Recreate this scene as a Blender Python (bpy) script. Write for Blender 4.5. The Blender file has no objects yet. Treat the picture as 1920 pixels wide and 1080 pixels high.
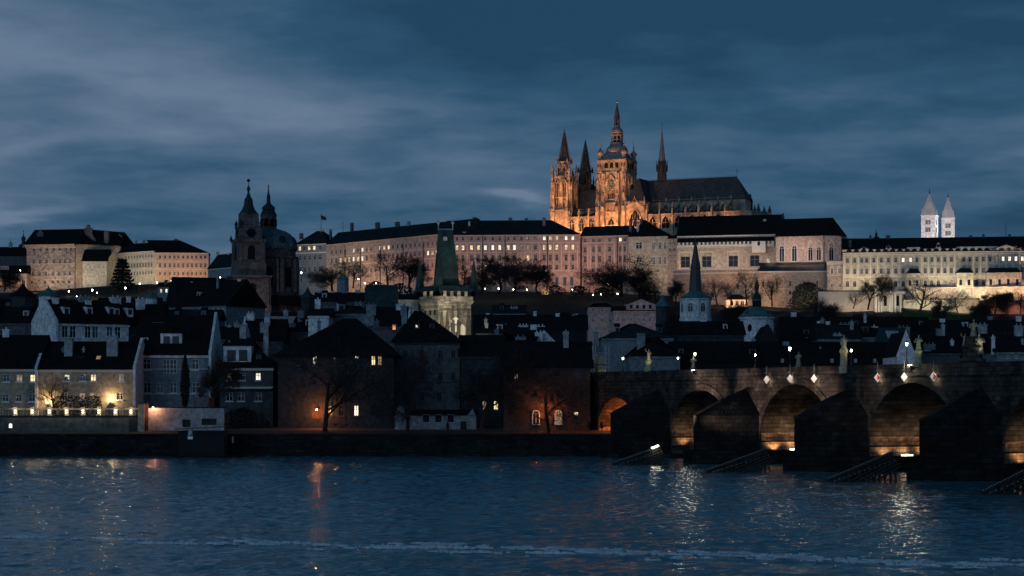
import bpy, math, random
from mathutils import Vector, Matrix, noise
R = math.radians
sc = bpy.context.scene
C = sc.collection
# ------------------------------------------------------------------ camera
F, H0, CX, CY = 3733.33, 9.5, 960.0, 740.0      # focal length in photo pixels, eye height, horizon point
cam = bpy.data.cameras.new('camera'); cam.lens = 70; cam.sensor_width = 36
cam.shift_y = 200/1920; cam.clip_start = 1; cam.clip_end = 20000
camo = bpy.data.objects.new('camera', cam); C.objects.link(camo)
camo.location = (0, 0, H0); camo.rotation_euler = (R(90), 0, 0); sc.camera = camo
# ------------------------------------------------------------------ world
SUN_EL, SUN_AZ = R(4), R(212)                   # azimuth of the sun, clockwise from +Y (behind the camera, to the left)
wd = bpy.data.worlds.new('World'); sc.world = wd; wd.use_nodes = True
def sky_nodes():
    nt = wd.node_tree; N = nt.nodes; L = nt.links; N.clear()
    def mth(op, a, b=None, c=None):
        n = N.new('ShaderNodeMath'); n.operation = op
        for i, q in enumerate((a, b, c)):
            if q is None: continue
            if isinstance(q, (int, float)): n.inputs[i].default_value = q
            else: L.new(q, n.inputs[i])
        return n.outputs[0]
    tc = N.new('ShaderNodeTexCoord'); sp = N.new('ShaderNodeSeparateXYZ'); L.new(tc.outputs['Generated'], sp.inputs[0])
    x, y, z = sp.outputs
    zz = mth('ADD', mth('MAXIMUM', z, 0), .12)
    cb = N.new('ShaderNodeCombineXYZ')
    L.new(mth('DIVIDE', x, zz), cb.inputs[0]); L.new(mth('DIVIDE', y, zz), cb.inputs[1])
    mp = N.new('ShaderNodeMapping'); mp.inputs['Rotation'].default_value = (0, 0, R(14)); mp.inputs['Location'].default_value = (3.3, 1.2, 0)
    L.new(cb.outputs[0], mp.inputs[0])
    def noi(scale, det, rough, dist):
        n = N.new('ShaderNodeTexNoise'); n.inputs['Scale'].default_value = scale; n.inputs['Detail'].default_value = det
        n.inputs['Roughness'].default_value = rough; n.inputs['Distortion'].default_value = dist
        L.new(mp.outputs[0], n.inputs['Vector']); return n.outputs['Fac']
    n1 = noi(.85, 5, .5, .2); n2 = noi(2.6, 5, .5, .3)
    f = mth('ADD', mth('MULTIPLY', n1, 1.25), mth('MULTIPLY', n2, .36))
    n3 = noi(7.5, 4, .55, .2); f = mth('ADD', f, mth('MULTIPLY', mth('SUBTRACT', n3, .5), .34))
    f = mth('ADD', f, mth('MULTIPLY', x, -.25))
    # banks of cloud: centre, half sizes (in photo pixels), slope, lightness
    wob = mth('MULTIPLY', mth('SUBTRACT', n2, .5), .035); wob2 = mth('MULTIPLY', mth('SUBTRACT', n1, .5), .06)
    for px, row, sx, sz, slope, amp in ((120,130,460,110,.12,.30),(640,195,430,30,.10,.15),(800,120,330,55,.05,-.15),(330,325,330,36,.05,-.10),(50,403,150,13,0,.30),(600,352,260,20,.05,.12),(968,366,52,13,.22,.55),
                                        (1650,330,330,70,.05,-.12),(1520,170,330,32,.12,.10),(1750,430,300,40,0,-.16),(1180,60,300,40,.1,-.06),(1890,300,60,14,-.3,.16),(60,250,260,22,.05,.10)):
        dx = mth('SUBTRACT', x, (px-960)/3733); dz = mth('SUBTRACT', mth('ADD', mth('ADD', z, wob), mth('MULTIPLY', dx, slope)), (740-row)/3733)
        if sz > 15: dz = mth('ADD', dz, wob2)
        q1 = mth('DIVIDE', dx, sx/3733); q2 = mth('DIVIDE', dz, sz/3733)
        g = mth('ADD', mth('MULTIPLY', q1, q1), mth('MULTIPLY', q2, q2))
        g = mth('MULTIPLY', mth('POWER', 2.718, mth('MULTIPLY', g, -1)), amp)
        g = mth('MULTIPLY', g, mth('GREATER_THAN', y, 0)); f = mth('ADD', f, g)
    lowb = mth('MULTIPLY', mth('SUBTRACT', .07, mth('ABSOLUTE', mth('SUBTRACT', z, .075))), 1.2)
    f = mth('ADD', f, lowb)
    f = mth('SUBTRACT', f, .295)
    rp = N.new('ShaderNodeValToRGB'); e = rp.color_ramp.elements
    e[0].position = .26; e[0].color = (.0105, .050, .108, 1)
    e[1].position = .95; e[1].color = (.125, .185, .285, 1)
    q = e.new(.46); q.color = (.022, .078, .152, 1)
    q = e.new(.64); q.color = (.055, .116, .200, 1)
    L.new(f, rp.inputs[0])
    # the sky behind the camera, towards the sunset, is still brighter
    back = mth('MULTIPLY', mth('SUBTRACT', mth('MULTIPLY', y, -1), mth('MULTIPLY', z, .5)), .9)
    back = mth('MINIMUM', mth('MAXIMUM', mth('ADD', back, .15), 0), 1)
    mx = N.new('ShaderNodeMix'); mx.data_type = 'RGBA'; L.new(back, mx.inputs[0]); L.new(rp.outputs[0], mx.inputs[6])
    mx.inputs[7].default_value = (.085, .14, .25, 1)
    b1 = N.new('ShaderNodeBackground'); L.new(mx.outputs[2], b1.inputs[0]); b1.inputs[1].default_value = 1.0
    sk = N.new('ShaderNodeTexSky'); sk.sky_type = 'NISHITA'; sk.sun_disc = False
    sk.sun_elevation = SUN_EL; sk.sun_rotation = SUN_AZ
    b2 = N.new('ShaderNodeBackground'); L.new(sk.outputs[0], b2.inputs[0]); b2.inputs[1].default_value = SKYK
    ad = N.new('ShaderNodeAddShader'); L.new(b1.outputs[0], ad.inputs[0]); L.new(b2.outputs[0], ad.inputs[1])
    out = N.new('ShaderNodeOutputWorld'); L.new(ad.outputs[0], out.inputs[0])
SKYK = .003
sky_nodes()
# the last light of the evening: broad, weak, bluish
sl = bpy.data.lights.new('sun', 'SUN'); sl.energy = .8; sl.angle = R(50); sl.color = (.37, .66, .96)
so = bpy.data.objects.new('sun', sl); C.objects.link(so)
_d = Vector((math.sin(SUN_AZ)*math.cos(SUN_EL), math.cos(SUN_AZ)*math.cos(SUN_EL), math.sin(SUN_EL)))
so.rotation_euler = (-_d).to_track_quat('-Z', 'Y').to_euler()
vs = sc.view_settings
vs.view_transform = 'Standard'; vs.look = 'None'; vs.exposure = 0; vs.gamma = 1; vs.use_curve_mapping = False
sc.cycles.use_denoising = True; sc.cycles.use_light_tree = True
sc.cycles.max_bounces = 5; sc.cycles.diffuse_bounces = 2; sc.cycles.glossy_bounces = 3
sc.cycles.sample_clamp_indirect = 3; sc.cycles.caustics_reflective = False; sc.cycles.caustics_refractive = False
# ------------------------------------------------------------------ picture <-> world
def xr(px, Y): return (px-CX)*Y/F
def zr(row, Y): return H0+(CY-row)*Y/F
def wp(px, row, Y): return Vector((xr(px, Y), Y, zr(row, Y)))
# ------------------------------------------------------------------ mesh building
class MB:
    def __init__(s): s.v = []; s.f = []; s.M = None; s.g = []
    def cut(s): s.g.append((len(s.v), len(s.f))); return s          # the next piece becomes an object of its own
    def add(s, vs, fs):
        o = len(s.v)
        s.v += [tuple(s.M @ Vector(p)) for p in vs] if s.M else [tuple(p) for p in vs]
        s.f += [tuple(o+i for i in f) for f in fs]
    def box(s, x0, x1, y0, y1, z0, z1):
        s.add([(x0,y0,z0),(x1,y0,z0),(x1,y1,z0),(x0,y1,z0),(x0,y0,z1),(x1,y0,z1),(x1,y1,z1),(x0,y1,z1)],
              [(0,3,2,1),(4,5,6,7),(0,1,5,4),(1,2,6,5),(2,3,7,6),(3,0,4,7)])
        return s
    def frustum(s, cx, cy, z0, z1, a0, b0, a1, b1):
        v = [(cx+sx*a, cy+sy*b, z) for z, a, b in ((z0,a0,b0),(z1,a1,b1)) for sx, sy in ((-1,-1),(1,-1),(1,1),(-1,1))]
        s.add(v, [(0,3,2,1),(4,5,6,7),(0,1,5,4),(1,2,6,5),(2,3,7,6),(3,0,4,7)]); return s
    def extr(s, pts, a, b, axis='y'):
        # closed 2-D outline extruded along an axis: 'y' takes (x,z), 'x' takes (y,z), 'z' takes (x,y)
        n = len(pts)
        mk = {'y': lambda p, t: (p[0], t, p[1]), 'x': lambda p, t: (t, p[0], p[1]), 'z': lambda p, t: (p[0], p[1], t)}[axis]
        s.add([mk(p, a) for p in pts]+[mk(p, b) for p in pts],
              [tuple(range(n))[::-1], tuple(range(n, 2*n))]+[(i, (i+1) % n, n+(i+1) % n, n+i) for i in range(n)]); return s
    def tube(s, p0, p1, r0, r1, n=6, cap=True):
        p0 = Vector(p0); p1 = Vector(p1); d = (p1-p0)
        if d.length < 1e-6: return s
        d.normalize(); u = d.orthogonal().normalized(); w = d.cross(u)
        v = []
        for p, r in ((p0, r0), (p1, r1)):
            for i in range(n):
                a = 2*math.pi*i/n; v.append(p+u*math.cos(a)*r+w*math.sin(a)*r)
        f = [(i, (i+1) % n, n+(i+1) % n, n+i) for i in range(n)]
        if cap: f += [tuple(range(n))[::-1], tuple(range(n, 2*n))]
        s.add(v, f); return s
    def lathe(s, prof, n=12, cx=0, cy=0, ph=0, sq=(1, 1)):
        v = []; f = []
        for r, z in prof:
            for i in range(n):
                a = 2*math.pi*(i+.5)/n+ph
                v.append((cx+r*math.cos(a)*sq[0], cy+r*math.sin(a)*sq[1], z))
        m = len(prof)
        for j in range(m-1):
            for i in range(n):
                f.append((j*n+i, j*n+(i+1) % n, (j+1)*n+(i+1) % n, (j+1)*n+i))
        f.append(tuple(range(n))[::-1]); f.append(tuple((m-1)*n+i for i in range(n)))
        s.add(v, f); return s
    def ball(s, c, r, n=8, m=6, sq=(1, 1, 1)):
        pr = [(max(1e-3, r*math.sin(math.pi*j/m)), -r*math.cos(math.pi*j/m)) for j in range(m+1)]
        o = s.M; T = Matrix.Translation(c) @ Matrix.Diagonal((*sq, 1)); s.M = (o @ T) if o else T
        s.lathe(pr, n); s.M = o; return s
    def mesh(s, name):
        me = bpy.data.meshes.new(name); me.from_pydata(s.v, [], s.f); me.update(); return me
    def build(s, name, mat, parent=None, loc=None, rz=0, smooth=False):
        if s.g:
            o = None; gs = ([(0, 0)] if s.g[0] != (0, 0) else [])+s.g+[(len(s.v), len(s.f))]
            for (a, b), (c, d) in zip(gs, gs[1:]):
                if d > b:
                    q = MB(); q.v = s.v[a:c]; q.f = [tuple(i-a for i in f) for f in s.f[b:d]]; o = q.build(name, mat, parent, loc, rz, smooth)
            return o
        me = s.mesh(name); me.materials.append(M[mat] if isinstance(mat, str) else mat)
        if smooth:
            for p in me.polygons: p.use_smooth = True
        return link(name, me, parent, loc, rz)
def link(name, data, parent=None, loc=None, rz=0, scale=None):
    o = bpy.data.objects.new(name, data); C.objects.link(o)
    if parent: o.parent = parent
    if loc is not None: o.location = loc
    if rz: o.rotation_euler = (0, 0, rz)
    if scale: o.scale = (scale,)*3 if isinstance(scale, (int, float)) else scale
    return o
def tag(o, label=None, cat=None, group=None, kind=None):
    if label: o['label'] = label
    if cat: o['category'] = cat
    if group: o['group'] = group
    if kind: o['kind'] = kind
    return o
def thing(name, label, cat, loc=(0, 0, 0), rz=0, group=None):
    return tag(link(name, None, None, loc, rz), label, cat, group)
def copy_tree(o, parent=None):
    c = o.copy(); C.objects.link(c); c.parent = parent
    for ch in list(o.children): copy_tree(ch, c)
    return c
# ------------------------------------------------------------------ materials
M = {}
def mat(name, col, rough=.85, var=.25, scale=.3, metal=0, emit=None, es=1, col2=None, spec=.3, grain=0, bump=0, seed=0, stretch=None, course=None):
    m = bpy.data.materials.new(name); m.use_nodes = True; nt = m.node_tree; N = nt.nodes; L = nt.links
    b = N['Principled BSDF']; b.inputs['Roughness'].default_value = rough; b.inputs['Metallic'].default_value = metal
    b.inputs['Specular IOR Level'].default_value = spec
    c2 = col2 or tuple(c*(1-var) for c in col)
    if var or col2:
        tc = N.new('ShaderNodeTexCoord'); oi = N.new('ShaderNodeObjectInfo')
        ad = N.new('ShaderNodeVectorMath'); ad.operation = 'ADD'
        cm = N.new('ShaderNodeCombineXYZ'); ml = N.new('ShaderNodeMath'); ml.operation = 'MULTIPLY'; ml.inputs[1].default_value = 60
        L.new(oi.outputs['Random'], ml.inputs[0]); L.new(ml.outputs[0], cm.inputs[0]); L.new(ml.outputs[0], cm.inputs[2])
        src = tc.outputs['Object']
        if stretch:
            mp = N.new('ShaderNodeMapping'); mp.inputs['Scale'].default_value = stretch; L.new(src, mp.inputs[0]); src = mp.outputs[0]
        L.new(src, ad.inputs[0]); L.new(cm.outputs[0], ad.inputs[1])
        n = N.new('ShaderNodeTexNoise'); n.inputs['Scale'].default_value = scale; n.inputs['Detail'].default_value = 6; n.inputs['Roughness'].default_value = .65
        L.new(ad.outputs[0], n.inputs['Vector'])
        rp = N.new('ShaderNodeValToRGB'); rp.color_ramp.elements[0].position = .36; rp.color_ramp.elements[1].position = .64
        rp.color_ramp.elements[0].color = (*c2, 1); rp.color_ramp.elements[1].color = (*col, 1)
        L.new(n.outputs['Fac'], rp.inputs[0]); outc = rp.outputs[0]
        if grain:
            g = N.new('ShaderNodeTexNoise'); g.inputs['Scale'].default_value = grain; g.inputs['Detail'].default_value = 3; L.new(ad.outputs[0], g.inputs['Vector'])
            gr = N.new('ShaderNodeMapRange'); gr.inputs[1].default_value = .3; gr.inputs[2].default_value = .7; gr.inputs[3].default_value = .55; gr.inputs[4].default_value = 1.2
            L.new(g.outputs['Fac'], gr.inputs[0])
            mx = N.new('ShaderNodeMix'); mx.data_type = 'RGBA'; mx.blend_type = 'MULTIPLY'; mx.inputs[0].default_value = 1
            L.new(outc, mx.inputs[6]); L.new(gr.outputs[0], mx.inputs[7]); outc = mx.outputs[2]
        if course:
            sp = N.new('ShaderNodeSeparateXYZ'); L.new(tc.outputs['Object'], sp.inputs[0]); s1 = N.new('ShaderNodeMath'); L.new(sp.outputs[0], s1.inputs[0]); L.new(sp.outputs[1], s1.inputs[1])
            cv = N.new('ShaderNodeCombineXYZ'); L.new(s1.outputs[0], cv.inputs[0]); L.new(sp.outputs[2], cv.inputs[1])
            bk = N.new('ShaderNodeTexBrick'); bk.inputs['Scale'].default_value = 1; bk.inputs['Brick Width'].default_value = course[0]; bk.inputs['Row Height'].default_value = course[1]; bk.inputs['Mortar Size'].default_value = course[2]
            bk.inputs['Color1'].default_value = (1.15, 1.1, 1.05, 1); bk.inputs['Color2'].default_value = (.45, .47, .5, 1); bk.inputs['Mortar'].default_value = (.3, .3, .3, 1); L.new(cv.outputs[0], bk.inputs['Vector'])
            mx = N.new('ShaderNodeMix'); mx.data_type = 'RGBA'; mx.blend_type = 'MULTIPLY'; mx.inputs[0].default_value = 1; L.new(outc, mx.inputs[6]); L.new(bk.outputs['Color'], mx.inputs[7]); outc = mx.outputs[2]
        L.new(outc, b.inputs['Base Color'])
        if bump:
            bp = N.new('ShaderNodeBump'); bp.inputs['Strength'].default_value = bump; bp.inputs['Distance'].default_value = .1
            n3 = N.new('ShaderNodeTexNoise'); n3.inputs['Scale'].default_value = 2.2; n3.inputs['Detail'].default_value = 5; L.new(tc.outputs['Object'], n3.inputs['Vector'])
            L.new(n3.outputs['Fac'], bp.inputs['Height']); L.new(bp.outputs[0], b.inputs['Normal'])
    else: b.inputs['Base Color'].default_value = (*col, 1)
    if emit:
        b.inputs['Emission Color'].default_value = (*emit, 1); b.inputs['Emission Strength'].default_value = es
    M[name] = m; return m
def lit_pane(name, col, es, lo=.25, rng=(.35, .6)):
    # a lit room seen through the glass: curtains and furniture break the glow up
    m = mat(name, (.03, .03, .03), .2, 0); N = m.node_tree.nodes; L = m.node_tree.links; b = N['Principled BSDF']
    tc = N.new('ShaderNodeTexCoord'); oi = N.new('ShaderNodeObjectInfo'); ad = N.new('ShaderNodeVectorMath'); ad.operation = 'ADD'
    ml = N.new('ShaderNodeMath'); ml.operation = 'MULTIPLY'; ml.inputs[1].default_value = 90; L.new(oi.outputs['Random'], ml.inputs[0])
    L.new(tc.outputs['Object'], ad.inputs[0]); L.new(ml.outputs[0], ad.inputs[1])
    n = N.new('ShaderNodeTexNoise'); n.inputs['Scale'].default_value = 1.1; n.inputs['Detail'].default_value = 2; L.new(ad.outputs[0], n.inputs['Vector'])
    mr = N.new('ShaderNodeMapRange'); mr.inputs[1].default_value = rng[0]; mr.inputs[2].default_value = rng[1]; mr.inputs[3].default_value = lo*es; mr.inputs[4].default_value = es
    L.new(n.outputs['Fac'], mr.inputs[0]); L.new(mr.outputs[0], b.inputs['Emission Strength'])
    b.inputs['Emission Color'].default_value = (*col, 1)
mat('white_render', (.70, .70, .70), .9, .28, .5, grain=1.5)
mat('greyed_white', (.36, .37, .38), .9, .35, .5, grain=1.5)
mat('cream_render', (.55, .50, .40), .9, .2, .12, grain=.8)
mat('palace_render', (.40, .31, .25), .9, .25, .05, grain=.5)
mat('pink_render', (.38, .29, .24), .9, .22, .06, grain=.6)
mat('sgraffito_render', (.44, .36, .28), .9, .3, .25, grain=1.2)
mat('beige_render', (.36, .30, .22), .9, .3, .4, grain=1.5)
mat('blue_grey_render', (.19, .225, .25), .9, .25, .4, grain=1.4)
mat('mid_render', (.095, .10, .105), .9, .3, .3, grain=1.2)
mat('dark_render', (.036, .042, .046), .9, .35, .3, grain=1.2)  # low albedo puts the tree shade on the quay facades into the colour
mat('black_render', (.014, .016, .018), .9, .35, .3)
mat('brick_render', (.085, .050, .038), .9, .35, .5, grain=2)
mat('rose_render', (.42, .345, .315), .9, .25, .2, grain=1)
mat('olive_render', (.47, .42, .33), .9, .15, .06, grain=.6)
mat('trim_cream', (.58, .52, .42), .85, .15, .4)
mat('trim_pale', (.60, .58, .54), .85, .15, .4)
mat('trim_rose', (.48, .38, .32), .85, .15, .4)
mat('gothic_stone', (.46, .36, .26), .9, .72, .2, grain=.9, bump=.6)
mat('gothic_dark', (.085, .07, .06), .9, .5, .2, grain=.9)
mat('tower_stone', (.40, .36, .28), .9, .65, .35, grain=1.1, bump=.6, stretch=(1, 1, .35), course=(1.1, .5, .03))
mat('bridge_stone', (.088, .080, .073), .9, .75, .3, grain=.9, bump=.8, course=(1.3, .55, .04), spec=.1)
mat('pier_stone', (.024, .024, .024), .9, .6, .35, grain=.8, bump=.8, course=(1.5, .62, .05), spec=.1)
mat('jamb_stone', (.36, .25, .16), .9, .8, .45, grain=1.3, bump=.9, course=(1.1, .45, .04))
mat('statue_stone', (.34, .30, .20), .85, .5, 1.4)
mat('roof_tile', (.0135, .012, .012), .9, .45, .5, grain=2.5, spec=.08)
mat('roof_tile_worn', (.030, .028, .028), .9, .4, .5, grain=2.5, spec=.1)
mat('roof_slate', (.020, .021, .023), .9, .4, .2, grain=1, spec=.1)
mat('cathedral_roof', (.075, .062, .058), .75, .35, .12, grain=.8)
mat('copper', (.06, .15, .155), .7, .35, .4, grain=1)
mat('copper_dark', (.015, .038, .038), .7, .4, .3, grain=1)
mat('lead', (.25, .21, .19), .6, .35, .4)
mat('lead_dark', (.06, .055, .055), .6, .35, .4)
mat('spire_stone', (.36, .355, .36), .8, .3, .3)
mat('frame_white', (.55, .55, .54), .6, 0)
mat('frame_mid', (.27, .26, .25), .6, 0)
mat('frame_dark', (.05, .045, .04), .6, 0)
mat('metal_black', (.02, .02, .022), .5, 0)
mat('metal_grey', (.25, .26, .27), .5, 0)
mat('gold', (.75, .5, .18), .35, 0, metal=1)
mat('glass_dark', (.010, .013, .017), .12, 0, spec=.14)
mat('glass_blue', (.05, .075, .10), .15, 0, spec=.3)
mat('wood_dark', (.03, .026, .022), .8, .4, 1)
mat('bark', (.022, .019, .017), .9, .4, 1.5)
mat('twig', (.020, .018, .017), .9, 0)
mat('needle', (.012, .020, .016), .9, .4, 2)
mat('paving', (.085, .08, .075), .9, .3, .4, grain=3)
mat('embankment', (.028, .030, .031), .9, .5, .3, grain=1, course=(1.4, .5, .04), spec=.1)
mat('cloth_dark', (.012, .013, .016), .9, 0)
mat('skin', (.25, .16, .12), .7, 0)
mat('sign_white', (.8, .8, .78), .5, 0)
mat('sign_red', (.55, .03, .03), .5, 0)
mat('lamp_glow', (.9, .9, .85), .4, 0, emit=(1, .86, .58), es=14)
mat('lamp_glow_warm', (.9, .8, .6), .4, 0, emit=(1, .62, .30), es=12)
mat('lamp_glow_cool', (.9, .9, .85), .4, 0, emit=(1, .95, .72), es=30)
mat('strip_glow', (.9, .9, .85), .4, 0, emit=(1, .80, .55), es=6)
lit_pane('lit_warm', (1, .72, .38), 1.5); lit_pane('lit_white', (1, .90, .70), 1.7, .6); lit_pane('lit_dim', (1, .66, .36), .38)
lit_pane('lit_orange', (1, .38, .12), 1.0); lit_pane('lit_spark', (1, .85, .6), 1.4, 0.0, (.56, .68))
GLASS = {'': 'glass_dark', 'b': 'glass_blue', 'w': 'lit_warm', 'W': 'lit_white', 'd': 'lit_dim', 'o': 'lit_orange', 's': 'lit_spark'}
# ------------------------------------------------------------------ lights
def spot(name, loc, target, watts, col=(1, .62, .36), ang=70, blend=.8, rad=.4, parent=None):
    l = bpy.data.lights.new(name, 'SPOT'); l.energy = watts; l.color = col; l.spot_size = R(ang); l.spot_blend = blend; l.shadow_soft_size = rad
    o = bpy.data.objects.new(name, l); C.objects.link(o); o.location = loc
    o.rotation_euler = (Vector(target)-Vector(loc)).to_track_quat('-Z', 'Y').to_euler()
    if parent: o.parent = parent
    return o
def point(name, loc, watts, col=(1, .8, .5), rad=.15, parent=None):
    l = bpy.data.lights.new(name, 'POINT'); l.energy = watts; l.color = col; l.shadow_soft_size = rad
    o = bpy.data.objects.new(name, l); C.objects.link(o); o.location = loc
    if parent: o.parent = parent
    return o
# ------------------------------------------------------------------ windows
_wc = {}
def win_mesh(w, h, style, fmat, t):
    k = (round(w, 2), round(h, 2), style, fmat, t)
    if k in _wc: return _wc[k]
    w, h = k[0], k[1]; m = MB(); x0, x1, z0, z1 = -w/2, w/2, -h/2, h/2
    g = MB()
    if style == 'arch':
        n = 8; r = w/2; zc = z1-r
        arc = [(r*math.cos(math.pi*i/n), zc+r*math.sin(math.pi*i/n)) for i in range(n+1)]
        pts = [(x0, z0), (x1, z0)]+arc
        g.add([(p[0], -.03, p[1]) for p in pts], [tuple(range(len(pts)))])
        ro = r+t*1.6; out = [(x0-t*1.6, z0), (x1+t*1.6, z0)]+[(ro*math.cos(math.pi*i/n), zc+ro*math.sin(math.pi*i/n)) for i in range(n+1)]
        q = len(pts)
        v = [(p[0], -.16, p[1]) for p in pts]+[(p[0], -.16, p[1]) for p in out]+[(p[0], .1, p[1]) for p in pts]+[(p[0], .02, p[1]) for p in out]
        f = []
        for i in list(range(1, q-1))+[q-1]:
            j = (i+1) % q
            f += [(i, j, q+j, q+i), (j, i, 2*q+i, 2*q+j), (q+i, q+j, 3*q+j, 3*q+i)]
        m.add(v, f); m.box(x0-t*2, x1+t*2, -.25, .05, z0-t, z0)
        m.box(-t*.4, t*.4, -.09, -.032, z0, zc+r*.9); m.box(x0, x1, -.08, -.033, zc-t*.4, zc+t*.4)
    else:
        y0, y1 = .1, .24
        m.box(x0, x0+t, y0, y1, z0, z1); m.box(x1-t, x1, y0, y1, z0, z1)
        m.box(x0+t, x1-t, y0, y1, z0, z0+t); m.box(x0+t, x1-t, y0, y1, z1-t, z1)
        zt = z0+h*.62
        if 'm' in style: m.box(-t*.5, t*.5, y0+.02, y1, z0+t, z1-t)
        if 't' in style:
            if 'm' in style:
                m.box(x0+t, -t*.5, y0+.02, y1, zt-t*.4, zt+t*.4); m.box(t*.5, x1-t, y0+.02, y1, zt-t*.4, zt+t*.4)
            else: m.box(x0+t, x1-t, y0+.02, y1, zt-t*.4, zt+t*.4)
        if 's' in style: m.box(x0-.15, x1+.15, -.16, .02, z0-.2, z0)        # sill
        if 'h' in style:                                                    # hood
            m.box(x0-.3, x1+.3, -.3, -.003, z1+.55, z1+.85)
        if 'p' in style:                                                    # pediment
            m.extr([(x0-.5, z1+.5), (x1+.5, z1+.5), (0, z1+1.25)], -.32, -.003)
        if 'c' in style:                                                    # raised surround
            b = .28
            m.box(x0-b, x0, -.1, .06, z0, z1+b); m.box(x1, x1+b, -.1, .06, z0, z1+b); m.box(x0, x1, -.1, .06, z1, z1+b)
        g.add([(x0, .2, z0), (x1, .2, z0), (x1, .2, z1), (x0, .2, z1)], [(0, 1, 2, 3)])
    a = m.mesh('window'); a.materials.append(M[fmat])
    b = {}
    _wc[k] = (a, g, b); return _wc[k]
def window(parent, x, z, w, h, lit='', style='mts', fmat='frame_white', t=.09, y=0, rz=0, label=None):
    a, g, b = win_mesh(w, h, style, fmat, t)
    gm = GLASS[lit]
    if gm not in b:
        me = g.mesh('pane'); me.materials.append(M[gm]); b[gm] = me
    o = link('window', a, parent, (x, y, z), rz)
    link('pane', b[gm], o)
    if label: o['label'] = label
    return o
def pane_only(parent, x, z, w, h, lit, y):
    g = MB(); g.add([(-w/2, 0, -h/2), (w/2, 0, -h/2), (w/2, 0, h/2), (-w/2, 0, h/2)], [(0, 1, 2, 3)])
    return g.build('window', GLASS[lit], parent, (x, y, z))
def wall_front(m, W, H, holes, depth=.26, z0=0):
    xs = sorted({0, W}|{round(v, 3) for h in holes for v in (h[0], h[1])}); zs = sorted({z0, H}|{round(v, 3) for h in holes for v in (h[2], h[3])})
    xs = [x for x in xs if 0 <= x <= W]; zs = [z for z in zs if z0 <= z <= H]
    hs = [tuple(round(v, 3) for v in h) for h in holes]
    vi = {}; V = []; Fc = []
    def vid(p):
        if p not in vi: vi[p] = len(V); V.append(p)
        return vi[p]
    for j in range(len(zs)-1):
        i = 0; zc = (zs[j]+zs[j+1])/2
        row = [h for h in hs if h[2] < zc < h[3]]
        run = None
        for i in range(len(xs)-1):
            xc = (xs[i]+xs[i+1])/2
            hol = any(h[0] < xc < h[1] for h in row)
            if hol:
                if run is not None: Fc.append((vid((run,0,zs[j])), vid((xs[i],0,zs[j])), vid((xs[i],0,zs[j+1])), vid((run,0,zs[j+1])))); run = None
            elif run is None: run = xs[i]
        if run is not None: Fc.append((vid((run,0,zs[j])), vid((W,0,zs[j])), vid((W,0,zs[j+1])), vid((run,0,zs[j+1]))))
    m.add(V, Fc)
    for a, b, c, d in hs:
        m.add([(a,0,c),(b,0,c),(b,0,d),(a,0,d),(a,depth,c),(b,depth,c),(b,depth,d),(a,depth,d)], [(0,4,5,1),(1,5,6,2),(2,6,7,3),(3,7,4,0)])
# ================================================================== the setting: river, banks, hill
ANCH = [(-2500,1080,64),(-290,1080,65),(-165,1075,70),(-110,1010,60),(-40,915,57),(77,915,56),(95,850,47),(2500,850,46)]
def _anch(X):
    for (a, b) in zip(ANCH, ANCH[1:]):
        if X <= b[0]:
            t = max(0, (X-a[0])/(b[0]-a[0])); t = t*t*(3-2*t)
            return a[1]+(b[1]-a[1])*t, a[2]+(b[2]-a[2])*t
    return ANCH[-1][1:]
def bank(X): return 309.5 if X < 16 else (309.5+min(1, (X-16)/10)*38)
def ter(X, Y):
    Yc, zc = _anch(X)
    if Y < 309: return 3.3
    if Y < 470: return 3.3+(Y-309)/161*3
    if Y < Yc: return 6.3+((Y-470)/(Yc-470))**1.6*(zc-6.3)
    return min(zc+(Y-Yc)*.06, max(zc, 74))
def build_ground():
    xs = [-9000,-5000,-2500,-1500,-1000,-700,-500]+[-400+20*i for i in range(46)]+[620,800,1200,1800,3000,5000,9000]
    xs = sorted(set(xs+[12,16,18,20,22,24,26,30]))
    ts = [0,.5,8,30,60,100,160]+[160+30*i for i in range(1, 27)]+[1000,1300,1800,2600,4000,6500,11000]
    v = []; f = []
    for t in ts:
        for x in xs:
            y = bank(x)+t; z = ter(x, y)
            if 200 < t < 900: z += (noise.noise((x*.02, y*.02, 3))*2)*min(1, (t-200)/60)
            v.append((x, y, z))
    n = len(xs)
    for j in range(len(ts)-1):
        for i in range(n-1): f.append((j*n+i, j*n+i+1, (j+1)*n+i+1, (j+1)*n+i))
    m = MB(); m.add(v, f)
    mat('ground_cover', (.012, .013, .010), .95, .45, .06, grain=.6)
    o = m.build('ground', 'ground_cover'); tag(o, kind='structure')
    m = MB(); m.add([(-9000,-400,-3.2),(9000,-400,-3.2),(9000,360,-3.2),(-9000,360,-3.2)], [(0,1,2,3)])
    tag(m.build('riverbed', 'embankment'), kind='structure')
    # promenade paving on the quay, a sheet just above the ground
    m = MB(); m.add([(-300,310.6,3.3045),(15.5,310.6,3.3045),(15.5,336,3.82),(-300,336,3.82)], [(0,1,2,3)])
    tag(m.build('promenade', 'paving'), kind='structure')
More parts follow.
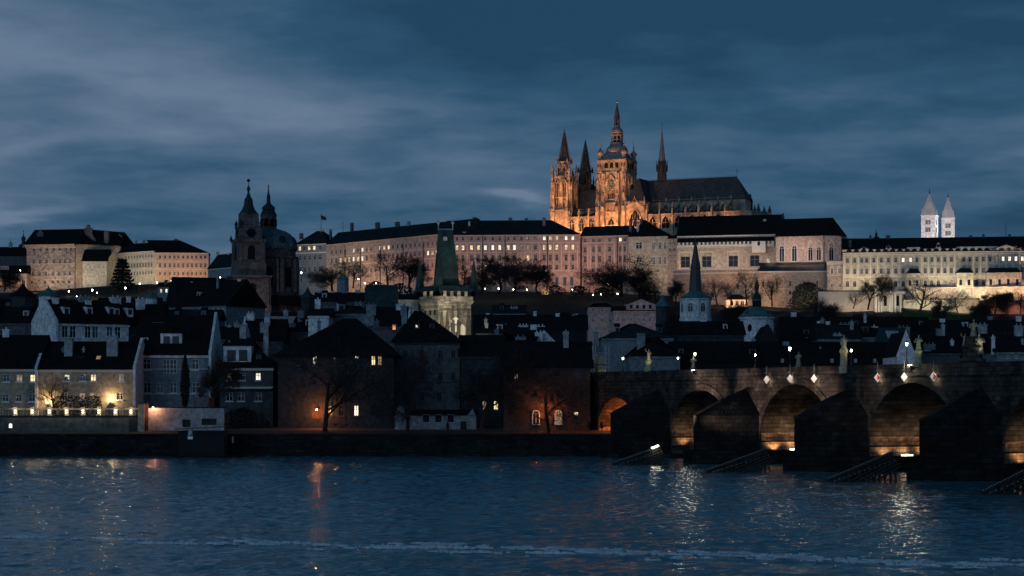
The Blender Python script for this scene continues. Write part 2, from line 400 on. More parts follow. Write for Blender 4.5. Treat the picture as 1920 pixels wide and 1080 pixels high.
def water_mat():
    m = bpy.data.materials.new('river_water'); m.use_nodes = True; N = m.node_tree.nodes; L = m.node_tree.links; b = N['Principled BSDF']
    b.inputs['Base Color'].default_value = (.040, .130, .155, 1); b.inputs['Roughness'].default_value = .09; b.inputs['IOR'].default_value = 1.33
    tc = N.new('ShaderNodeTexCoord')
    def noi(scale, sx, sy, det, rz=0):
        mp = N.new('ShaderNodeMapping'); mp.inputs['Scale'].default_value = (sx, sy, 1); mp.inputs['Rotation'].default_value = (0, 0, R(rz)); L.new(tc.outputs['Object'], mp.inputs[0])
        n = N.new('ShaderNodeTexNoise'); n.inputs['Scale'].default_value = scale; n.inputs['Detail'].default_value = det; n.inputs['Roughness'].default_value = .6; n.inputs['Distortion'].default_value = .4
        L.new(mp.outputs[0], n.inputs['Vector']); return n.outputs['Fac']
    # wind-ruffled and calmer patches
    patch = noi(.035, .5, 1.4, 3, 6)
    pr = N.new('ShaderNodeMapRange'); pr.inputs[1].default_value = .35; pr.inputs[2].default_value = .65; pr.inputs[3].default_value = .45; pr.inputs[4].default_value = 1.0
    L.new(patch, pr.inputs[0])
    nrm = None
    for sc_, sx, sy, st, ds, rz in ((1.0,.7,1,.8,.16,-12),(2.6,.8,1,.9,.08,20)):
        bp = N.new('ShaderNodeBump'); bp.inputs['Distance'].default_value = ds
        ml = N.new('ShaderNodeMath'); ml.operation = 'MULTIPLY'; ml.inputs[1].default_value = st; L.new(pr.outputs[0], ml.inputs[0]); L.new(ml.outputs[0], bp.inputs['Strength'])
        L.new(noi(sc_, sx, sy, 3, rz), bp.inputs['Height'])
        if nrm: L.new(nrm, bp.inputs['Normal'])
        nrm = bp.outputs[0]
    L.new(nrm, b.inputs['Normal']); M['river_water'] = m
def build_river():
    water_mat()
    import numpy as np
    # real waves where the camera looks, a flat sheet far out to the sides
    xs = np.concatenate([[-9000, -3000, -900, -300], np.arange(-104, 104.1, .42), [300, 900, 3000, 9000]])
    ys = np.concatenate([[-400, -100, 20, 60], np.arange(88, 352, .34), [352.5]])
    X, Y = np.meshgrid(xs, ys); Z = np.zeros_like(X); rg = np.random.default_rng(5)
    for lam, amp, n in ((8, .008, 6), (4.4, .008, 9), (2.6, .012, 12), (1.4, .015, 18)):
        for _ in range(n):
            l = lam*rg.uniform(.75, 1.35); th = rg.normal(math.pi/2+.25, .75); k = 2*math.pi/l
            ph = k*(X*math.cos(th)+Y*math.sin(th))+rg.uniform(0, 6.28)
            en = .55+.45*np.sin(X*rg.uniform(-.05, .05)+Y*rg.uniform(.02, .07)+rg.uniform(0, 6.28))   # gusts: waves come in patches
            s = .5+.5*np.sin(ph); Z += amp*en*(s**1.5*2-1)
    fade = np.clip((Y-88)/6, 0, 1)*np.clip((104-np.abs(X))/6, 0, 1)
    Z *= fade
    ny, nx = X.shape; me = bpy.data.meshes.new('river'); V = np.stack([X, Y, Z], -1).reshape(-1, 3)
    I = np.arange(ny*nx).reshape(ny, nx); Q = np.stack([I[:-1, :-1], I[:-1, 1:], I[1:, 1:], I[1:, :-1]], -1).reshape(-1, 4)
    me.vertices.add(len(V)); me.vertices.foreach_set('co', V.astype(np.float32).ravel()); me.loops.add(Q.size); me.loops.foreach_set('vertex_index', Q.astype(np.int32).ravel())
    me.polygons.add(len(Q)); me.polygons.foreach_set('loop_start', np.arange(0, Q.size, 4, dtype=np.int32)); me.polygons.foreach_set('loop_total', np.full(len(Q), 4, dtype=np.int32))
    me.polygons.foreach_set('use_smooth', np.ones(len(Q), dtype=bool)); me.update(); me.validate(); me.materials.append(M['river_water'])
    tag(link('river', me), kind='structure')
    # foam of the weir: ragged scraps of white water, low lumps with real relief
    mat('foam_white', (.50, .58, .62), .7, .4, .5)
    rnd = random.Random(4); m = MB(); a = Vector((-36, 134.5)); b = Vector((29.5, 110.5)); L = (b-a).length; d = (b-a)/L; nv = Vector((-d.y, d.x))
    k = -10.0
    while k < L+14:
        for j in range(20):
            w = -4.0+j*.42+rnd.uniform(-.1, .1)
            cen = noise.noise((k*.10, 0, 1))*1.6+noise.noise((k*.35, 0, 2))*.6
            dens = noise.noise((k*.14, w*.6, 5))+.85*noise.noise((k*.8, w*1.6, 8))+.22-abs(w-cen)*.17+max(-.30, min(.08, (k-22)*.012))
            if dens > .30:
                p = a+d*k+nv*(w+.2); s = rnd.uniform(.04, .14)*min(1.5, dens+.6); q = .05+rnd.uniform(.02, .16)*dens
                e = rnd.uniform(.9, 2.2)
                m.lathe([(s, -.02), (s*.8, q*.7), (s*.25, q)], 5, p.x, p.y, rnd.random(), (e, .8))
        k += .15
    tag(m.build('foam', 'foam_white'), kind='stuff')
build_ground(); build_river()
# ------------------------------------------------------------------ embankment
def embankment():
    t = thing('embankment_wall', 'long dark stone quay wall rising from the river below the houses', 'wall', (0, 309, 0))
    m = MB(); m.box(-320, 16, 0, .8, -3, 3.1); m.box(15.2, 16, .8, 40, -3, 3.1); m.build('wall', 'embankment', t)
    m = MB(); m.box(-320, 16.1, -.15, .95, 3.103, 3.42); m.build('coping', 'embankment', t)
    m = MB(); m.box(-320, 15, -1.6, -.003, -3, .35); m.build('footing', 'embankment', t)
embankment()
# ================================================================== the bridge
BR0 = Vector((24.0, 301.0, 0)); BRZ = math.atan2(-.934, .357); BW = 9.5; SP = 28.55
def bl(s, y, z=0):                       # bridge coordinates -> world
    c, q = math.cos(BRZ), math.sin(BRZ)
    return Vector((BR0.x+c*s-q*y, BR0.y+q*s+c*y, z))
DECK, PAR = 12.1, 13.2
def bridge():
    t = thing('stone_bridge', 'long dark medieval stone arch bridge crossing the river at the right', 'bridge', BR0, BRZ)
    arches = [(-27.5, -12.5, 3.3, 9.0)]+[(SP*k, SP*k+20, 3.1, 10.9 if k else 10.2) for k in range(0, 5)]
    rings = []
    bot = [(-150, -3)]
    for a, b, zs, zc in arches:
        c = (a+b)/2; r = (b-a)/2
        bot += [(a, -3), (a, zs)]
        for i in range(1, 24):
            th = math.pi*(1-i/24); bot.append((c+r*math.cos(th), zs+(zc-zs)*math.sin(th)))
        bot += [(b, zs), (b, -3)]
    bot.append((145, -3))
    m = MB(); v = []; f = []
    for s, z in bot: v += [(s, 0, z), (s, 0, DECK), (s, BW, z), (s, BW, DECK)]
    for i in range(len(bot)-1):
        j = i+1; A, B = 4*i, 4*j
        f += [(A, B, B+2, A+2)]
        if abs(bot[i][0]-bot[j][0]) > 1e-6: f += [(A, A+1, B+1, B), (A+2, B+2, B+3, A+3), (A+1, A+3, B+3, B+1)]
    m.add(v, f); m.build('span_wall', 'bridge_stone', t)
    for a, b, zs, zc in arches:
        c = (a+b)/2; r = (b-a)/2; m = MB(); n = 26; v = []
        for i in range(n+1):
            th = math.pi*(1-i/n); co, si = math.cos(th), math.sin(th)
            for ro in (0, .95):
                for y in (-.14, .1): v.append((c+(r+ro)*co, y, zs+(zc-zs+ro)*si))
        f = []
        for i in range(n):
            A, B = 4*i, 4*i+4
            f += [(A, A+2, B+2, B), (A+2, A+3, B+3, B+2), (A, B, B+1, A+1)]
        m.add(v, f); m.build('arch_ring', 'bridge_stone', t)
    for y0, y1, s in ((-.28, .32, 1), (BW-.32, BW+.28, -1)):
        m = MB(); m.box(-150, 145, y0, y1, DECK-.35, DECK+.003)                 # string course
        m.box(-150, 145, y0+.1, y1-.12, DECK+.003, PAR-.18); m.box(-150, 145, y0+.02, y1-.04, PAR-.18, PAR)
        m.build('parapet', 'bridge_stone', t)
    for k in range(-1, 5):
        s0, s1 = SP*k+20, SP*k+SP
        if k == -1: s0, s1 = -8.6, 0
        c = (s0+s1)/2; w = (s1-s0)/2
        m = MB(); m.extr([(s0, -.02), (c-.6, -7.8), (c+.6, -7.8), (s1, -.02)], -3, 6.6, 'z')
        q = 6.603
        m.add([(s0-.2, -.02, q), (c-.7, -8.0, q), (c+.7, -8.0, q), (s1+.2, -.02, q), (c, -.02, 10.4), (c-.4, -3.2, 9.1), (c+.4, -3.2, 9.1)],
              [(0,1,5), (1,2,6,5), (2,3,6), (0,5,4), (5,6,4), (6,3,4), (0,3,2,1), (0,4,3)])
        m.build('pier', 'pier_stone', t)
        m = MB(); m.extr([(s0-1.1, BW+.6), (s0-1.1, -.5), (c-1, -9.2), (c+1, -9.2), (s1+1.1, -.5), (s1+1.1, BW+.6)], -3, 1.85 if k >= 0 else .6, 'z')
        m.build('pier_base', 'pier_stone', t)
    # the lit inner faces of the piers: rough courses above and below a stone ledge
    for k in range(0, 5):
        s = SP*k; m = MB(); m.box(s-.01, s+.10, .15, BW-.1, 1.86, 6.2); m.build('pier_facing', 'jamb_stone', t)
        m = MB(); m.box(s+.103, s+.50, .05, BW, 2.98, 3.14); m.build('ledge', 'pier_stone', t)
        m = MB(); m.box(s+.75, s+.9, 4.2, 5.8, 1.86, 2.02); m.build('light_strip', 'strip_glow', t)
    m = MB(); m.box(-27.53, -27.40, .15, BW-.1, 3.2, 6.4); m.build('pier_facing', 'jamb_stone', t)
    return t
bridge()
def jamb_lights():
    for k in range(0, 5):
        s = SP*k; P = 330 if k == 1 else (200 if k == 0 else 220)
        for y in (2.0, 4.8, 7.6):
            spot('ledge_light', bl(s+1.05, y, 1.95), bl(s-.1, y, 3.6), P*1.6, (1, .60, .30), 125, 1, .1)
            spot('arch_light', bl(s+2.6, y, 3.3), bl(s, y, 4.6), P*.6, (1, .56, .26), 110, 1, .15)
    point('arch_lamp', bl(-24.6, 4.2, 4.6), 2600, (1, .25, .06), .2)
jamb_lights()
# lamps on the parapets
def lamp_proto():
    t = thing('street_lamp', 'x', 'street lamp'); m = MB()
    m.lathe([(.22, 0), (.22, .25), (.1, .4), (.06, .8), (.045, 2.15), (.1, 2.2), (.05, 2.3)], 8); m.build('post', 'metal_black', t)
    m = MB(); m.lathe([(.09, 2.34), (.15, 2.66), (.14, 2.7), (.03, 2.72)], 6); m.build('lantern', 'lamp_glow_cool', t)
    m = MB(); m.lathe([(.2, 2.725), (.1, 2.86), (.05, 2.9), (.04, 3.0), (.01, 3.05)], 6); m.build('lantern_roof', 'metal_black', t)
    return t
LAMP = lamp_proto(); _lu = [0]
def street_lamp(loc, label, group, sc_=1, W=60, col=(1, .84, .55), glow=None):
    t = LAMP if not _lu[0] else copy_tree(LAMP); _lu[0] += 1
    t.location = loc; t.scale = (sc_,)*3; t['label'] = label; t['group'] = group
    if glow:
        for c in t.children:
            if c.name.startswith('lantern') and 'roof' not in c.name:
                c.data = c.data.copy(); c.data.materials[0] = M[glow]
    if W: point('lamp_light', Vector(loc)+Vector((0, -.05, 2.55*sc_)), W, col, .28*sc_)
    return t
def onbridge(px, y):                       # distance along the bridge at which a pixel column meets the line offset by y
    k = (px-CX)/F; c, q = math.cos(BRZ), math.sin(BRZ); x0 = BR0.x-q*y; y0 = BR0.y+c*y
    return (k*y0-x0)/(c-k*q)
for px, row, y, lab in ((1168,672,.02,'lit lantern on the bridge parapet between the scaffolding and the yellow-lit statue'),
                        (1271,674,.02,'lit lantern on the bridge just right of the small yellow-lit statue'),
                        (1303,664,BW-.02,'lit lantern on the far parapet above the white floodlight'),
                        (1416,666,.02,'lit lantern above the first diamond signs, left of the tall dark roof ridge'),
                        (1481,654,BW-.02,'highest lit lantern on the far parapet at the middle of the bridge'),
                        (1596,657,.02,'lit lantern beside the statue on its tall carved pedestal'),
                        (1700,645,.02,'lit lantern standing in front of the pale pointed gable')):
    s = onbridge(px, y); p = bl(s, y, PAR); z = zr(row, p.y)
    sc_ = max(.7, (z-PAR)/2.55); street_lamp(p, lab, 'lanterns along the bridge', sc_, 32*sc_)
# ------------------------------------------------------------------ statues
def statue(px, row_top, row_ped, row_base, y, label, yaw=0, kind='saint', light=None):
    s = onbridge(px, y); p = bl(s, y, 0); zt, zp, zb = zr(row_top, p.y), zr(row_ped, p.y), max(DECK, zr(row_base, p.y))
    t = thing('statue', label, 'statue', (p.x, p.y, zb), R(-25)+yaw)
    h = zp-zb; w = .40
    if kind == 'group': w = 1.08
    m = MB(); d = w if kind != 'group' else .95
    m.frustum(0, 0, -.4 if kind != 'group' else 0, h*.18, w*1.25, d*1.25, w*1.2, d*1.2); m.frustum(0, 0, h*.18, h*.8, w*.92, d*.92, w*.86, d*.86)
    m.frustum(0, 0, h*.8, h*.9, w*1.0, d, w*1.15, d*1.15); m.frustum(0, 0, h*.9, h, w*1.08, d*1.08, w*.9, d*.9)
    m.build('pedestal', 'statue_stone' if kind != 'group' else 'bridge_stone', t)
    def figure(mb, x, yy, z, H, lean=0, arm=1, crouch=1):
        pr = [(.19,0),(.20,.05),(.165,.2),(.14,.38),(.125,.5),(.145,.58),(.155,.7),(.13,.78),(.055,.83),(.045,.87)]
        n = 10; v = []
        for j, (r, q) in enumerate(pr):
            for i in range(n):
                a = 2*math.pi*i/n; fold = 1+.10*math.sin(5*a+j*.4)*(1 if q < .55 else .3)
                v.append((x+H*(r*fold*math.cos(a)+lean*q*q), yy+H*.72*r*fold*math.sin(a), z+H*q*crouch))
        f = [(j*n+i, j*n+(i+1) % n, (j+1)*n+(i+1) % n, (j+1)*n+i) for j in range(len(pr)-1) for i in range(n)]
        f += [tuple(range(n))[::-1], tuple((len(pr)-1)*n+i for i in range(n))]
        mb.add(v, f); top = Vector((x+H*lean*.8, yy, z+H*crouch))
        mb.ball((top.x, top.y-.01*H, z+H*crouch*.93), H*.068, 8, 6, (.85, 1, 1.15))
        sh = z+H*.76*crouch
        mb.tube((x+H*(.15+lean*.6), yy, sh), (x+H*.27, yy-H*.08, z+H*.58*crouch), H*.055, H*.045, 6); mb.tube((x+H*.27, yy-H*.08, z+H*.58*crouch), (x+H*.12, yy-H*.2, z+H*.62*crouch), H*.045, H*.03, 6)
        if arm: mb.tube((x-H*.15, yy, sh), (x-H*.28, yy-H*.03, z+H*.9*crouch), H*.055, H*.04, 6); mb.tube((x-H*.28, yy-H*.03, z+H*.9*crouch), (x-H*.25, yy-H*.06, z+H*1.08), H*.04, H*.025, 6)
        else: mb.tube((x-H*.15, yy, sh), (x-H*.24, yy, z+H*.55*crouch), H*.055, H*.045, 6); mb.tube((x-H*.24, yy, z+H*.55*crouch), (x-H*.1, yy-H*.18, z+H*.5*crouch), H*.045, H*.03, 6)
    m = MB(); H = zt-zp
    if kind == 'group':
        p2 = MB(); p2.frustum(0, 0, h+.003, h+1.05, .78, .7, .66, .6); p2.build('upper_block', 'bridge_stone', t)
        figure(m, .12, 0, h+1.05, H-1.05, .04, 0); figure(m, .98, -.55, h-1.0, 2.35, -.04, 0); figure(m, -.82, -.3, h, 1.35, .06, 1)
    else: figure(m, 0, 0, h, H, .03, 1 if kind == 'saint' else 0)
    m.build('figure', 'statue_stone', t, smooth=True)
    if light:
        q = Vector((p.x, p.y, zp)); W, col = light
        spot('statue_light', q+Vector((.7, -2.3, -(h*.5))), q+Vector((0, 0, H*.45)), W, col, 70, .9, .12)
    return t
statue(1216,655,676,692,.02,'small yellow-lit stone statue on its pedestal between two lanterns', light=(260, (1,.88,.40)))
statue(1582,628,654,694,-.5,'weathered statue lit yellow on a tall carved pedestal above a pier', kind='robed', light=(130, (1,.86,.42)))
statue(1722,628,656,682,.02,'greenish-lit small statue right of the lantern by the pale gable', kind='robed', light=(80, (.75,1,.5)))
statue(1823,599,648,678,.6,'large group of stone figures climbing a broad dark pedestal', kind='group', light=(150, (1,.88,.52)))
statue(1300,668,690,694,BW,'small unlit dark statue on the far parapet over the first arch', kind='robed')
statue(1497,660,684,690,BW,'small unlit dark statue on the far parapet at midspan', kind='robed')
# white floodlights on the parapet
def flood_box(px, y, z, lab, W):
    s = onbridge(px, y); p = bl(s, y, z)
    t = thing('parapet_floodlight', lab, 'floodlight', p, BRZ); m = MB(); m.box(-.35, .35, -.25, .1, 0, .3); m.build('housing', 'metal_black', t)
    m = MB(); m.box(-.3, .3, -.1, .05, .303, .33); m.build('lens', 'lamp_glow_cool', t)
    m = MB(); m.box(-.04, .04, -.02, .04, -.4, -.003); m.build('bracket', 'metal_black', t)
    point('flood_glow', p+bl(0, -.8, .35)-bl(0, 0, 0), W*.9, (1, .95, .68), .2)
flood_box(1300, -.5, 12.8, 'bright white floodlight on the parapet over the first river arch', 170)
flood_box(1706, -.5, 12.7, 'bright white floodlight on the parapet below the pale pointed gable', 260)
# navigation signs hanging on the spandrels
for px, row, kind, lab in ((1437,712,'w','leftmost white diamond sign, over the left haunch of the second arch'),(1481,710,'w','white diamond sign over the crown of the second arch'),
                           (1526,710,'w','white diamond sign over the right haunch of the second arch'),(1645,708,'r','red and white diamond sign left of the third arch crown'),
                           (1695,707,'w','narrow white sign over the crown of the third arch'),(1750,706,'r','red and white diamond sign right of the third arch crown')):
    s = onbridge(px, -.55); p = bl(s, -.55, 0); z = zr(row, p.y)
    t = thing('navigation_sign', lab, 'sign', (p.x, p.y, z), R(-32), 'diamond signs on the bridge'); a = .44
    m = MB(); m.extr([(-a, 0), (0, -a*1.25), (a, 0), (0, a*1.25)], 0, .06); m.build('panel', 'sign_white', t)
    if kind == 'r': m = MB(); m.extr([(0, -a*1.1), (a*.85, 0), (0, a*1.1)], -.012, -.003); m.build('red_half', 'sign_red', t)
    m = MB(); m.tube((0, .1, a), (0, .1, 1.9), .035, .035, 6); m.box(-.05, .05, .06, .5, -.05, .05); m.build('bracket', 'metal_grey', t)
    m = MB(); m.box(-.12, .12, -.32, -.12, a*1.25+.25, a*1.25+.36); m.tube((0, -.2, a*1.25+.36), (0, .1, a*1.25+.5), .02, .02); m.build('lamp', 'metal_black', t)
    q = Vector((p.x, p.y, z)); spot('sign_light', q+Vector((-.35, -.75, a*1.25+.5)), q+Vector((.25, .25, -.3)), 45, (1, .78, .5), 110, 1, .06); point('sign_glow', q+Vector((.12, .16, .25)), 38, (1, .76, .5), .08); point('sign_glow', q+Vector((.12, .14, -.5)), 22, (1, .76, .5), .08)
# the sandstone between the arches is washed by floodlights near the water
for tx, zt, W, ang in ((1322,10.4,6500,40),(1345,9.2,4200,34),(1402,9.4,6500,40),(1425,7.6,5000,40),(1470,11.2,3200,44),(1530,10.2,4800,40),(1550,9.6,4200,36),(1640,9.0,1200,44)):
    s = onbridge(tx, 0); spot('spandrel_light', bl(s-3, -12, 5.0), bl(s, 0, zt), W*1.5, (1, .66, .50), ang, .7, .3)
# ice breakers standing in the water before the piers
def ice_breaker(px0, px1, Y0, Y1, zt, lab):
    a = Vector((xr(px0, Y0), Y0, .1)); b = Vector((xr(px1, Y1), Y1, zt)); d = b-a; L = math.hypot(d.x, d.y)
    t = thing('ice_breaker', lab, 'ice breaker', (a.x, a.y, 0), math.atan2(d.y, d.x), 'wooden ice breakers in the river')
    m = MB(); m.tube((0, 0, .1), (L, 0, zt), .24, .26, 8); m.build('ridge_beam', 'wood_dark', t)
    for sg in (-1, 1):
        m = MB()
        for i in range(5):
            k = .12+.16*i
            m.cut(); m.tube((k*.6*L+.3, sg*(.25+.42*i), -.3), (L, sg*(.2+.38*i), zt-.3*(i+1)*.9), .13, .13, 6)
        m.build('side_beam', 'wood_dark', t)
    m = MB()
    for i in range(5):
        k = .3+.17*i; m.cut(); m.tube((L*k, -1.8, -2), (L*k, -.1, k*zt-.1), .12, .12, 6); m.cut(); m.tube((L*k, 1.8, -2), (L*k, .1, k*zt-.1), .12, .12, 6); m.cut(); m.tube((L*k, 0, -2.5), (L*k, 0, k*zt-.15), .15, .15, 6)
    m.build('post', 'wood_dark', t)
    m = MB(); n = int(L/.32)
    for i in range(n):
        k = (i+.5)/n; m.cut(); m.ball((L*k, -.12, .1+(zt-.1)*k+.22), .075, 6, 4)
        if i % 2: m.cut(); m.ball((L*k, -.75, max(-.05, (zt-.1)*k*.78-.1)+.12), .06, 6, 4)
    o = m.build('stud', 'metal_grey', t)
ice_breaker(1150,1238,270,273,2.3,'wooden ice breaker farthest left, before the bank end of the bridge')
ice_breaker(1325,1437,243.5,247,2.65,'studded wooden ice breaker before the second arch')
ice_breaker(1550,1672,217,220.5,3.0,'studded wooden ice breaker before the third arch')
ice_breaker(1840,1962,190,193.5,3.1,'studded wooden ice breaker cut by the right edge of the picture')
# a lit tube on the water at the first pier
t = thing('light_tube', 'short bright light tube by the water at the first ice breaker', 'lamp', wp(1222, 840, 272), R(-10))
m = MB(); m.tube((0, 0, 0), (.9, .2, .32), .07, .07, 8); m.build('tube', 'lamp_glow_cool', t)
m = MB(); m.tube((.02, .1, -.5-zr(840,272)), (.02, .1, -.06), .05, .05); m.build('post', 'metal_black', t)
# ================================================================== buildings
class Ctx: pass
def house(name, label, cat, x0, x1, Y, eave, ridge, D=12, roof='gx', Y1=None, base=None, wall='mid_render', rmat='roof_tile', wins=(), chims=(), dorms=(),
          fire='', fmatl='white_render', over=.5, group=None, hip=(None, None), fmat='frame_white', ft=.09, bands=(), trim='trim_cream', cornice=True, gmat=None, pil=(), chmat='white_render', lights=()):
    Y1 = Y1 or Y
    P0 = Vector((xr(x0, Y), Y)); P1 = Vector((xr(x1, Y1), Y1)); d = P1-P0; W = d.length; rz = math.atan2(d.y, d.x)
    if base is None: base = min(ter(P0.x, Y), ter(P1.x, Y1))-.6
    c = Ctx(); c.W, c.D, c.base, c.rz = W, D, base, rz
    def u(px, dep=0):
        k = (px-CX)/F; nx, ny = -math.sin(rz)*dep, math.cos(rz)*dep
        t = (k*(P0.y+ny)-(P0.x+nx))/(d.x-k*d.y); return t
    c.lx = lambda px, dep=0: u(px, dep)*W
    def lz(row, px=None, dep=0):
        t = u(px, dep) if px is not None else .5
        return zr(row, P0.y+d.y*t+math.cos(rz)*dep)-base
    c.lz = lz; c.sz = lambda n, px: n*(P0.y+d.y*u(px))/F
    H = zr(eave, P0.y)-base; c.H = H
    Rz = zr(ridge, (P0.y+P1.y)/2+D/2*math.cos(rz))-base-H; c.R = Rz
    root = thing(name, label, cat, (P0.x, P0.y, base), rz, group); c.root = root
    # walls with real openings
    hl = []; wl = []
    cosr = max(.3, math.cos(rz))
    for w in wins:
        xs, row, wpx, hpx = w[0], w[1], w[2], w[3]; lits = w[4] if len(w) > 4 else ''; sty = w[5] if len(w) > 5 else 'mts'
        for i, px in enumerate(xs):
            ww = c.sz(wpx, px)/cosr; hh = c.sz(hpx, px); cx = c.lx(px); cz = lz(row) if abs(P1.y-P0.y) > 3 else lz(row, px)
            q = lits[i] if i < len(lits) else ''
            q = '' if q == '.' else q
            if cx-ww/2 < .1 or cx+ww/2 > W-.1: continue
            wl.append((cx, cz, ww, hh, q, sty))
            if sty != 'arch': hl.append((cx-ww/2, cx+ww/2, cz-hh/2, cz+hh/2))
    m = MB(); wall_front(m, W, H, hl)
    m.add([(0,0,0),(0,D,0),(0,D,H),(0,0,H),(W,0,0),(W,D,0),(W,D,H),(W,0,H)], [(0,3,2,1),(4,5,6,7),(1,2,6,5)])
    m.build('wall', wall, root)
    for cx, cz, ww, hh, q, sty in wl: window(root, cx, cz, ww, hh, q, sty, fmat, ft)
    o = over
    fl, fr = 'l' in fire, 'r' in fire
    xa, xb = (0 if fl else -o), (W if fr else W+o)
    m = MB()
    if roof == 'gx': m.extr([(-o, H+.004), (D+o, H+.004), (D/2, H+Rz)], xa, xb, 'x')
    elif roof == 'gy':
        m.extr([(-o, H+.004), (W+o, H+.004), (W/2, H+Rz)], .35, D+o, 'y')
        g = MB(); g.extr([(-o-.15, H+.01), (W+o+.15, H+.01), (W/2, H+Rz+.35)], -.06, .34, 'y'); g.build('gable', gmat or wall, root)
    elif roof == 'hip':
        a = D*.5 if hip[0] is None else hip[0]; b = D*.5 if hip[1] is None else hip[1]
        z = H+.004
        m.add([(-o,-o,z),(W+o,-o,z),(W+o,D+o,z),(-o,D+o,z),(a,D/2,H+Rz),(W-b,D/2,H+Rz)], [(0,3,2,1),(0,1,5,4),(1,2,5),(2,3,4,5),(3,0,4)])
    elif roof == 'mans':
        m.extr([(-o, H+.004), (D+o, H+.004), (D*.82, H+Rz*.68), (D/2, H+Rz), (D*.18, H+Rz*.68)], xa, xb, 'x')
    elif roof == 'flat': m.box(-o*.4, W+o*.4, -o*.4, D+o*.4, H+.004, H+max(.3, Rz))
    m.build('roof', rmat, root)
    for ch, on in (('l', fl), ('r', fr)):
        if not on: continue
        a, b = (-.45, -.003) if ch == 'l' else (W+.003, W+.45)
        m = MB(); m.extr([(-.25, -.2), (D+.3, -.2), (D+.3, H+.6), (D/2, H+Rz+.65), (-.55, H+.45)], a, b, 'x'); m.build('side_gable', fmatl, root)
    if cornice and roof != 'gy':
        m = MB(); m.box(-.12, W+.12, -.30, -.003, H-.45, H); m.build('cornice', trim, root)
    for row, th in bands:
        z = lz(row); h = th*((P0.y+P1.y)/2)/F
        m = MB(); m.box(-.05, W+.05, -.16, -.004, z-h/2, z+h/2); m.build('band', trim, root)
    for px, r0, r1, wpx in pil:
        x = c.lx(px); w = c.sz(wpx, px); m = MB(); m.box(x-w/2, x+w/2, -.14, -.005, lz(r1), lz(r0)); m.build('pilaster', trim, root)
    for ch in chims:
        px, rt, wpx = ch[:3]; v = ch[3] if len(ch) > 3 else .5; dp = D*v
        x = c.lx(px, dp); zt = lz(rt, px, dp); w = wpx*(P0.y+dp)/F; rh = H+Rz*(1-abs(2*v-1))
        zb = min(rh, zt-.6)-1.2; t2 = min(.5, w*.5)
        m = MB(); m.box(x-w/2, x+w/2, dp-t2, dp+t2, zb, zt-.35); m.box(x-w/2-.1, x+w/2+.1, dp-t2-.1, dp+t2+.1, zt-.347, zt-.15)
        n = max(1, int(w/.7))
        for i in range(n):
            xx = x-w/2+w*(i+.5)/n; m.lathe([(.16, zt-.147), (.13, zt+.25)], 6, xx, dp)
        m.build('chimney', ch[4] if len(ch) > 4 else (('white_render', 'greyed_white', 'blue_grey_render', 'greyed_white')[int(px*7+rt) % 4] if chmat == 'white_render' else chmat), root)
    for dm in dorms:
        px, rt, rb, wpx = dm[:4]; lit = dm[4] if len(dm) > 4 else ''; kind = dm[5] if len(dm) > 5 else 'gable'; wm = dm[6] if len(dm) > 6 else wall
        v = .2
        for _ in range(6):
            zb = lz(rb, px, D*v); v = max(.03, min(.46, (zb-H)/max(.1, Rz)/2))
        y = D*v; zb = lz(rb, px, y); zt = lz(rt, px, y); w = wpx*(P0.y+y)/F; x = c.lx(px, y); h = zt-zb
        yb = min(D*.5, y+h*D/2/max(.3, Rz))
        hw = h if kind == 'shed' else h*.68
        m = MB(); m.box(x-w/2, x+w/2, y, yb, zb-.25, zb+hw); dd = m.build('dormer', wm, root)
        m = MB()
        if kind == 'shed': m.extr([(y-.25, zb+hw-.05), (y-.25, zb+hw+.1), (yb+h*.9, zb+hw+h*.5), (yb+h*.9, zb+hw+h*.4)], x-w/2-.15, x+w/2+.15, 'x')
        else: m.extr([(x-w/2-.2, zb+hw+.003), (x+w/2+.2, zb+hw+.003), (x, zt)], y-.25, yb+.3, 'y')
        m.build('dormer_roof', rmat, dd)
        n = 2 if wpx > 18 else 1
        for i in range(n):
            ww = w*.62/n; xx = x+(i-(n-1)/2)*w*.42
            pane_only(dd, xx, zb+hw*.45, ww, hw*.62, lit, y-.012)
    return c
def px_list(a, b, n): return [a+(b-a)*i/(n-1) for i in range(n)]
WARM, ROSE, PALE, ORG = (1, .70, .42), (1, .60, .44), (1, .80, .56), (1, .46, .17)
def wash(px, rowt, Y, back, W, col=WARM, ang=75, drop=None, dx=0):
    # a floodlight standing on the ground before a wall
    q = wp(px, rowt, Y); x = xr(px, Y)+dx; y = Y-back; z = ter(x, y)+.9 if drop is None else drop
    return spot('floodlight', (x, y, z), q, W, col, ang, .9, .35)
mat('hall_render', (.50, .43, .36), .9, .3, .15, grain=.8)
mat('patterned_render', (.40, .345, .295), .9, .25, .2, grain=1, course=(1.6, .9, .05))
# ================================================================== the castle hill
CB = 50.0
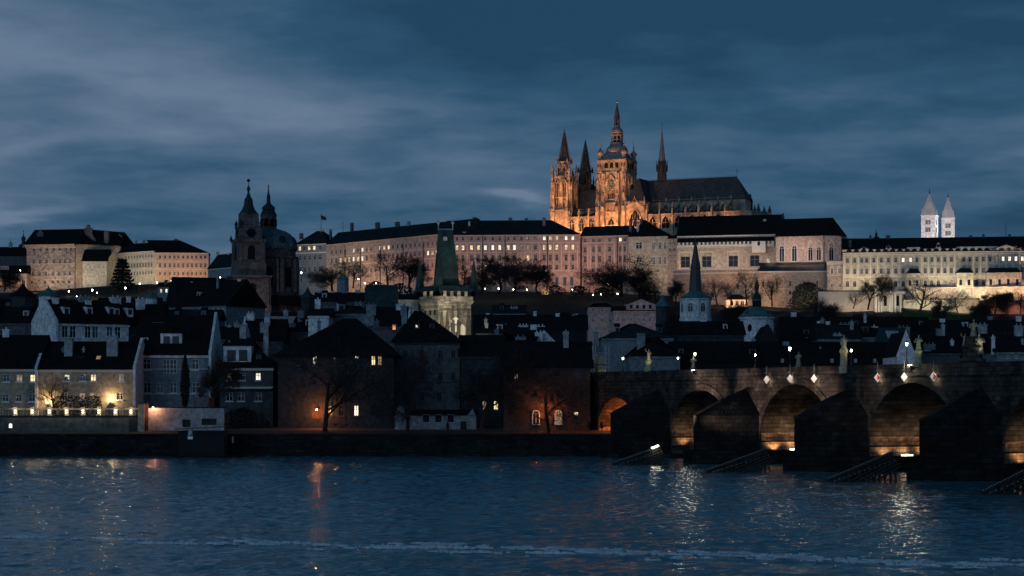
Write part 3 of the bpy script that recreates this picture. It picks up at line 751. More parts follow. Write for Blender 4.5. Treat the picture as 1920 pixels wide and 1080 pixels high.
# --- long palace, west to east
west = house('palace_wing', 'dark unlit palace wing beside the green church dome', 'palace', 553, 612, 1032, 459, 433, 16, 'hip', Y1=1022, base=52, wall='blue_grey_render', rmat='roof_slate',
      wins=[((562,579.5,589),465,5,8,'wwW'),((570,600),465,5,8,'..'),((562,571,580,590,600),483,5,9,''),((562,571,580,590,600),505,5,10,'')], chims=[(565,437,7,.3,'mid_render'),(604,431,5)], bands=[(474,2)], ft=.13, fmat='frame_mid')
cl = px_list(622, 868, 31)
lit1 = {4:'',5:'w',8:'',9:'w'}
def lits(n, d): return ''.join(d.get(i, '.') for i in range(n))
oblique = house('palace_wing', 'long floodlit palace wing curving away left of the green pointed tower', 'palace', 612, 872, 1022, 459, 423, 16, 'gx', Y1=940, base=50, wall='palace_render', rmat='roof_slate',
      wins=[(cl,463,4.2,7.5,lits(31,{4:'d',5:'w',7:'W',10:'d',11:'w',12:'w',13:'W',26:'w',27:'w'}),'mtc'),(cl,480,4.2,9,lits(31,{2:'w',3:'w',4:'w',5:'W',6:'w',7:'W',9:'d',10:'d',22:'W',23:'w',24:'W',25:'w',26:'W',27:'d',28:'d'}),'mtc'),
            (cl[1:],503,4,9,'','mtc')], bands=[(472,2),(490,2.5)], chims=[(660,418,6,.5,'mid_render'),(766,415,6),(620,430,4,.3,'mid_render'),(708,417,10,.5,'mid_render'),(745,416,10,.5,'mid_render')], trim='trim_rose', ft=.13, fmat='frame_mid')
cw = [857,868,884,897,910,924,937,953,964.5,978,990,1004,1020.5,1032,1044,1061.5,1074]
center = house('palace_wing', 'long pink palace front with rows of lit windows between the pointed tower and the cathedral', 'palace', 850, 1088, 940, 441, 413, 16, 'hip', Y1=936, base=48, wall='pink_render', rmat='roof_slate', hip=(-4, 14),
      wins=[(cw,447,5.2,7.5,lits(17,{10:'s',11:'s',12:'W',13:'w',14:'w',15:'W',16:'W'}),'mtc'),(cw,464,5.4,9.5,lits(17,{0:'w',1:'w',2:'w',3:'w',4:'W',5:'W',6:'W',7:'w',8:'W',9:'d',10:'d',12:'w',13:'w',14:'w',15:'w',16:'w'}),'mtc'),
            (cw,483.5,5.4,12,lits(17,{9:'d',10:'w'}),'mt'),(cw,501,5.4,9.5,lits(17,{4:'w',7:'s'}),'mt'),((1044,1059,1072),528,7,17,'bbb','s')],
      bands=[(455,2.4),(473,1.6),(508,1.8)], pil=[(p, 457, 507, 2.2) for p in (863,876,890.5,903.5,917,930.5,945,971,984,997,1012,1026,1038,1052.5,1067,1083)],
      chims=[(890,407,8,.5,'mid_render'),(880,415,4,.2),(957,408,7,.5,'mid_render'),(987,409,6,.5,'mid_render'),(1020,408,6,.3,'mid_render')], trim='trim_rose', ft=.13, fmat='frame_mid')
cx = [1097,1112.5,1124,1143,1163,1172]
east = house('palace_wing', 'rose palace wing of narrow pilasters right of the lit pink front', 'palace', 1089, 1178, 938, 443.5, 424, 16, 'gx', Y1=930, base=46, wall='pink_render', rmat='roof_slate',
      wins=[(cx,450,5,7,lits(6,{4:'W'}),'mt'),(cx,467.5,5,10,'','mt'),(cx,485.5,5.4,12.5,'','mt'),(cx,505,5,7,'','mt'),((1096,1123),527,5,6,'b.','s'),((1096,),542.5,5,5,'b','s')],
      bands=[(455,2.4),(510,1.6)], pil=[(p, 458, 509, 3.0) for p in (1102.5,1107,1118,1134,1152,1167,1175)], trim='trim_rose', chims=[(1182,414,5,.2,'blue_grey_render')], ft=.13, fmat='frame_mid')
ludwig = house('palace_wing', 'greyish renaissance palace block with few large windows behind the bare trees', 'palace', 1178, 1252, 926, 444.5, 412, 18, 'hip', Y1=920, base=44, wall='olive_render', rmat='roof_tile',
      wins=[((1198,),460,12,13,'','mmt'),((1225,1237,1247),461,5.5,13,'','mt'),((1198,),487,11,9,'','mt'),((1225.5,1237,1246.5),489,5.5,15,'','mt')],
      bands=[(450,1.6),(468,2),(479,1.5),(501,2)], chims=[(1183,410,4,.4,'mid_render'),(1192,410,4,.4,'mid_render'),(1203,410,4,.4,'mid_render'),(1196,419,4,.15)], trim='olive_render', ft=.18, hip=(6, 14))
stair = house('stair_wing', 'narrow lit wing with tiny windows joining the grey block to the white hall', 'palace', 1252, 1274, 920, 448, 436, 14, 'hip', Y1=917, base=44, wall='sgraffito_render', rmat='roof_tile',
      wins=[((1256.5,1265),455,3,8,'','m'),((1256,1264),468,4,6,'','m'),((1256,1264),479,3,5,'','m'),((1257,1265),490,3,5,'','m')], bands=[(472,1.5),(504,1.5)], trim='sgraffito_render', hip=(3,3))
def downpipes(c, pxs, r0, r1):
    for px in pxs: x = c.lx(px); m = MB(); m.tube((x, -.38, c.lz(r1)), (x, -.38, c.lz(r0)), .2, .2, 6); m.build('downpipe', 'metal_black', c.root)
downpipes(oblique, (648, 677, 714, 757, 795, 835), 461, 540); downpipes(center, (905, 947, 1026.5), 443, 545); downpipes(east, (1090.5, 1158), 445, 548)
# --- great hall with its gallery and tall paired windows
hall = house('great_hall', 'white late gothic hall with tall windows under a huge dark roof', 'hall', 1270, 1462, 905, 443, 404, 22, 'gx', Y1=893, base=42, wall='hall_render', rmat='roof_tile', fire='r', fmatl='mid_render',
      wins=[((1285,1325,1375,1415),490,17,21,'','mmt')], fmat='frame_mid', chims=[(1434,411,6,.35),(1395,427,4,.2)], trim='trim_pale')
def hall_extras():
    c = hall
    m = MB(); x0, x1 = c.lx(1271), c.lx(1452)
    z0, z1, zt = c.lz(459), c.lz(452), c.lz(445)
    m.extr([(-2.6, z1), (-.01, zt), (-.01, z1-.3), (-2.6, z1-.25)], x0, x1, 'x'); m.build('gallery_roof', 'roof_tile', c.root)
    m = MB(); m.box(x0, x1, -2.2, -.01, c.lz(462.5), c.lz(459)); m.box(x0, x1, -2.3, -.012, c.lz(464), c.lz(463)); m.build('gallery_rail', 'trim_pale', c.root)
    px = 1275
    while px < 1452:
        if not (1300 < px < 1308):
            x = c.lx(px); m = MB(); m.box(x-.45, x+.45, -2.1, -1.7, c.lz(459), c.lz(454)); m.build('gallery_post', 'trim_pale', c.root)
        px += 7.6
    for px in (1285, 1325, 1375):
        x = c.lx(px); m = MB(); w = c.sz(25, px)/2
        m.box(x-w, x+w, -.5, -.006, c.lz(473), c.lz(470)); m.box(x-w*.92, x-w*.82, -.3, -.006, c.lz(502), c.lz(473.2)); m.box(x+w*.82, x+w*.92, -.3, -.006, c.lz(502), c.lz(473.2)); m.build('window_hood', 'trim_cream', c.root)
    x0, x1 = c.lx(1413), c.lx(1438); m = MB(); m.box(x0, x1, -5, -.02, c.lz(476), c.lz(455)); m.build('bay', 'trim_pale', c.root)
    m = MB(); m.box((x0+x1)/2-.6, (x0+x1)/2+.6, -5.02, -5.005, c.lz(463), c.lz(455.5)); m.build('window', 'glass_dark', c.root)
hall_extras()
chapel = house('castle_chapel', 'rose white chapel with pointed windows and a steep dark hipped roof', 'chapel', 1455, 1512, 880, 444, 410, 16, 'gx', Y1=876, base=40, wall='rose_render', rmat='roof_tile', over=.4,
      wins=[((1466,1489.5),475.5,8.5,29,'','arch')], cornice=False, ft=.12)
def apse():
    c = chapel; m = MB(); Wc = c.W; H = c.H; D = c.D
    pts = [(Wc, .02), (Wc+7.4, -.6), (Wc+14.2, 2.4), (Wc+16.2, 8.2), (Wc+14, 14), (Wc+7, D), (Wc, D-.02)]
    m.extr(pts, 0, H, 'z'); m.build('apse', 'rose_render', c.root)
    m = MB(); ap = (Wc+10.5, 8, H+c.R); v = [(p[0]+(p[0]-Wc-6)*.06, p[1]+(p[1]-8)*.06, H+.004) for p in pts]+[ap, (Wc-.02, 8, H+c.R)]
    m.add(v, [(0,1,7,8),(1,2,7),(2,3,7),(3,4,7),(4,5,7),(5,6,8,7),(0,6,5,4,3,2,1),(0,8,6)]); m.build('apse_roof', 'roof_tile', c.root)
    for i in range(3):
        a, b = Vector(pts[i]), Vector(pts[i+1]); d = b-a; rz = math.atan2(d.y, d.x); nn = Vector((d.y, -d.x)).normalized()
        m = MB(); p = b+nn*.0; m.M = Matrix.Translation((p.x, p.y, 0)) @ Matrix.Rotation(rz, 4, 'Z'); m.box(-.45, .45, -1.1, .3, 0, H-.6); m.build('buttress', 'rose_render', c.root)
        n = 2 if i == 0 else 1
        for k in range(n):
            q = a+d*((k+.5)/n); hh = 25*878/F; zz = c.lz(477)
            w = window(c.root, q.x+nn.x*.02, zz, 8*878/F if i < 2 else 1.2, hh, '', 'arch', 'frame_white', .14, q.y+nn.y*.02, rz)
            m = MB(); W2 = 6.2*878/F; zt = c.lz(452)
            m.M = Matrix.Translation((q.x, q.y, 0)) @ Matrix.Rotation(rz, 4, 'Z')
            pt = [(-W2/2, zz+hh/2), (W2/2, zz+hh/2), (W2/2, zt-1.6), (0, zt), (-W2/2, zt-1.6)]
            m.extr([(-W2/2-.45, zz-hh/2), (-W2/2-.3, zz-hh/2), (-W2/2-.3, zt-1.6), (0, zt-.2), (W2/2+.3, zt-1.6), (W2/2+.3, zz-hh/2), (W2/2+.45, zz-hh/2), (W2/2+.45, zt-1.3), (0, zt+.35), (-W2/2-.45, zt-1.3)], -.28, -.03); m.build('window_arch', 'trim_cream', c.root)
apse()
# --- rampart walls below
ramp = house('rampart_wall', 'tall plain cream rampart wall with a few small windows below the chapel', 'wall', 1421, 1552, 868, 511, 509, 6, 'flat', Y1=864, base=38, wall='sgraffito_render', rmat='trim_pale', wins=[((1431,1456.5,1481.5,1507.5,1532),532,4.4,11,'','m'),((1481.5,),549,5,7,'','')], bands=[(541.5,1.2)], cornice=False, ft=.14, fmat='frame_mid')
ramp2 = house('rampart_wall', 'cream garden house wall with a white balcony left of the tall rampart', 'wall', 1262, 1421, 882, 508, 505, 8, 'flat', Y1=870, base=40, wall='sgraffito_render', rmat='trim_pale', wins=[((1319,1340,1383,1409),537,4.6,10,'','m'),((1335,),553,6,8,'','')], bands=[(512,3)], cornice=False, ft=.14, fmat='frame_mid')
terr = house('garden_terrace', 'low dark roofed terrace block between the white hall and the rampart', 'building', 1424, 1548, 872, 497, 493, 8, 'flat', Y1=868, base=44, wall='dark_render', rmat='roof_slate', wins=[((1440,),489,3,6,'','')], chims=[(1441.5,487,3,.2)], cornice=False)
loggia_l = house('garden_loggia', 'small garden gate house with a lit arched loggia behind the bare trees', 'pavilion', 1362, 1402, 858, 562, 552, 6, 'hip', base=42, wall='trim_pale', rmat='roof_tile', wins=[((1372,1382,1392),568,6,10,'','arch')], cornice=True)
# --- right palace
rw = [1589,1602.5,1615.5,1625,1638.5,1652.5,1666,1679.5,1693.5,1707.5,1719.5,1735,1747,1759.5,1771.5,1784,1807,1819,1831.5,1844,1856,1868.5,1881,1893,1905,1917,1930]
rpal = house('palace', 'long pale green palace with dormered roof edge at the right', 'palace', 1580, 1960, 852, 474, 445, 16, 'gx', Y1=838, base=40, wall='olive_render', rmat='roof_tile', fmat='frame_mid',
      wins=[(rw,486.5,5.2,9,lits(27,{8:'W',9:'W',21:'d',22:'W',23:'W',24:'W',25:'W',26:'W'}),'mtcs'),(rw,507.5,5.2,10,'b.b.......................','mtcp'),
            (rw[:2]+rw[7:10]+rw[11:],531,5,10.5,lits(27,{8:'d',9:'d',17:'d',18:'w',19:'d'}),'arch')],
      bands=[(518,1.6),(476.5,1.6)], pil=[(p, 479, 517, 1.6) for p in (1583,1596,1609,1632,1645,1659,1673,1686,1714,1728,1741,1753,1765.5,1778,1790,1800,1813,1825,1838,1850,1862,1874.5,1887,1899,1911)],
      chims=[(1632,441,4,.5,'mid_render'),(1665,441,8,.5,'mid_render'),(1820,441,6,.5,'mid_render'),(1844,439,4,.5,'mid_render'),(1893,439,5,.5,'mid_render'),(1594,450,5,.2,'mid_render')], trim='trim_cream', ft=.12)
def rpal_extras():
    c = rpal
    m = MB(); m.box(-.2, c.W, -.35, .9, c.H+.45, c.H+1.3); m.build('parapet', 'trim_cream', c.root)
    px = 1592
    while px < 1925:                      # row of small rounded roof gables
        x = c.lx(px); m = MB(); r = 1.15
        m.extr([(x-r, c.H+.05), (x+r, c.H+.05)]+[(x+r*math.cos(math.pi*i/8), c.H+.35+r*.9*math.sin(math.pi*i/8)) for i in range(9)], -.9, -.36); m.build('roof_gable', 'roof_tile', c.root); px += 13.6
    for px, rt, w, k in ((1620,461,20,1),(1666,458,14,1),(1759,455,12,1),(1713,463,24,0),(1850,463,110,0)):
        x = c.lx(px); a = c.sz(w, px)/2; z0 = c.H+1.31; z1 = c.lz(rt); m = MB()
        if k:
            m.extr([(x-a, z0), (x+a, z0), (x+a*.55, z0+(z1-z0)*.35), (x+a*.5, z1-.6), (x, z1), (x-a*.5, z1-.6), (x-a*.55, z0+(z1-z0)*.35)], -.3, 1.6)
            d = m.build('attic_gable', 'trim_cream', c.root); m = MB(); m.lathe([(.75, 0), (.75, .1)], 10); m.M = None
            w_ = MB(); w_.M = Matrix.Translation((x, -.31, z0+(z1-z0)*.5)) @ Matrix.Rotation(R(90), 4, 'X'); w_.lathe([(.8, 0), (.8, .05)], 10); w_.build('window', 'glass_dark', d)
        else: m.box(x-a, x+a, -.3, 1.2, z0, z1); m.build('attic', 'trim_cream', c.root)
    m = MB(); x0, xm, x1 = c.lx(1853), c.lx(1886), c.lx(1919)
    z0, z1 = c.lz(470), c.lz(461); m.extr([(x0, z0), (x1, z0), (xm, z1)], -.9, -.36); m.build('pediment', 'trim_cream', c.root)
    m = MB(); m.extr([(x0-.6, z0), (x0, z0), (xm, z1+.05), (x1, z0), (x1+.6, z0), (xm, z1+.6)], -1.1, -.30); m.build('pediment_roof', 'roof_tile', c.root)
    # projecting bays with small dark roofs
    for px, w in ((1712,26),(1808,30),(1881,64)):
        x = c.lx(px); a = c.sz(w, px)/2; z1 = c.lz(513); m = MB(); m.box(x-a, x+a, -4, -.02, 0, z1); b = m.build('bay', 'olive_render' if w < 60 else 'sgraffito_render', c.root)
        m = MB(); m.add([(x-a-.3,-4.3,z1+.004),(x+a+.3,-4.3,z1+.004),(x+a+.3,-.02,z1+.004),(x-a-.3,-.02,z1+.004),(x-a+1,-2.9,z1+1.3),(x+a-1,-2.9,z1+1.3),(x+a-1.6,-.4,z1+2.2),(x-a+1.6,-.4,z1+2.2)],
                        [(0,1,5,4),(1,2,6,5),(2,3,7,6),(3,0,4,7),(4,5,6,7),(0,3,2,1)]); m.build('bay_roof', 'roof_slate', b)
        n = 2 if w < 60 else 4
        for i in range(n):
            xx = x-a+2*a*(i+.5)/n; g = MB(); zz = c.lz(531); g.box(xx-.55, xx+.55, -4.04, -4.003, zz-1.2, zz+1.2); g.build('window', 'glass_dark', b)
rpal_extras()
sidew = house('palace_side_wing', 'low cream wing with two rows of windows at the left end of the pale palace', 'palace', 1551, 1582, 858, 495, 491, 10, 'flat', Y1=854, base=40, wall='sgraffito_render', rmat='trim_cream',
      wins=[((1560,1574),508,5,10,'','mtcp'),((1560,1574),535,5,8,'','mt')], bands=[(516,1.5)], ft=.12)
slopew = house('sloping_plinth', 'brown sloping stone plinth along the foot of the pale palace', 'wall', 1690, 1960, 846, 541, 539.5, 3, 'flat', Y1=832, base=40, wall='sgraffito_render', rmat='trim_cream', cornice=False)
gw1 = house('garden_wall', 'bright floodlit garden wall left of the columned pavilion', 'wall', 1534, 1642, 838, 546.5, 545, 1.2, 'flat', base=40, wall='trim_cream', rmat='roof_tile', cornice=False, over=.6)
gw2 = house('garden_wall', 'bright floodlit garden wall stepping down right of the columned pavilion', 'wall', 1694, 1836, 832, 562, 560.5, 1.2, 'flat', Y1=828, base=39, wall='trim_cream', rmat='roof_tile', cornice=False, over=.6)
gw3 = house('garden_wall', 'reddish floodlit garden wall at the far right behind the round tree', 'wall', 1838, 1960, 832, 566, 564.5, 1.2, 'flat', Y1=828, base=38, wall='pink_render', rmat='roof_tile', cornice=False, over=.6)
def pavilion():
    c = house('columned_pavilion', 'white columned garden pavilion lit from inside', 'pavilion', 1640, 1694, 834, 547.5, 545, 6, 'flat', base=40, wall='trim_cream', rmat='trim_pale', wins=[((1660,1683),564,7,20,'','')], cornice=True)
    for px in (1643,1648,1653,1669,1673,1679,1689):
        x = c.lx(px, -2); m = MB(); z1 = c.lz(550.5, px, -2); m.lathe([(.5, 0), (.5, .4), (.38, .6), (.34, z1-.5), (.5, z1-.2), (.5, z1)], 10, x, -2.0); m.build('column', 'trim_pale', c.root)
    m = MB(); m.box(-.3, c.W+.3, -2.6, -.32, c.lz(550.5, 1667, -2)+.003, c.lz(546.5, 1667, -2)); m.build('entablature', 'trim_pale', c.root)
pavilion()
# --- palaces on the left
schw = house('palace', 'big fortress like palace with patterned walls and stepped roof gables at the far left', 'palace', 50, 140, 1100, 459, 430, 26, 'gx', Y1=1094, base=60, wall='patterned_render', rmat='roof_tile', over=1.4, cornice=False,
      wins=[((64,76,88,101,112,123,133),467,5.5,7,'','mc'),((63,75,87,101,112,122,132),490.5,5.2,9,'','mth'),((62,74,86,100,111,121,131),513,5.2,8.5,'','mth'),((60,84,99,109,119,129),529,5.5,6.5,'','m'),((73,),526,4,3,'','')],
      bands=[(494.5,1.2),(518.5,1.4)], trim='sgraffito_render', ft=.14, fmat='frame_mid')
def schw_extras():
    c = schw
    m = MB(); m.extr([(0, c.H-2.2), (0, c.H-.1), (-1.9, c.H-.1)], -.5, c.W+.5, 'x'); m.build('coved_cornice', 'sgraffito_render', c.root)
    # stepped gables on the skyline and the side wing to the right
    for px, w, rt, dep in ((165,16,421,10),(75,14,431,6),(224,12,438,24)):
        x = c.lx(px, dep); s = (1100+dep)/F; a = w*s/2; z0 = c.H-2; z1 = c.lz(rt, px, dep); m = MB()
        h = z1-z0
        m.extr([(x-a*1.9, z0), (x+a*1.9, z0), (x+a*1.8, z0+h*.42), (x+a*1.3, z0+h*.5), (x+a, z0+h*.62), (x+a*.9, z0+h*.86), (x+a*.45, z0+h*.88), (x+a*.25, z1), (x-a*.25, z1), (x-a*.45, z0+h*.88), (x-a*.9, z0+h*.86), (x-a, z0+h*.62), (x-a*1.3, z0+h*.5), (x-a*1.8, z0+h*.42)], dep, dep+1.2); m.build('stepped_gable', 'mid_render', c.root)
    x0 = c.W+.01; x1 = c.lx(228, 20); m = MB(); m.extr([(x0, 1), (x1, 18), (x1, 40), (x0, 26)], 0, c.H, 'z'); m.build('side_wing', 'sgraffito_render', c.root)
    m = MB(); z = c.H; m.add([(x0, .2, z+.01), (x1+1, 17, z+.01), (x1+1, 41, z+.01), (x0, 27, z+.01), (x0, 13, z+c.R), (x1-2, 29, z+c.R*.9)], [(0,1,5,4),(1,2,5),(2,3,4,5),(3,0,4),(0,3,2,1)]); m.build('side_roof', 'roof_tile', c.root)
    for px in (105,200): 
        x = c.lx(px, 14); m = MB(); m.box(x-1.2, x+1.2, 13, 15, c.H, c.lz(431 if px == 105 else 434, px, 14)); m.build('chimney', 'mid_render', c.root)
schw_extras()
smallh = house('gabled_house', 'lit cream house with a dark gabled roof right of the fortress like palace', 'house', 155, 200, 1090, 490, 467.5, 16, 'gx', base=60, wall='cream_render', rmat='roof_tile', over=.6,
      wins=[((160,168.5,177.5,185.5,194),501,3.6,7,'','m'),((160,168,177,185,194),518,3.6,6,'','m')], ft=.2, cornice=False)
def smallh_side():
    c = smallh; m = MB(); a = c.lx(216, 9); m.extr([(c.W+.01, 0), (a, 9), (a, 18), (c.W+.01, 16)], 0, c.H, 'z'); m.build('side_wall', 'cream_render', c.root)
    m = MB(); m.add([(c.W+.02,0,c.H+.01),(a,9,c.H+.01),(a,18,c.H+.01),(c.W+.02,16,c.H+.01),((c.W+a)/2+1,9,c.H+c.R*1.05)], [(0,1,4),(1,2,4),(2,3,4),(3,0,4),(0,3,2,1)]); m.build('side_gable', 'cream_render', c.root)
smallh_side()
arcl = px_list(236, 284, 10)
arch_l = house('palace_wing', 'pale floodlit palace wing turned left behind the spreading conifer', 'palace', 218, 293, 1108, 475, 455, 14, 'gx', Y1=1086, base=60, wall='cream_render', rmat='roof_tile',
      wins=[(arcl,481.5,3,6,'','m'),(arcl,498,3.2,8,'','mc'),(arcl,512.5,3,6.5,'','m')], bands=[(490,1.2),(505,1.2)], ft=.13, fmat='frame_mid')
arcr = [300,309.5,318.5,327,334.5,343.5,352,360,368,376.5,385]
arch_r = house('palace_wing', 'warm pink floodlit palace front with a low hipped roof at the hill road', 'palace', 293, 391, 1085, 473.5, 450.5, 18, 'hip', Y1=1088, base=60, wall='sgraffito_render', rmat='roof_tile', hip=(-6, 16),
      wins=[(arcr,482,4,6.5,'','mc'),(arcr,497.5,4,8,'','mtc'),(arcr,513,3.6,6.5,'','m')], bands=[(490,1.6),(505,1.6)], chims=[(330,448,8,.5,'mid_render'),(270,450,5,.5,'mid_render'),(255,451,5,.5,'mid_render')], ft=.13, fmat='frame_mid', trim='trim_rose')
farh = house('hillside_house', 'dark steep roofed house wedged between the warm palace and the church tower', 'house', 390, 440, 980, 505, 475, 12, 'gx', Y1=962, base=50, wall='blue_grey_render', rmat='roof_slate', chims=[(408,472,6),(430,474,5)], wins=[((402,416,430),513,3,5,'','m')])
loww = house('arcaded_house', 'low arcaded house glowing orange at the far left edge', 'house', -30, 50, 1092, 513, 498, 12, 'gx', base=62, wall='sgraffito_render', rmat='roof_tile', wins=[((4,14,24,34,44),530,6,13,'oowo.','arch'),((2,8,14),502,4,6,'','arch')], cornice=False)
pal0 = house('hilltop_palace', 'dark hilltop house block behind the arcaded house at the far left', 'house', -40, 52, 1130, 480, 463, 14, 'gx', base=62, wall='mid_render', rmat='roof_tile', chims=[(20,455,6),(45,458,5)], cornice=False)
# church spires on the far left skyline
def skyline_spire(px, rt, rb, Y, w, label):
    p = wp(px, rb, Y); h = zr(rt, Y)-p.z; s = Y/F; t = thing('church_spire', label, 'spire', p)
    m = MB(); m.lathe([(w*1.8*s, -14), (w*1.8*s, -1), (w*1.5*s, 0)], 8); m.build('drum', 'mid_render', t)
    m = MB(); m.lathe([(w*1.9*s, .01), (w*1.2*s, h*.12), (w*.62*s, h*.2), (w*.60*s, h*.42), (w*.8*s, h*.45), (w*.7*s, h*.56), (w*.2*s, h*.66), (w*.14*s, h*.78), (.05, h*.9)], 8); m.build('lantern', 'copper_dark', t)
    m = MB(); m.box(-.15, .15, -.15, .15, h*.9, h); m.box(-.6, .6, -.15, .15, h*.95, h*.965); m.build('cross', 'metal_black', t)
skyline_spire(20, 449, 467, 1180, 5, 'small dark onion lantern left of the taller one on the left skyline')
skyline_spire(44, 432, 462, 1180, 5.5, 'taller dark onion lantern beside the fortress like palace on the left skyline')
skyline_spire(1643, 431, 446, 950, 3.5, 'tiny pale turret on the roof ridge of the pale palace at the right')
# --- two white towers
def white_tower(px, w, r_tip, r_roof, r_base, Y, rz, label, wins):
    s = Y/F; p = wp(px, r_base, Y); t = thing('romanesque_tower', label, 'tower', (p.x, p.y, 60), rz)
    a = w*s/2; z = lambda r: zr(r, Y)-60
    m = MB(); m.frustum(0, 0, 0, z(r_roof), a, a, a, a); m.build('shaft', 'white_render', t)
    m = MB(); m.frustum(0, 0, z(r_roof)+.003, z(r_roof)+.5, a+.25, a+.25, a+.3, a+.3); m.build('cornice', 'trim_pale', t)
    m = MB(); m.frustum(0, 0, z(r_roof)+.503, z(r_tip), a*1.06, a*1.06, .12, .12); m.build('spire', 'spire_stone', t)
    for sx in (-1, 1):
        for sy in (-1, 1):
            m = MB(); m.frustum(sx*a*.82, sy*a*.82, z(r_roof)+.5, z(r_roof)+4.5, a*.16, a*.16, .05, .05); m.build('corner_pinnacle', 'spire_stone', t)
    m = MB(); m.tube((0, 0, z(r_tip)-3), (0, 0, z(r_tip)+2.2), .45, .12, 6); m.ball((0, 0, z(r_tip)+.3), .4); m.build('finial', 'copper_dark', t)
    for r in wins:
        for k, (ox, oy, q) in enumerate(((0, -a, 0), (a, 0, R(90)))):
            m = MB(); m.M = Matrix.Translation((ox, oy, z(r))) @ Matrix.Rotation(q, 4, 'Z'); m.box(-1.7, 1.7, -.18, -.004, -1.75, -1.45); m.box(-1.7, -1.45, -.12, -.004, -1.45, 1.3); m.box(1.45, 1.7, -.12, -.004, -1.45, 1.3); m.box(-1.7, 1.7, -.12, -.004, 1.3, 1.5); f = m.build('window', 'trim_pale', t)
            for x in (-.98, 0, .98):
                g = MB(); g.M = Matrix.Translation((ox, oy, z(r))) @ Matrix.Rotation(q, 4, 'Z'); g.box(x-.34, x+.34, -.02, -.006, -1.3, 1.2); g.build('pane', 'glass_dark', f)
    return t
TW1 = white_tower(1743, 26, 362, 406, 470, 1062, R(-25), 'left and taller of the two white floodlit towers with pyramid spires', (417.5, 431.5))
TW2 = white_tower(1777.5, 24, 369, 411, 470, 1085, R(-12), 'right and shorter of the two white floodlit towers with pyramid spires', (424, 438))
spot('floodlight', (xr(1775,1030), 1022, 82), wp(1748,420,1060), 40000, (1,.82,.77), 75, .8, .5)
spot('floodlight', (xr(1730,1030), 1022, 84), wp(1738,425,1060), 30000, (1,.76,.68), 70, .8, .5)
spot('floodlight', (xr(1785,1050), 1048, 84), wp(1778,420,1083), 40000, (1,.88,.84), 75, .8, .5)
spot('floodlight', (xr(1810,1050), 1055, 86), wp(1760,390,1062), 40000, (.9,.9,1), 60, .8, .5)
# --- flags and aerials
def mast(px, rt, rb, Y, label, flag=False):
    p = wp(px, rb, Y); h = zr(rt, Y)-p.z; t = thing('flagpole' if flag else 'roof_aerial', label, 'flagpole' if flag else 'aerial', p)
    m = MB(); m.tube((0,0,-2), (0,0,h), .16, .09, 6); m.ball((0,0,h), .2); m.build('pole', 'metal_black', t)
    if flag:
        m = MB(); v = []; n = 6
        for i in range(n+1):
            x = .1+.42*i; y = .25*math.sin(i*1.3)
            v += [(x, y, h-.3-.18*i), (x, y, h-2.6-.10*i), (x, y+.06, h-.3-.18*i), (x, y+.06, h-2.6-.10*i)]
        f = []
        for i in range(n): A = 4*i; B = A+4; f += [(A, A+1, B+1, B), (A+2, B+2, B+3, A+3), (A, B, B+2, A+2), (A+1, A+3, B+3, B+1)]
        m.add(v, f); m.build('flag', 'cloth_dark', t)
mast(602, 402, 432, 1028, 'thin flagpole with a small flag on the dark palace wing roof', True)
mast(643, 417, 430, 1018, 'thin bare aerial on the long palace roof left of the tower')
mast(1886, 420, 446, 850, 'thin bare aerial on the roof of the pale palace at the right')
# --- floodlights on the palaces
for px, r, Y, b, W, col in ((600,505,1024,26,9500,(1,.85,.72)),(632,500,1015,30,15000,WARM),(662,500,1005,30,26000,(1,.62,.38)),(690,500,996,30,24000,(1,.60,.38)),(718,505,988,26,16000,(1,.58,.38)),(745,505,980,26,9000,ROSE),(800,495,962,24,15000,(1,.48,.32)),(818,490,958,24,17000,(1,.45,.30)),(845,480,950,24,12000,(1,.45,.30)),
                          (870,470,936,24,9000,ROSE),(905,465,936,26,8000,ROSE),(945,470,936,26,6500,(1,.55,.45)),(985,470,936,26,7500,ROSE),(1030,495,934,26,15000,ROSE),(1062,505,934,26,17000,(1,.48,.34)),
                          (1100,500,932,24,14000,(1,.46,.32)),(1130,480,930,24,11000,(1,.50,.36)),(1160,460,928,24,10000,ROSE),(1200,480,922,26,6500,(1,.75,.48)),(1235,480,920,26,13000,(1,.56,.34)),(1262,475,915,24,9000,(1,.58,.38)),
                          ):
    wash(px, r, Y, b, W*.8, col, 80)
for px, r, Y, b, W, col in ((1440,530,865,26,9500,(1,.62,.38)),(1485,530,865,26,9500,(1,.62,.40)),(1515,530,862,17,5200,(1,.62,.40)),(1345,535,874,24,7500,(1,.50,.26)),(1395,535,872,24,9500,(1,.54,.28)),(1315,545,876,22,4200,(1,.45,.22))):
    wash(px, r, Y, b, W, col, 100)
for px, rl, Yl, rt, Yt, W, col in ((1585,573,822,562,838,3600,(1,.68,.48)),(1625,573,824,562,838,3000,(1,.70,.5)),(1667,573,822,562,832,3000,(1,.9,.72)),(1712,574,820,568,831,3600,(1,.84,.56)),(1755,577,819,570,830,3600,(1,.84,.54)),(1800,580,818,572,829,3000,(1,.74,.46)),(1850,584,818,578,829,2600,(1,.45,.26)),(1905,584,818,578,829,3200,(1,.34,.2))):
    spot('floodlight', wp(px, rl, Yl), wp(px, rt, Yt), W, col, 120, 1, .3)
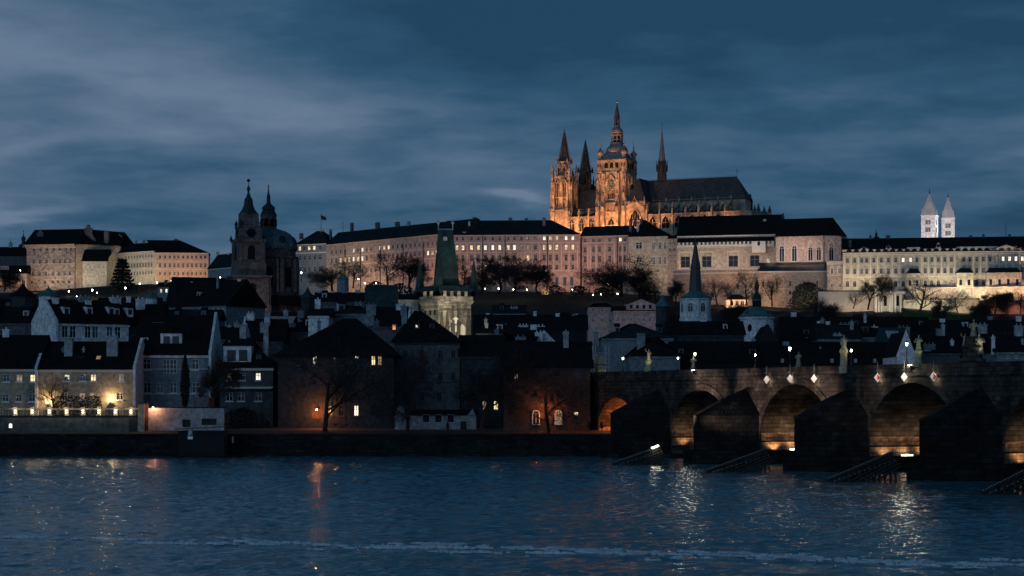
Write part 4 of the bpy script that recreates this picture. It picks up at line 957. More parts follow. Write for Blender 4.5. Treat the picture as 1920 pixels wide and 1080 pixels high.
# floodlights along the top of the rampart and of the garden wall
for px, r, Y, rt, Yt, W, col in ((1290,501,884,485,904,2300,PALE),(1325,501,882,482,903,2900,(1,.66,.44)),(1370,501,880,482,899,3100,(1,.66,.46)),(1410,501,879,482,897,2600,(1,.66,.46)),(1445,490,868,465,886,1500,PALE),(1470,490,866,470,880,2300,(1,.66,.48)),(1500,490,864,470,878,2600,(1,.66,.48)),(1530,492,862,470,878,2200,(1,.66,.48)),
                                (1567,541,840,505,855,2400,(1,.62,.42)),(1595,543,838,505,851,3600,(1,.80,.54)),(1640,544,838,502,850,4600,(1,.80,.57)),(1690,546,836,502,849,4600,(1,.82,.59)),(1740,556,834,505,848,5200,(1,.82,.59)),(1790,557,833,505,847,5200,(1,.82,.59)),(1840,558,832,505,846,5000,(1,.80,.52)),(1890,560,831,505,845,4600,(1,.66,.42)),(1930,560,830,505,844,4200,(1,.58,.36))):
    spot('floodlight', wp(px, r, Y), wp(px, rt, Yt), W*1.6, col, 125, 1, .3)
for px, r, Y, b, W, col in ((70,525,1094,16,5200,(1,.70,.50)),(95,525,1093,16,6500,(1,.70,.50)),(122,525,1092,16,8500,(1,.76,.52)),(90,495,1093,36,13000,(1,.64,.48)),(120,495,1093,36,10000,(1,.64,.48)),(20,520,1088,12,2500,(1,.40,.20)),(166,510,1087,14,6000,(1,.82,.55)),(190,505,1087,14,2400,(1,.8,.5)),(212,500,1085,16,3000,(1,.7,.45)),
                          (245,505,1094,18,7000,(1,.80,.5)),(272,500,1089,18,8000,(1,.78,.48)),(300,505,1082,16,9000,(1,.62,.38)),(330,502,1082,16,9500,(1,.56,.34)),(360,502,1082,16,9000,(1,.52,.31)),(384,508,1083,14,6500,(1,.50,.29))):
    wash(px, r, Y, b, W, col, 95)
mat('opening_dark', (.012, .011, .011), .95, 0, spec=.05)
# ================================================================== cathedral
KY = 1055.0; KZ = 68.0; KX = xr(1120, KY); KR = R(-25)
def kz(row, Y=KY): return zr(row, Y)-KZ
def kw(a, b, z=0):
    c, s = math.cos(KR), math.sin(KR); return Vector((KX+c*a-s*b, KY+s*a+c*b, KZ+z))
def pinnacle(m, x, y, z0, z1, w):
    m.cut()
    h = z1-z0; m.frustum(x, y, z0, z0+h*.45, w/2, w/2, w*.48, w*.48)
    m.frustum(x, y, z0+h*.45, z0+h*.5, w*.62, w*.62, w*.62, w*.62); m.frustum(x, y, z0+h*.5, z1, w*.46, w*.46, .04, .04)
    m.box(x-w*.22, x+w*.22, y-w*.22, y+w*.22, z1-h*.13, z1-h*.10)
def lancet(m, g, x, z0, z1, w, y, t=.35, ax='y'):
    # pointed window: stone tracery into m, glass into g
    m.cut(); g.cut()
    zc = z1-w*.85; pts = [(x-w/2, z0), (x+w/2, z0), (x+w/2, zc), (x+w*.30, zc+w*.5), (x, z1), (x-w*.30, zc+w*.5), (x-w/2, zc)]
    g.add([((p[0], y-.05, p[1]) if ax == 'y' else (y+.05, p[0], p[1])) for p in pts], [tuple(range(7))])
    out = [(x+(p[0]-x)*(1+2*t/w), p[1]+(t*1.3 if p[1] > zc+.01 else (0 if p[1] > z0 else -t))) for p in pts]
    for i in range(7):
        j = (i+1) % 7; q = [pts[i], pts[j], out[j], out[i]]
        if ax == 'y': m.add([(p[0], y-.4, p[1]) for p in q]+[(p[0], y-.01, p[1]) for p in q], [(0,1,2,3),(0,4,5,1),(1,5,6,2),(2,6,7,3),(3,7,4,0)])
        else: m.add([(y+.4, p[0], p[1]) for p in q]+[(y+.01, p[0], p[1]) for p in q], [(0,1,2,3),(0,4,5,1),(1,5,6,2),(2,6,7,3),(3,7,4,0)])
    if ax == 'y': m.box(x-.13, x+.13, y-.3, y-.06, z0, z1-w*.4); m.box(x-w/2, x+w/2, y-.25, y-.06, zc-.15, zc+.15)
    else: m.box(y+.06, y+.3, x-.13, x+.13, z0, z1-w*.4)
def cathedral():
    t = thing('cathedral', 'gothic cathedral glowing orange above the palace roofs with four dark spires', 'cathedral', (KX, KY, KZ), KR)
    T = MB
    # ---------------- great south tower: part with sub-parts
    a = 16.0; zg = kz(325); zt = kz(303)
    m = T(); m.box(0, a, 0, a, 0, zg); m.box(-.25, a+.25, -.25, a+.25, zg+.003, zg+.5); tower = m.build('south_tower', 'gothic_stone', t)
    m = T()
    for x, y in ((.6,.2),(4.0,-.6),(12.0,-.6),(15.4,.2),(16.2,4),(16.2,12)):
        m.cut()
        for z0, z1, d in ((0,kz(398),2.6),(kz(398),kz(372),2.0),(kz(372),kz(345),1.4),(kz(345),zg-.5,.8)):
            if x < 16: m.frustum(x, y, z0, z1, 1.0, d, .9, d*.85)
            else: m.frustum(x, y, z0, z1, d, 1.0, d*.85, .9)
    m.build('buttresses', 'gothic_stone', tower)
    m = T()
    for x, y in ((.6,-1.8),(4.0,-2.4),(12.0,-2.4),(15.4,-1.8),(18,4),(18,12)):
        pinnacle(m, x, y, kz(398), kz(381), 1.5); pinnacle(m, x, y*.72 if y < 0 else y, kz(372), kz(356), 1.2); pinnacle(m, x, y*.5 if y < 0 else y, kz(347), kz(331), 1.0)
    m.build('pinnacles', 'gothic_stone', tower)
    m = T(); g = T()
    lancet(m, g, 6.9, kz(374), kz(356.5), 1.7, 0); lancet(m, g, 9.1, kz(374), kz(356.5), 1.7, 0)
    lancet(m, g, 8, kz(432), kz(410), 4.4, 0); lancet(m, g, 8, kz(361), kz(340), 1.5, 16.0, ax='x')
    m.build('window', 'gothic_stone', tower); g.build('window_glass', 'opening_dark', tower)
    # tall pointed blind arch framing clock and belfry windows, blind arcade below
    m = T(); zb, z1 = kz(378), kz(331)
    for w, d in ((5.9, .5), (4.9, .3)):
        P = [(8-w/2, zb), (8-w/2, z1-6), (8-w*.30, z1-2.4), (8, z1), (8+w*.30, z1-2.4), (8+w/2, z1-6), (8+w/2, zb)]
        Q = [(8-w/2-.5, zb), (8-w/2-.5, z1-5.9), (8-w*.32-.4, z1-2.0), (8, z1+.7), (8+w*.32+.4, z1-2.0), (8+w/2+.5, z1-5.9), (8+w/2+.5, zb)]
        for i in range(6): q = [P[i], P[i+1], Q[i+1], Q[i]]; m.add([(p[0], -d-.3, p[1]) for p in q]+[(p[0], -.01, p[1]) for p in q], [(0,1,2,3),(0,4,5,1),(1,5,6,2),(2,6,7,3),(3,7,4,0)])
    for i in range(7): m.box(5.2+.9*i, 5.45+.9*i, -.45, -.01, kz(397), kz(384.5))
    m.box(4.8, 11.2, -.6, -.01, kz(383.5), kz(381)); m.box(4.8, 11.2, -.6, -.01, kz(400), kz(398))
    m.build('tracery', 'gothic_stone', tower)
    m = T(); m.M = Matrix.Translation((8, -.32, kz(347.5))) @ Matrix.Rotation(R(90), 4, 'X'); m.lathe([(2.0, 0), (2.0, .25)], 24); clock = m.build('clock', 'gothic_dark', tower)
    m = T(); m.M = Matrix.Translation((8, -.6, kz(347.5))) @ Matrix.Rotation(R(90), 4, 'X')
    for i in range(12):
        th = i*math.pi/6; m.box(math.cos(th)*1.6-.16, math.cos(th)*1.6+.16, math.sin(th)*1.6-.16, math.sin(th)*1.6+.16, 0, .06)
    m.box(-.1, .1, -.2, 1.2, 0, .1); m.box(-.1, .8, -.1, .1, .11, .18); m.build('clock_marks', 'gold', tower)
    # renaissance gallery with three openings a side and little corner turrets
    m = T()
    m.box(.3, a-.3, .3, a-.3, zg+.5, zt); m.box(-.35, a+.35, -.35, a+.35, zt+.003, zt+.7)
    for x in (1.2, a-1.2):
        for y in (1.2, a-1.2): m.lathe([(1.75, zg+.5), (1.75, zt)], 8, x, y)
    m.build('gallery', 'gothic_stone', t)
    gal = t.children[-1]
    m = T()
    for x in (5.0, 8, 11.0):
        m.cut(); P = [(x-.95, kz(316)), (x+.95, kz(316)), (x+.95, kz(308)), (x+.6, kz(306.4)), (x, kz(305.8)), (x-.6, kz(306.4)), (x-.95, kz(308))]
        m.add([(p[0], .27, p[1]) for p in P], [tuple(range(7))]); m.cut(); m.add([(a-.27, p[0], p[1]) for p in P], [tuple(range(7))])
    for x in (.6, 1.8, 14.2, 15.4): m.cut(); m.add([(x-.3, -.57, kz(314)), (x+.3, -.57, kz(314)), (x+.3, -.57, kz(308)), (x-.3, -.57, kz(308))], [(0,1,2,3)])
    m.build('gallery_opening', 'opening_dark', gal)
    # baroque helm: octagonal stages
    def hz(y): return kz(y/4.153+180)
    def hr(p): return p/14.74
    n = 16
    m = T(); m.frustum(8, 8, zt+.703, hz(480), 8.4, 8.4, 6.4, 6.4); m.frustum(8, 8, hz(480)+.003, hz(442), 6.2, 6.2, 5.0, 5.0); h1 = m.build('helm_base', 'lead', t)
    m = T(); m.lathe([(hr(r), hz(y)) for r, y in ((84,441),(88,434),(86,418),(78,400),(66,386),(54,378),(52,372),(56,368),(56,362),(47,360))], n, 8, 8); m.build('lower_dome', 'lead', t)
    m = T(); m.lathe([(hr(30), hz(359.8)), (hr(28), hz(305))], n, 8, 8); m.build('lantern_core', 'lead_dark', t)
    m = T()
    for i in range(8):
        th = math.pi/4*i+.39; m.cut(); m.tube((8+hr(41)*math.cos(th), 8+hr(41)*math.sin(th), hz(359)), (8+hr(41)*math.cos(th), 8+hr(41)*math.sin(th), hz(304)), .45, .4, 6)
    m.cut(); m.lathe([(hr(47), hz(338)), (hr(47), hz(334))], n, 8, 8)
    m.build('lantern_columns', 'lead', t)
    m = T(); m.lathe([(hr(50), hz(304)), (hr(52), hz(298)), (hr(45), hz(292)), (hr(49), hz(278)), (hr(46), hz(262)), (hr(34), hz(246)), (hr(22), hz(236)), (hr(27), hz(231)), (hr(27), hz(226)), (hr(15), hz(225))], n, 8, 8); m.build('upper_dome', 'lead', t)
    m = T(); m.lathe([(hr(14), hz(224.8)), (hr(13), hz(170))], 12, 8, 8)
    for i in range(8):
        th = math.pi/4*i; m.tube((8+hr(20)*math.cos(th), 8+hr(20)*math.sin(th), hz(224.8)), (8+hr(20)*math.cos(th), 8+hr(20)*math.sin(th), hz(170)), .25, .25, 5)
    m.build('upper_lantern', 'lead_dark', t)
    m = T(); m.lathe([(hr(25), hz(170)), (hr(25), hz(163)), (hr(19), hz(158)), (hr(21), hz(145)), (hr(16), hz(118)), (hr(9), hz(85)), (hr(4), hz(55)), (.12, hz(40))], n, 8, 8); m.build('helm_spire', 'lead_dark', t)
    m = T(); m.tube((8, 8, hz(42)), (8, 8, hz(22)), .12, .1, 6); m.ball((8, 8, hz(37)), .5); m.ball((8, 8, hz(28)), .28); m.build('finial', 'gold', t)
    for i, (x, y) in enumerate(((1.2,1.2),(a-1.2,1.2),(a-1.2,a-1.2),(1.2,a-1.2))):
        m = T(); m.lathe([(1.9, zt+.71), (1.2, zt+1.6), (1.1, zt+3.2), (1.3, zt+3.4), (1.75, zt+4.4), (1.7, zt+5.1), (.9, zt+5.9), (.35, zt+6.6), (.3, zt+8.0), (.5, zt+8.5), (.12, zt+9), (.08, zt+12)], 10, x, y); m.build('corner_turret', 'lead', t)
    # ---------------- nave, transept, choir
    ze, zr_ = kz(380), kz(337)
    m = T(); m.box(-20, 15.9, 11, 25, 0, kz(391)); m.box(16.02, 72, 11, 25, 0, ze)
    m.extr([(72.003, 11), (77.5, 13.2), (79, 18), (77.5, 22.8), (72.003, 25)], 0, ze, 'z'); m.build('nave_wall', 'gothic_stone', t)
    m = T(); m.extr([(10.2, kz(391)+.01), (25.8, kz(391)+.01), (18, kz(349))], -19, 15.9, 'x'); m.build('nave_roof', 'cathedral_roof', t)
    m = T(); z = ze+.01
    m.add([(16.02,10.2,z),(72.4,10.2,z),(78.2,12.6,z),(80,18,z),(78.2,23.4,z),(72.4,25.8,z),(16.02,25.8,z),(16.02,18,zr_),(71.5,18,zr_)], [(0,1,8,7),(1,2,8),(2,3,8),(3,4,8),(4,5,8),(5,6,7,8),(0,7,6),(0,6,5,4,3,2,1)]); m.build('choir_roof', 'cathedral_roof', t)
    m = T()
    for i in range(70): x = 17+.78*i; m.box(x, x+.14, 17.93, 18.07, zr_-.1, zr_+1.0)
    m.box(16.5, 71.4, 17.9, 18.1, zr_-.2, zr_+.25); m.build('ridge_crest', 'metal_black', t)
    m = T(); m.tube((71.5, 18, zr_), (71.5, 18, zr_+4.5), .12, .08); m.box(70.8, 72.2, 17.94, 18.06, zr_+3.2, zr_+3.4); m.build('ridge_cross', 'metal_black', t)
    m = T(); m.box(16.3, 27, -.2, 10.9, 0, ze-.2); m.build('transept_wall', 'gothic_stone', t)
    m = T(); z = ze-.19; m.add([(16.2,-.6,z),(27.4,-.6,z),(27.4,11,z),(16.2,11,z),(21.6,5.2,zr_+.4),(21.6,17.6,zr_+.4)], [(0,1,4),(1,2,5,4),(3,0,4,5),(0,3,2,1)]); m.build('transept_roof', 'cathedral_roof', t)
    m = T(); g = T(); lancet(m, g, 21.6, kz(428), kz(396), 7, -.2, .5)
    for k in range(5): m.box(18.9+1.35*k, 19.05+1.35*k, -.5, -.22, kz(428), kz(402))
    m.build('transept_window', 'gothic_stone', t); g.build('window_glass', 'opening_dark', t.children[-1])
    m = T()                                            # ogee gable over the transept window
    P = [(16.4, kz(392)), (18.6, kz(389)), (20.6, kz(383)), (21.6, kz(374)), (22.6, kz(383)), (24.6, kz(389)), (26.8, kz(392))]
    for i in range(6): p, q = P[i], P[i+1]; m.add([(p[0], -1.1, p[1]), (q[0], -1.1, q[1]), (q[0], -1.1, q[1]+.9), (p[0], -1.1, p[1]+.9), (p[0], -.4, p[1]), (q[0], -.4, q[1]), (q[0], -.4, q[1]+.9), (p[0], -.4, p[1]+.9)], [(0,1,2,3),(3,2,6,7),(0,4,5,1),(4,7,6,5)])
    m.box(16.3, 27.1, -.9, -.22, kz(384), kz(382.4))
    for i in range(12): m.box(16.5+.9*i, 16.8+.9*i, -.8, -.5, kz(382.4), kz(379.6))
    for x in (16.6, 27.0): pinnacle(m, x, -.7, kz(388), kz(372), 1.0)
    m.build('transept_gable', 'gothic_stone', t)
    # lower aisles and chapels
    za = kz(405)
    m = T(); m.box(-18, -.3, 2, 10.98, 0, kz(404)); m.box(27.05, 72, 1.0, 10.98, 0, za); m.extr([(72.01, 1), (84, 4), (90, 18), (84, 32), (72.01, 35)], 0, za, 'z'); m.build('aisle_wall', 'gothic_stone', t)
    m = T(); m.extr([(1.8, kz(404)+.01), (10.97, kz(404)+.01), (10.97, kz(397))], -18, -.3, 'x'); m.extr([(.8, za+.01), (10.97, za+.01), (10.97, kz(399))], 27.1, 72, 'x'); m.build('aisle_roof', 'cathedral_roof', t)
    m = T(); g = T()
    for k in range(6): lancet(m, g, 31+7.2*k, kz(404), kz(387), 3.4, 11)
    for k in range(3): lancet(m, g, -15.5+5.6*k, kz(404), kz(394), 3.0, 11)
    for k in range(6): lancet(m, g, 31+7.2*k, kz(432), kz(409), 4.2, 1.0)
    for k in range(3): lancet(m, g, -15.5+5.6*k, kz(432), kz(408), 3.0, 2.0)
    m.build('nave_window', 'gothic_stone', t); g.build('window_glass', 'opening_dark', t.children[-1])
    m = T()
    for k in range(60): x = 27.2+.75*k; m.box(x, x+.22, 10.6, 10.85, ze-.6, ze+.75)
    m.box(27.2, 72, 10.5, 10.95, ze+.75, ze+1.0)
    m.cut()
    for k in range(24): x = -18+.75*k; m.box(x, x+.22, 10.6, 10.85, kz(391)-.5, kz(391)+.8)
    m.box(-18, -.3, 10.5, 10.95, kz(391)+.8, kz(391)+1.05)
    m.build('balustrade', 'gothic_stone', t)
    m = T()                                            # flying buttresses and their piers
    for k in range(7):
        x = 27.6+7.2*k
        m.cut(); m.box(x-.45, x+.45, .2, 2.6, 0, kz(396)); m.box(x-.4, x+.4, 10.4, 11.2, za, ze)
        for zz0, zz1 in ((kz(398), kz(385)), (kz(407), kz(396))):
            P = [(2.5, zz0), (10.6, zz1), (10.6, zz1-1.6), (7, zz1-3.4), (2.5, zz0-1.4)]; m.extr(P, x-.32, x+.32, 'x')
    for k in range(4):
        x = -17+5.6*k
        m.cut(); m.box(x-.4, x+.4, 1.4, 3, 0, kz(399)); P = [(2.9, kz(402)), (10.6, kz(393)), (10.6, kz(397)), (2.9, kz(406))]; m.extr(P, x-.3, x+.3, 'x')
    m.build('flying_buttress', 'gothic_stone', t)
    m = T()
    for k in range(7): x = 27.6+7.2*k; pinnacle(m, x, 1.4, kz(397), kz(383), 1.1); pinnacle(m, x, 10.7, kz(382), kz(371.5), .8)
    for k in range(4): pinnacle(m, -17+5.6*k, 2.2, kz(399), kz(388), 1.0)
    m.build('choir_pinnacles', 'gothic_stone', t)
    m = T()
    for px, rt, rb, w in ((1398,363,385,1.6),(1407,362,392,2.0),(1415,384,402,1.3),(1422,380,404,1.5),(1433,387,404,1.4),(1443,385,404,1.5)):
        # radiating chapels of the east end
        bb = 26 if px < 1410 else 20; k = (px-CX)/F; c, s = math.cos(KR), math.sin(KR)
        aa = (k*(KY+c*bb)-(KX-s*bb))/(c-k*s); Yp = KY+s*aa+c*bb; z0, z1 = zr(rb, Yp)-KZ, zr(rt, Yp)-KZ
        pinnacle(m, aa, bb, z0, z1, w); m.box(aa-w*.5, aa+w*.5, bb-w*.5, bb+w*.5, 0, z0+.5)
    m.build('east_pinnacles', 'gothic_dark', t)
    # ---------------- west towers
    def wtower(x, y, dz, dark, sm):
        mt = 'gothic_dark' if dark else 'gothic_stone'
        def z(r): return zr(r+dz, KY+14)-KZ
        m = T(); m.frustum(x, y, 0, z(392), 6.1, 6.1, 5.7, 5.7); m.frustum(x, y, z(392), z(331), 5.0, 5.0, 4.6, 4.6)
        m.lathe([(5.2, z(331)+.003), (5.0, z(329)), (3.6, z(328)), (3.5, z(304)), (4.3, z(303))], 8, x, y, math.pi/8); tw = m.build('west_tower', mt, t)
        m = T(); m.lathe([(3.5, z(303)+.01), (2.5, z(288)), (1.4, z(265)), (.35, z(246)), (.5, z(244.5)), (.2, z(243)), (.06, z(240))], 8, x, y, math.pi/8)
        for k in range(13):
            q = k/13; zz = z(301)+(z(246)-z(301))*q; r = 3.4*(1-q)+.35
            for i in range(8): th = math.pi/4*i; m.ball((x+r*math.cos(th), y+r*math.sin(th), zz), .26, 5, 3)
        m.build('spire', 'gothic_dark', tw)
        m = T(); g = T()
        for xx in (-2.2, 2.2): 
            lancet(m, g, x+xx, z(388), z(338), 1.9, y-5.0); lancet(m, g, y+xx, z(388), z(338), 1.9, x+5.0, ax='x')
        for xx in (-1.4, 1.4): lancet(m, g, x+xx, z(327), z(310), 1.5, y-3.5)
        for i in range(7): m.box(x-3.9+1.2*i, x-3.6+1.2*i, y-6.0, y-5.6, z(412), z(396))
        m.box(x-4.4, x+4.4, y-6.2, y-5.6, z(396), z(394)); m.box(x-4.9, x+4.9, y-5.3, y-4.7, z(372), z(370))
        m.build('tower_tracery', mt, tw); g.build('tower_opening', 'opening_dark', tw)
        m = T()
        for sx in (-1, 1):
            for sy in (-1, 1):
                m.cut()
                for q in (0, 1):
                    bx, by = (x+sx*5.6, y+sy*4.0) if q else (x+sx*4.0, y+sy*5.6)
                    m.frustum(bx, by, 0, z(398), .9, .9, .85, .85); m.frustum(bx, by, z(398), z(366), .7, .7, .65, .65); m.frustum(bx, by, z(366), z(342), .5, .5, .45, .45)
                m.frustum(x+sx*4.7, y+sy*4.7, 0, z(331), .8, .8, .6, .6)
        m.build('tower_buttress', mt, tw)
        m = T()
        for sx in (-1, 1):
            for sy in (-1, 1):
                pinnacle(m, x+sx*6.2, y+sy*4.4, z(400), z(384), 1.1); pinnacle(m, x+sx*4.4, y+sy*6.2, z(400), z(384), 1.1)
                pinnacle(m, x+sx*5.6, y+sy*4.2, z(368), z(352), 1.0); pinnacle(m, x+sx*4.2, y+sy*5.6, z(368), z(352), 1.0)
                pinnacle(m, x+sx*4.9, y+sy*4.9, z(338), z(306), 1.3); pinnacle(m, x+sx*3.0, y+sy*4.4, z(332), z(312), .8)
                pinnacle(m, x+sx*3.0, y+sy*3.0, z(306), z(294), .8)
        m.build('tower_pinnacles', mt, tw)
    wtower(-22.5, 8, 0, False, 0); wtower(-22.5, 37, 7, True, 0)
    # ---------------- thin spire over the crossing
    def z(r): return zr(r, KY+4)-KZ
    m = T(); m.lathe([(2.5, z(340)), (2.4, z(322)), (2.7, z(321)), (2.1, z(319)), (2.0, z(304)), (2.3, z(303))], 8, 29.7, 18)
    for i in range(8): th = math.pi/4*i+.39; pinnacle(m, 29.7+2.7*math.cos(th), 18+2.7*math.sin(th), z(322), z(300), .6)
    fl = m.build('crossing_spire', 'gothic_dark', t)
    m = T(); m.lathe([(1.9, z(303)), (1.0, z(275)), (.3, z(246)), (.08, z(240))], 8, 29.7, 18); m.build('spire_tip', 'lead', fl)
    m = T(); m.tube((29.7, 18, z(241)), (29.7, 18, z(229)), .1, .07); m.box(29.2, 30.2, 17.95, 18.05, z(234), z(233.3)); m.build('spire_cross', 'metal_black', fl)
cathedral()
for a, b, z, ta, tb, tz, W, ang in ((1,-10,20,4,0,46,9000,90),(8,-12,20,8,0,48,15000,85),(14,-10,20,12,0,46,9000,90),(8,-26,26,8,0,66,40000,40),(8,-34,30,8,0,84,26000,24),(-27,-4,22,-25,3,46,13000,85),(-20,-6,20,-20,2,46,13000,85),(-24,-18,28,-22,2,58,36000,50),(-36,4,24,-29,8,44,13000,80),
                                 (-9,-8,26,-9,9,36,6500,90),(22,-10,24,22,0,40,10000,80),(33,-7,28,33,6,40,9000,90),(41,-6,30,41,6,40,3600,80),(52,-5,30,52,6,40,2200,90),(62,-5,30,62,6,40,3000,90),(73,-5,30,74,6,40,4500,90),(24,-30,36,27,8,62,6000,60),(-10,-26,34,-9,16,52,7000,40)):
    spot('floodlight', kw(a, b, z), kw(ta, tb, tz), W*(3.3 if ta < 28 else .9), (1, .42, .17) if tz < 70 else (1, .48, .24), ang, .9, .4)
# ================================================================== domed baroque church
def domed_church():
    Y = 765.0; zb = 12.0; s = Y/F
    def z(r): return zr(r, Y)-zb
    def x(p): return (p-466)*s
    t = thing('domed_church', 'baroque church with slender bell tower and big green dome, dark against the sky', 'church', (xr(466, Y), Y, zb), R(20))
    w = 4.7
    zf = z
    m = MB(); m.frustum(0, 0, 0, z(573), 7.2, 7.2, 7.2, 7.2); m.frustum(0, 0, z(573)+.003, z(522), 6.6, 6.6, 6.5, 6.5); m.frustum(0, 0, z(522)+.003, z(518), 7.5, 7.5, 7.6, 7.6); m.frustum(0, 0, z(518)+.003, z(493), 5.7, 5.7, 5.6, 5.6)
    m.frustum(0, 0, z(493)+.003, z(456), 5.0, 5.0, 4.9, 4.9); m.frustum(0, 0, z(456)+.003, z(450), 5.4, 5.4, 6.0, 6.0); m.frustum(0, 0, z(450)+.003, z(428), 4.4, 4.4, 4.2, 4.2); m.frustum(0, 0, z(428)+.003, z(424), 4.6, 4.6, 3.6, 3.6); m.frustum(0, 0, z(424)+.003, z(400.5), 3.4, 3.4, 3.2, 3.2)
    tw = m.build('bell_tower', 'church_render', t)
    m = MB()
    for q in range(4):
        m.M = Matrix.Rotation(q*math.pi/2, 4, 'Z')
        for xx in (-5.6, 5.6): m.cut(); m.box(xx-.8, xx+.8, -7.3, -6.6, z(573), z(523))
        for xx in (-4.3, 4.3): m.cut(); m.box(xx-.7, xx+.7, -5.5, -4.9, z(493), z(457))
        m.cut(); m.box(-2.2, 2.2, -5.35, -4.9, z(460), z(458)); m.cut(); m.box(-2.6, 2.6, -6.9, -6.4, z(527), z(525))
    m.build('tower_pilaster', 'church_render', tw)
    m = MB()
    for q in range(4):
        m.M = Matrix.Rotation(q*math.pi/2, 4, 'Z')
        for zb_, zt_, ww, yy in ((z(488), z(461), 1.45, -5.03), (z(562), z(532), 1.6, -6.63)):
            P = [(-ww, zb_), (ww, zb_), (ww, zt_-1.4), (ww*.7, zt_-.5), (0, zt_), (-ww*.7, zt_-.5), (-ww, zt_-1.4)]; m.cut(); m.add([(p[0], yy, p[1]) for p in P], [tuple(range(7))])
        m.cut(); m.add([(1.7*math.cos(k*math.pi/6), -4.52, z(438)+1.7*math.sin(k*math.pi/6)) for k in range(12)], [tuple(range(12))])
    m.build('tower_opening', 'opening_dark', tw)
    m = MB()
    def hz(y): return z(320+y/5.4)
    k = s/5.4
    m.lathe([(r*k, hz(y)) for r, y in ((100,440),(92,430),(66,395),(48,350),(42,310),(44,298),(34,280),(18,255),(20,245),(12,232),(10,215),(16,195),(17,180),(12,165),(4,150),(3,120))], 12, 0, 0); m.ball((0, 0, hz(100)), 18*k, 8, 6); m.build('tower_helm', 'copper_dark', t)
    for sx in (-1, 1):
        for sy in (-1, 1):
            m = MB(); m.lathe([(.5, z(429)), (.5, z(421)), (.7, z(419)), (.35, z(416)), (.05, z(412))], 8, sx*3.95, sy*3.95); m.cut(); m.lathe([(.6, z(450)), (.5, z(446)), (.2, z(442)), (.05, z(440))], 8, sx*5.6, sy*5.6); m.build('tower_urn', 'copper_dark', tw)
    # drum and dome
    dx, dy = 10.6, 12.0; r = 10.9
    z = lambda q: zr(q, Y+14)-zb
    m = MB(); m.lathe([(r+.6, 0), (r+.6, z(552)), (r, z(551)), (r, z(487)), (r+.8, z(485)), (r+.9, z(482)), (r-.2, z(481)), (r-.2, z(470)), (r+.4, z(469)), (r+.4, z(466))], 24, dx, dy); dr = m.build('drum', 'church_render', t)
    m = MB(); g = MB()
    for i in range(8):
        th = math.pi/4*i-R(14); M_ = Matrix.Translation((dx, dy, 0)) @ Matrix.Rotation(th, 4, 'Z') @ Matrix.Translation((0, -r, 0)); m.M = M_; g.M = M_
        m.cut(); g.cut()
        for xx in (-3.6, 3.6): m.box(xx-.55, xx+.55, -1.0, .6, z(551), z(487))
        P = [(-1.75, z(540)), (1.75, z(540)), (1.75, z(509)), (1.2, z(505)), (0, z(503)), (-1.2, z(505)), (-1.75, z(509))]; g.add([(p[0], -.12, p[1]) for p in P], [tuple(range(7))])
        for a_, b_ in ((-2.6, -2.0), (2.0, 2.6)): m.box(a_, b_, -.35, .6, z(541), z(505))
        m.extr([(-2.9, z(502)), (2.9, z(502)), (0, z(496))], -.5, .6)
    m.build('drum_pilaster', 'church_render', dr); g.build('drum_window', 'opening_dark', dr)
    m = MB(); m.lathe([(r+.3, z(466)+.01), (r*.99, z(455)), (r*.90, z(446)), (r*.76, z(439)), (r*.56, z(433)), (r*.40, z(430))], 24, dx, dy)
    for i in range(8):
        th = math.pi/4*i-R(50); ca, sa = math.cos(th), math.sin(th)
        P = [(r+.3, 466), (r*.99, 455), (r*.90, 446), (r*.76, 439), (r*.56, 433)]
        for (r0, y0), (r1, y1) in zip(P, P[1:]): m.tube((dx+r0*ca, dy+r0*sa, z(y0)), (dx+r1*ca, dy+r1*sa, z(y1)), .35, .35, 5)
    dm = m.build('dome', 'copper', t, smooth=False)
    m = MB()
    for i in range(8):
        th = math.pi/4*i-R(72); m.M = Matrix.Translation((dx, dy, 0)) @ Matrix.Rotation(th, 4, 'Z') @ Matrix.Translation((0, -r*.93, z(452))) @ Matrix.Rotation(R(62), 4, 'X'); m.cut(); m.lathe([(1.5, -.6), (1.5, .6), (1.1, .75)], 12)
    m.build('dome_window', 'copper_dark', dm)
    # lantern of the dome
    q = s/5.4; lx = dx+4.5
    m = MB(); m.lathe([(105*q, z(431)), (105*q, z(429)), (82*q, z(428)), (80*q, z(406)), (88*q, z(405)), (86*q, z(403))], 12, lx-4.5, dy); m.build('dome_lantern', 'church_render', t)
    ln = t.children[-1]; m = MB()
    for i in range(8):
        th = math.pi/4*i-R(75); m.M = Matrix.Translation((lx-4.5, dy, 0)) @ Matrix.Rotation(th, 4, 'Z') @ Matrix.Translation((0, -82*q, 0)); m.cut(); m.add([(-.9, -.05, z(425)), (.9, -.05, z(425)), (.9, -.05, z(412)), (0, -.05, z(409.5)), (-.9, -.05, z(412))], [(0,1,2,3,4)])
    m.build('lantern_opening', 'opening_dark', ln)
    m = MB(); m.lathe([(86*q, z(403)+.01), (68*q, z(396)), (62*q, z(394)), (68*q, z(392)), (66*q, z(388)), (40*q, z(384)), (22*q, z(381)), (18*q, z(372)), (20*q, z(368)), (10*q, z(363)), (4*q, z(352))], 12, lx-4.5, dy); m.tube((lx-4.5, dy, z(353)), (lx-4.5, dy, z(345)), .2, .1); m.box(lx-5.2, lx-3.8, dy-.1, dy+.1, z(349), z(348.2)); m.build('lantern_helm', 'copper_dark', t)
    m = MB(); m.box(-26, 22, 4, 24, 0, z(560)); m.box(-30, -6, -7, 4, 0, z(575)); m.build('nave', 'church_render', t)
    m = MB(); m.extr([(3, z(560)+.01), (25, z(560)+.01), (14, z(522))], -27, -3, 'x'); m.extr([(-8, z(575)+.01), (4, z(575)+.01), (-2, z(560))], -31, -6.7, 'x'); m.build('nave_roof', 'roof_tile', t)
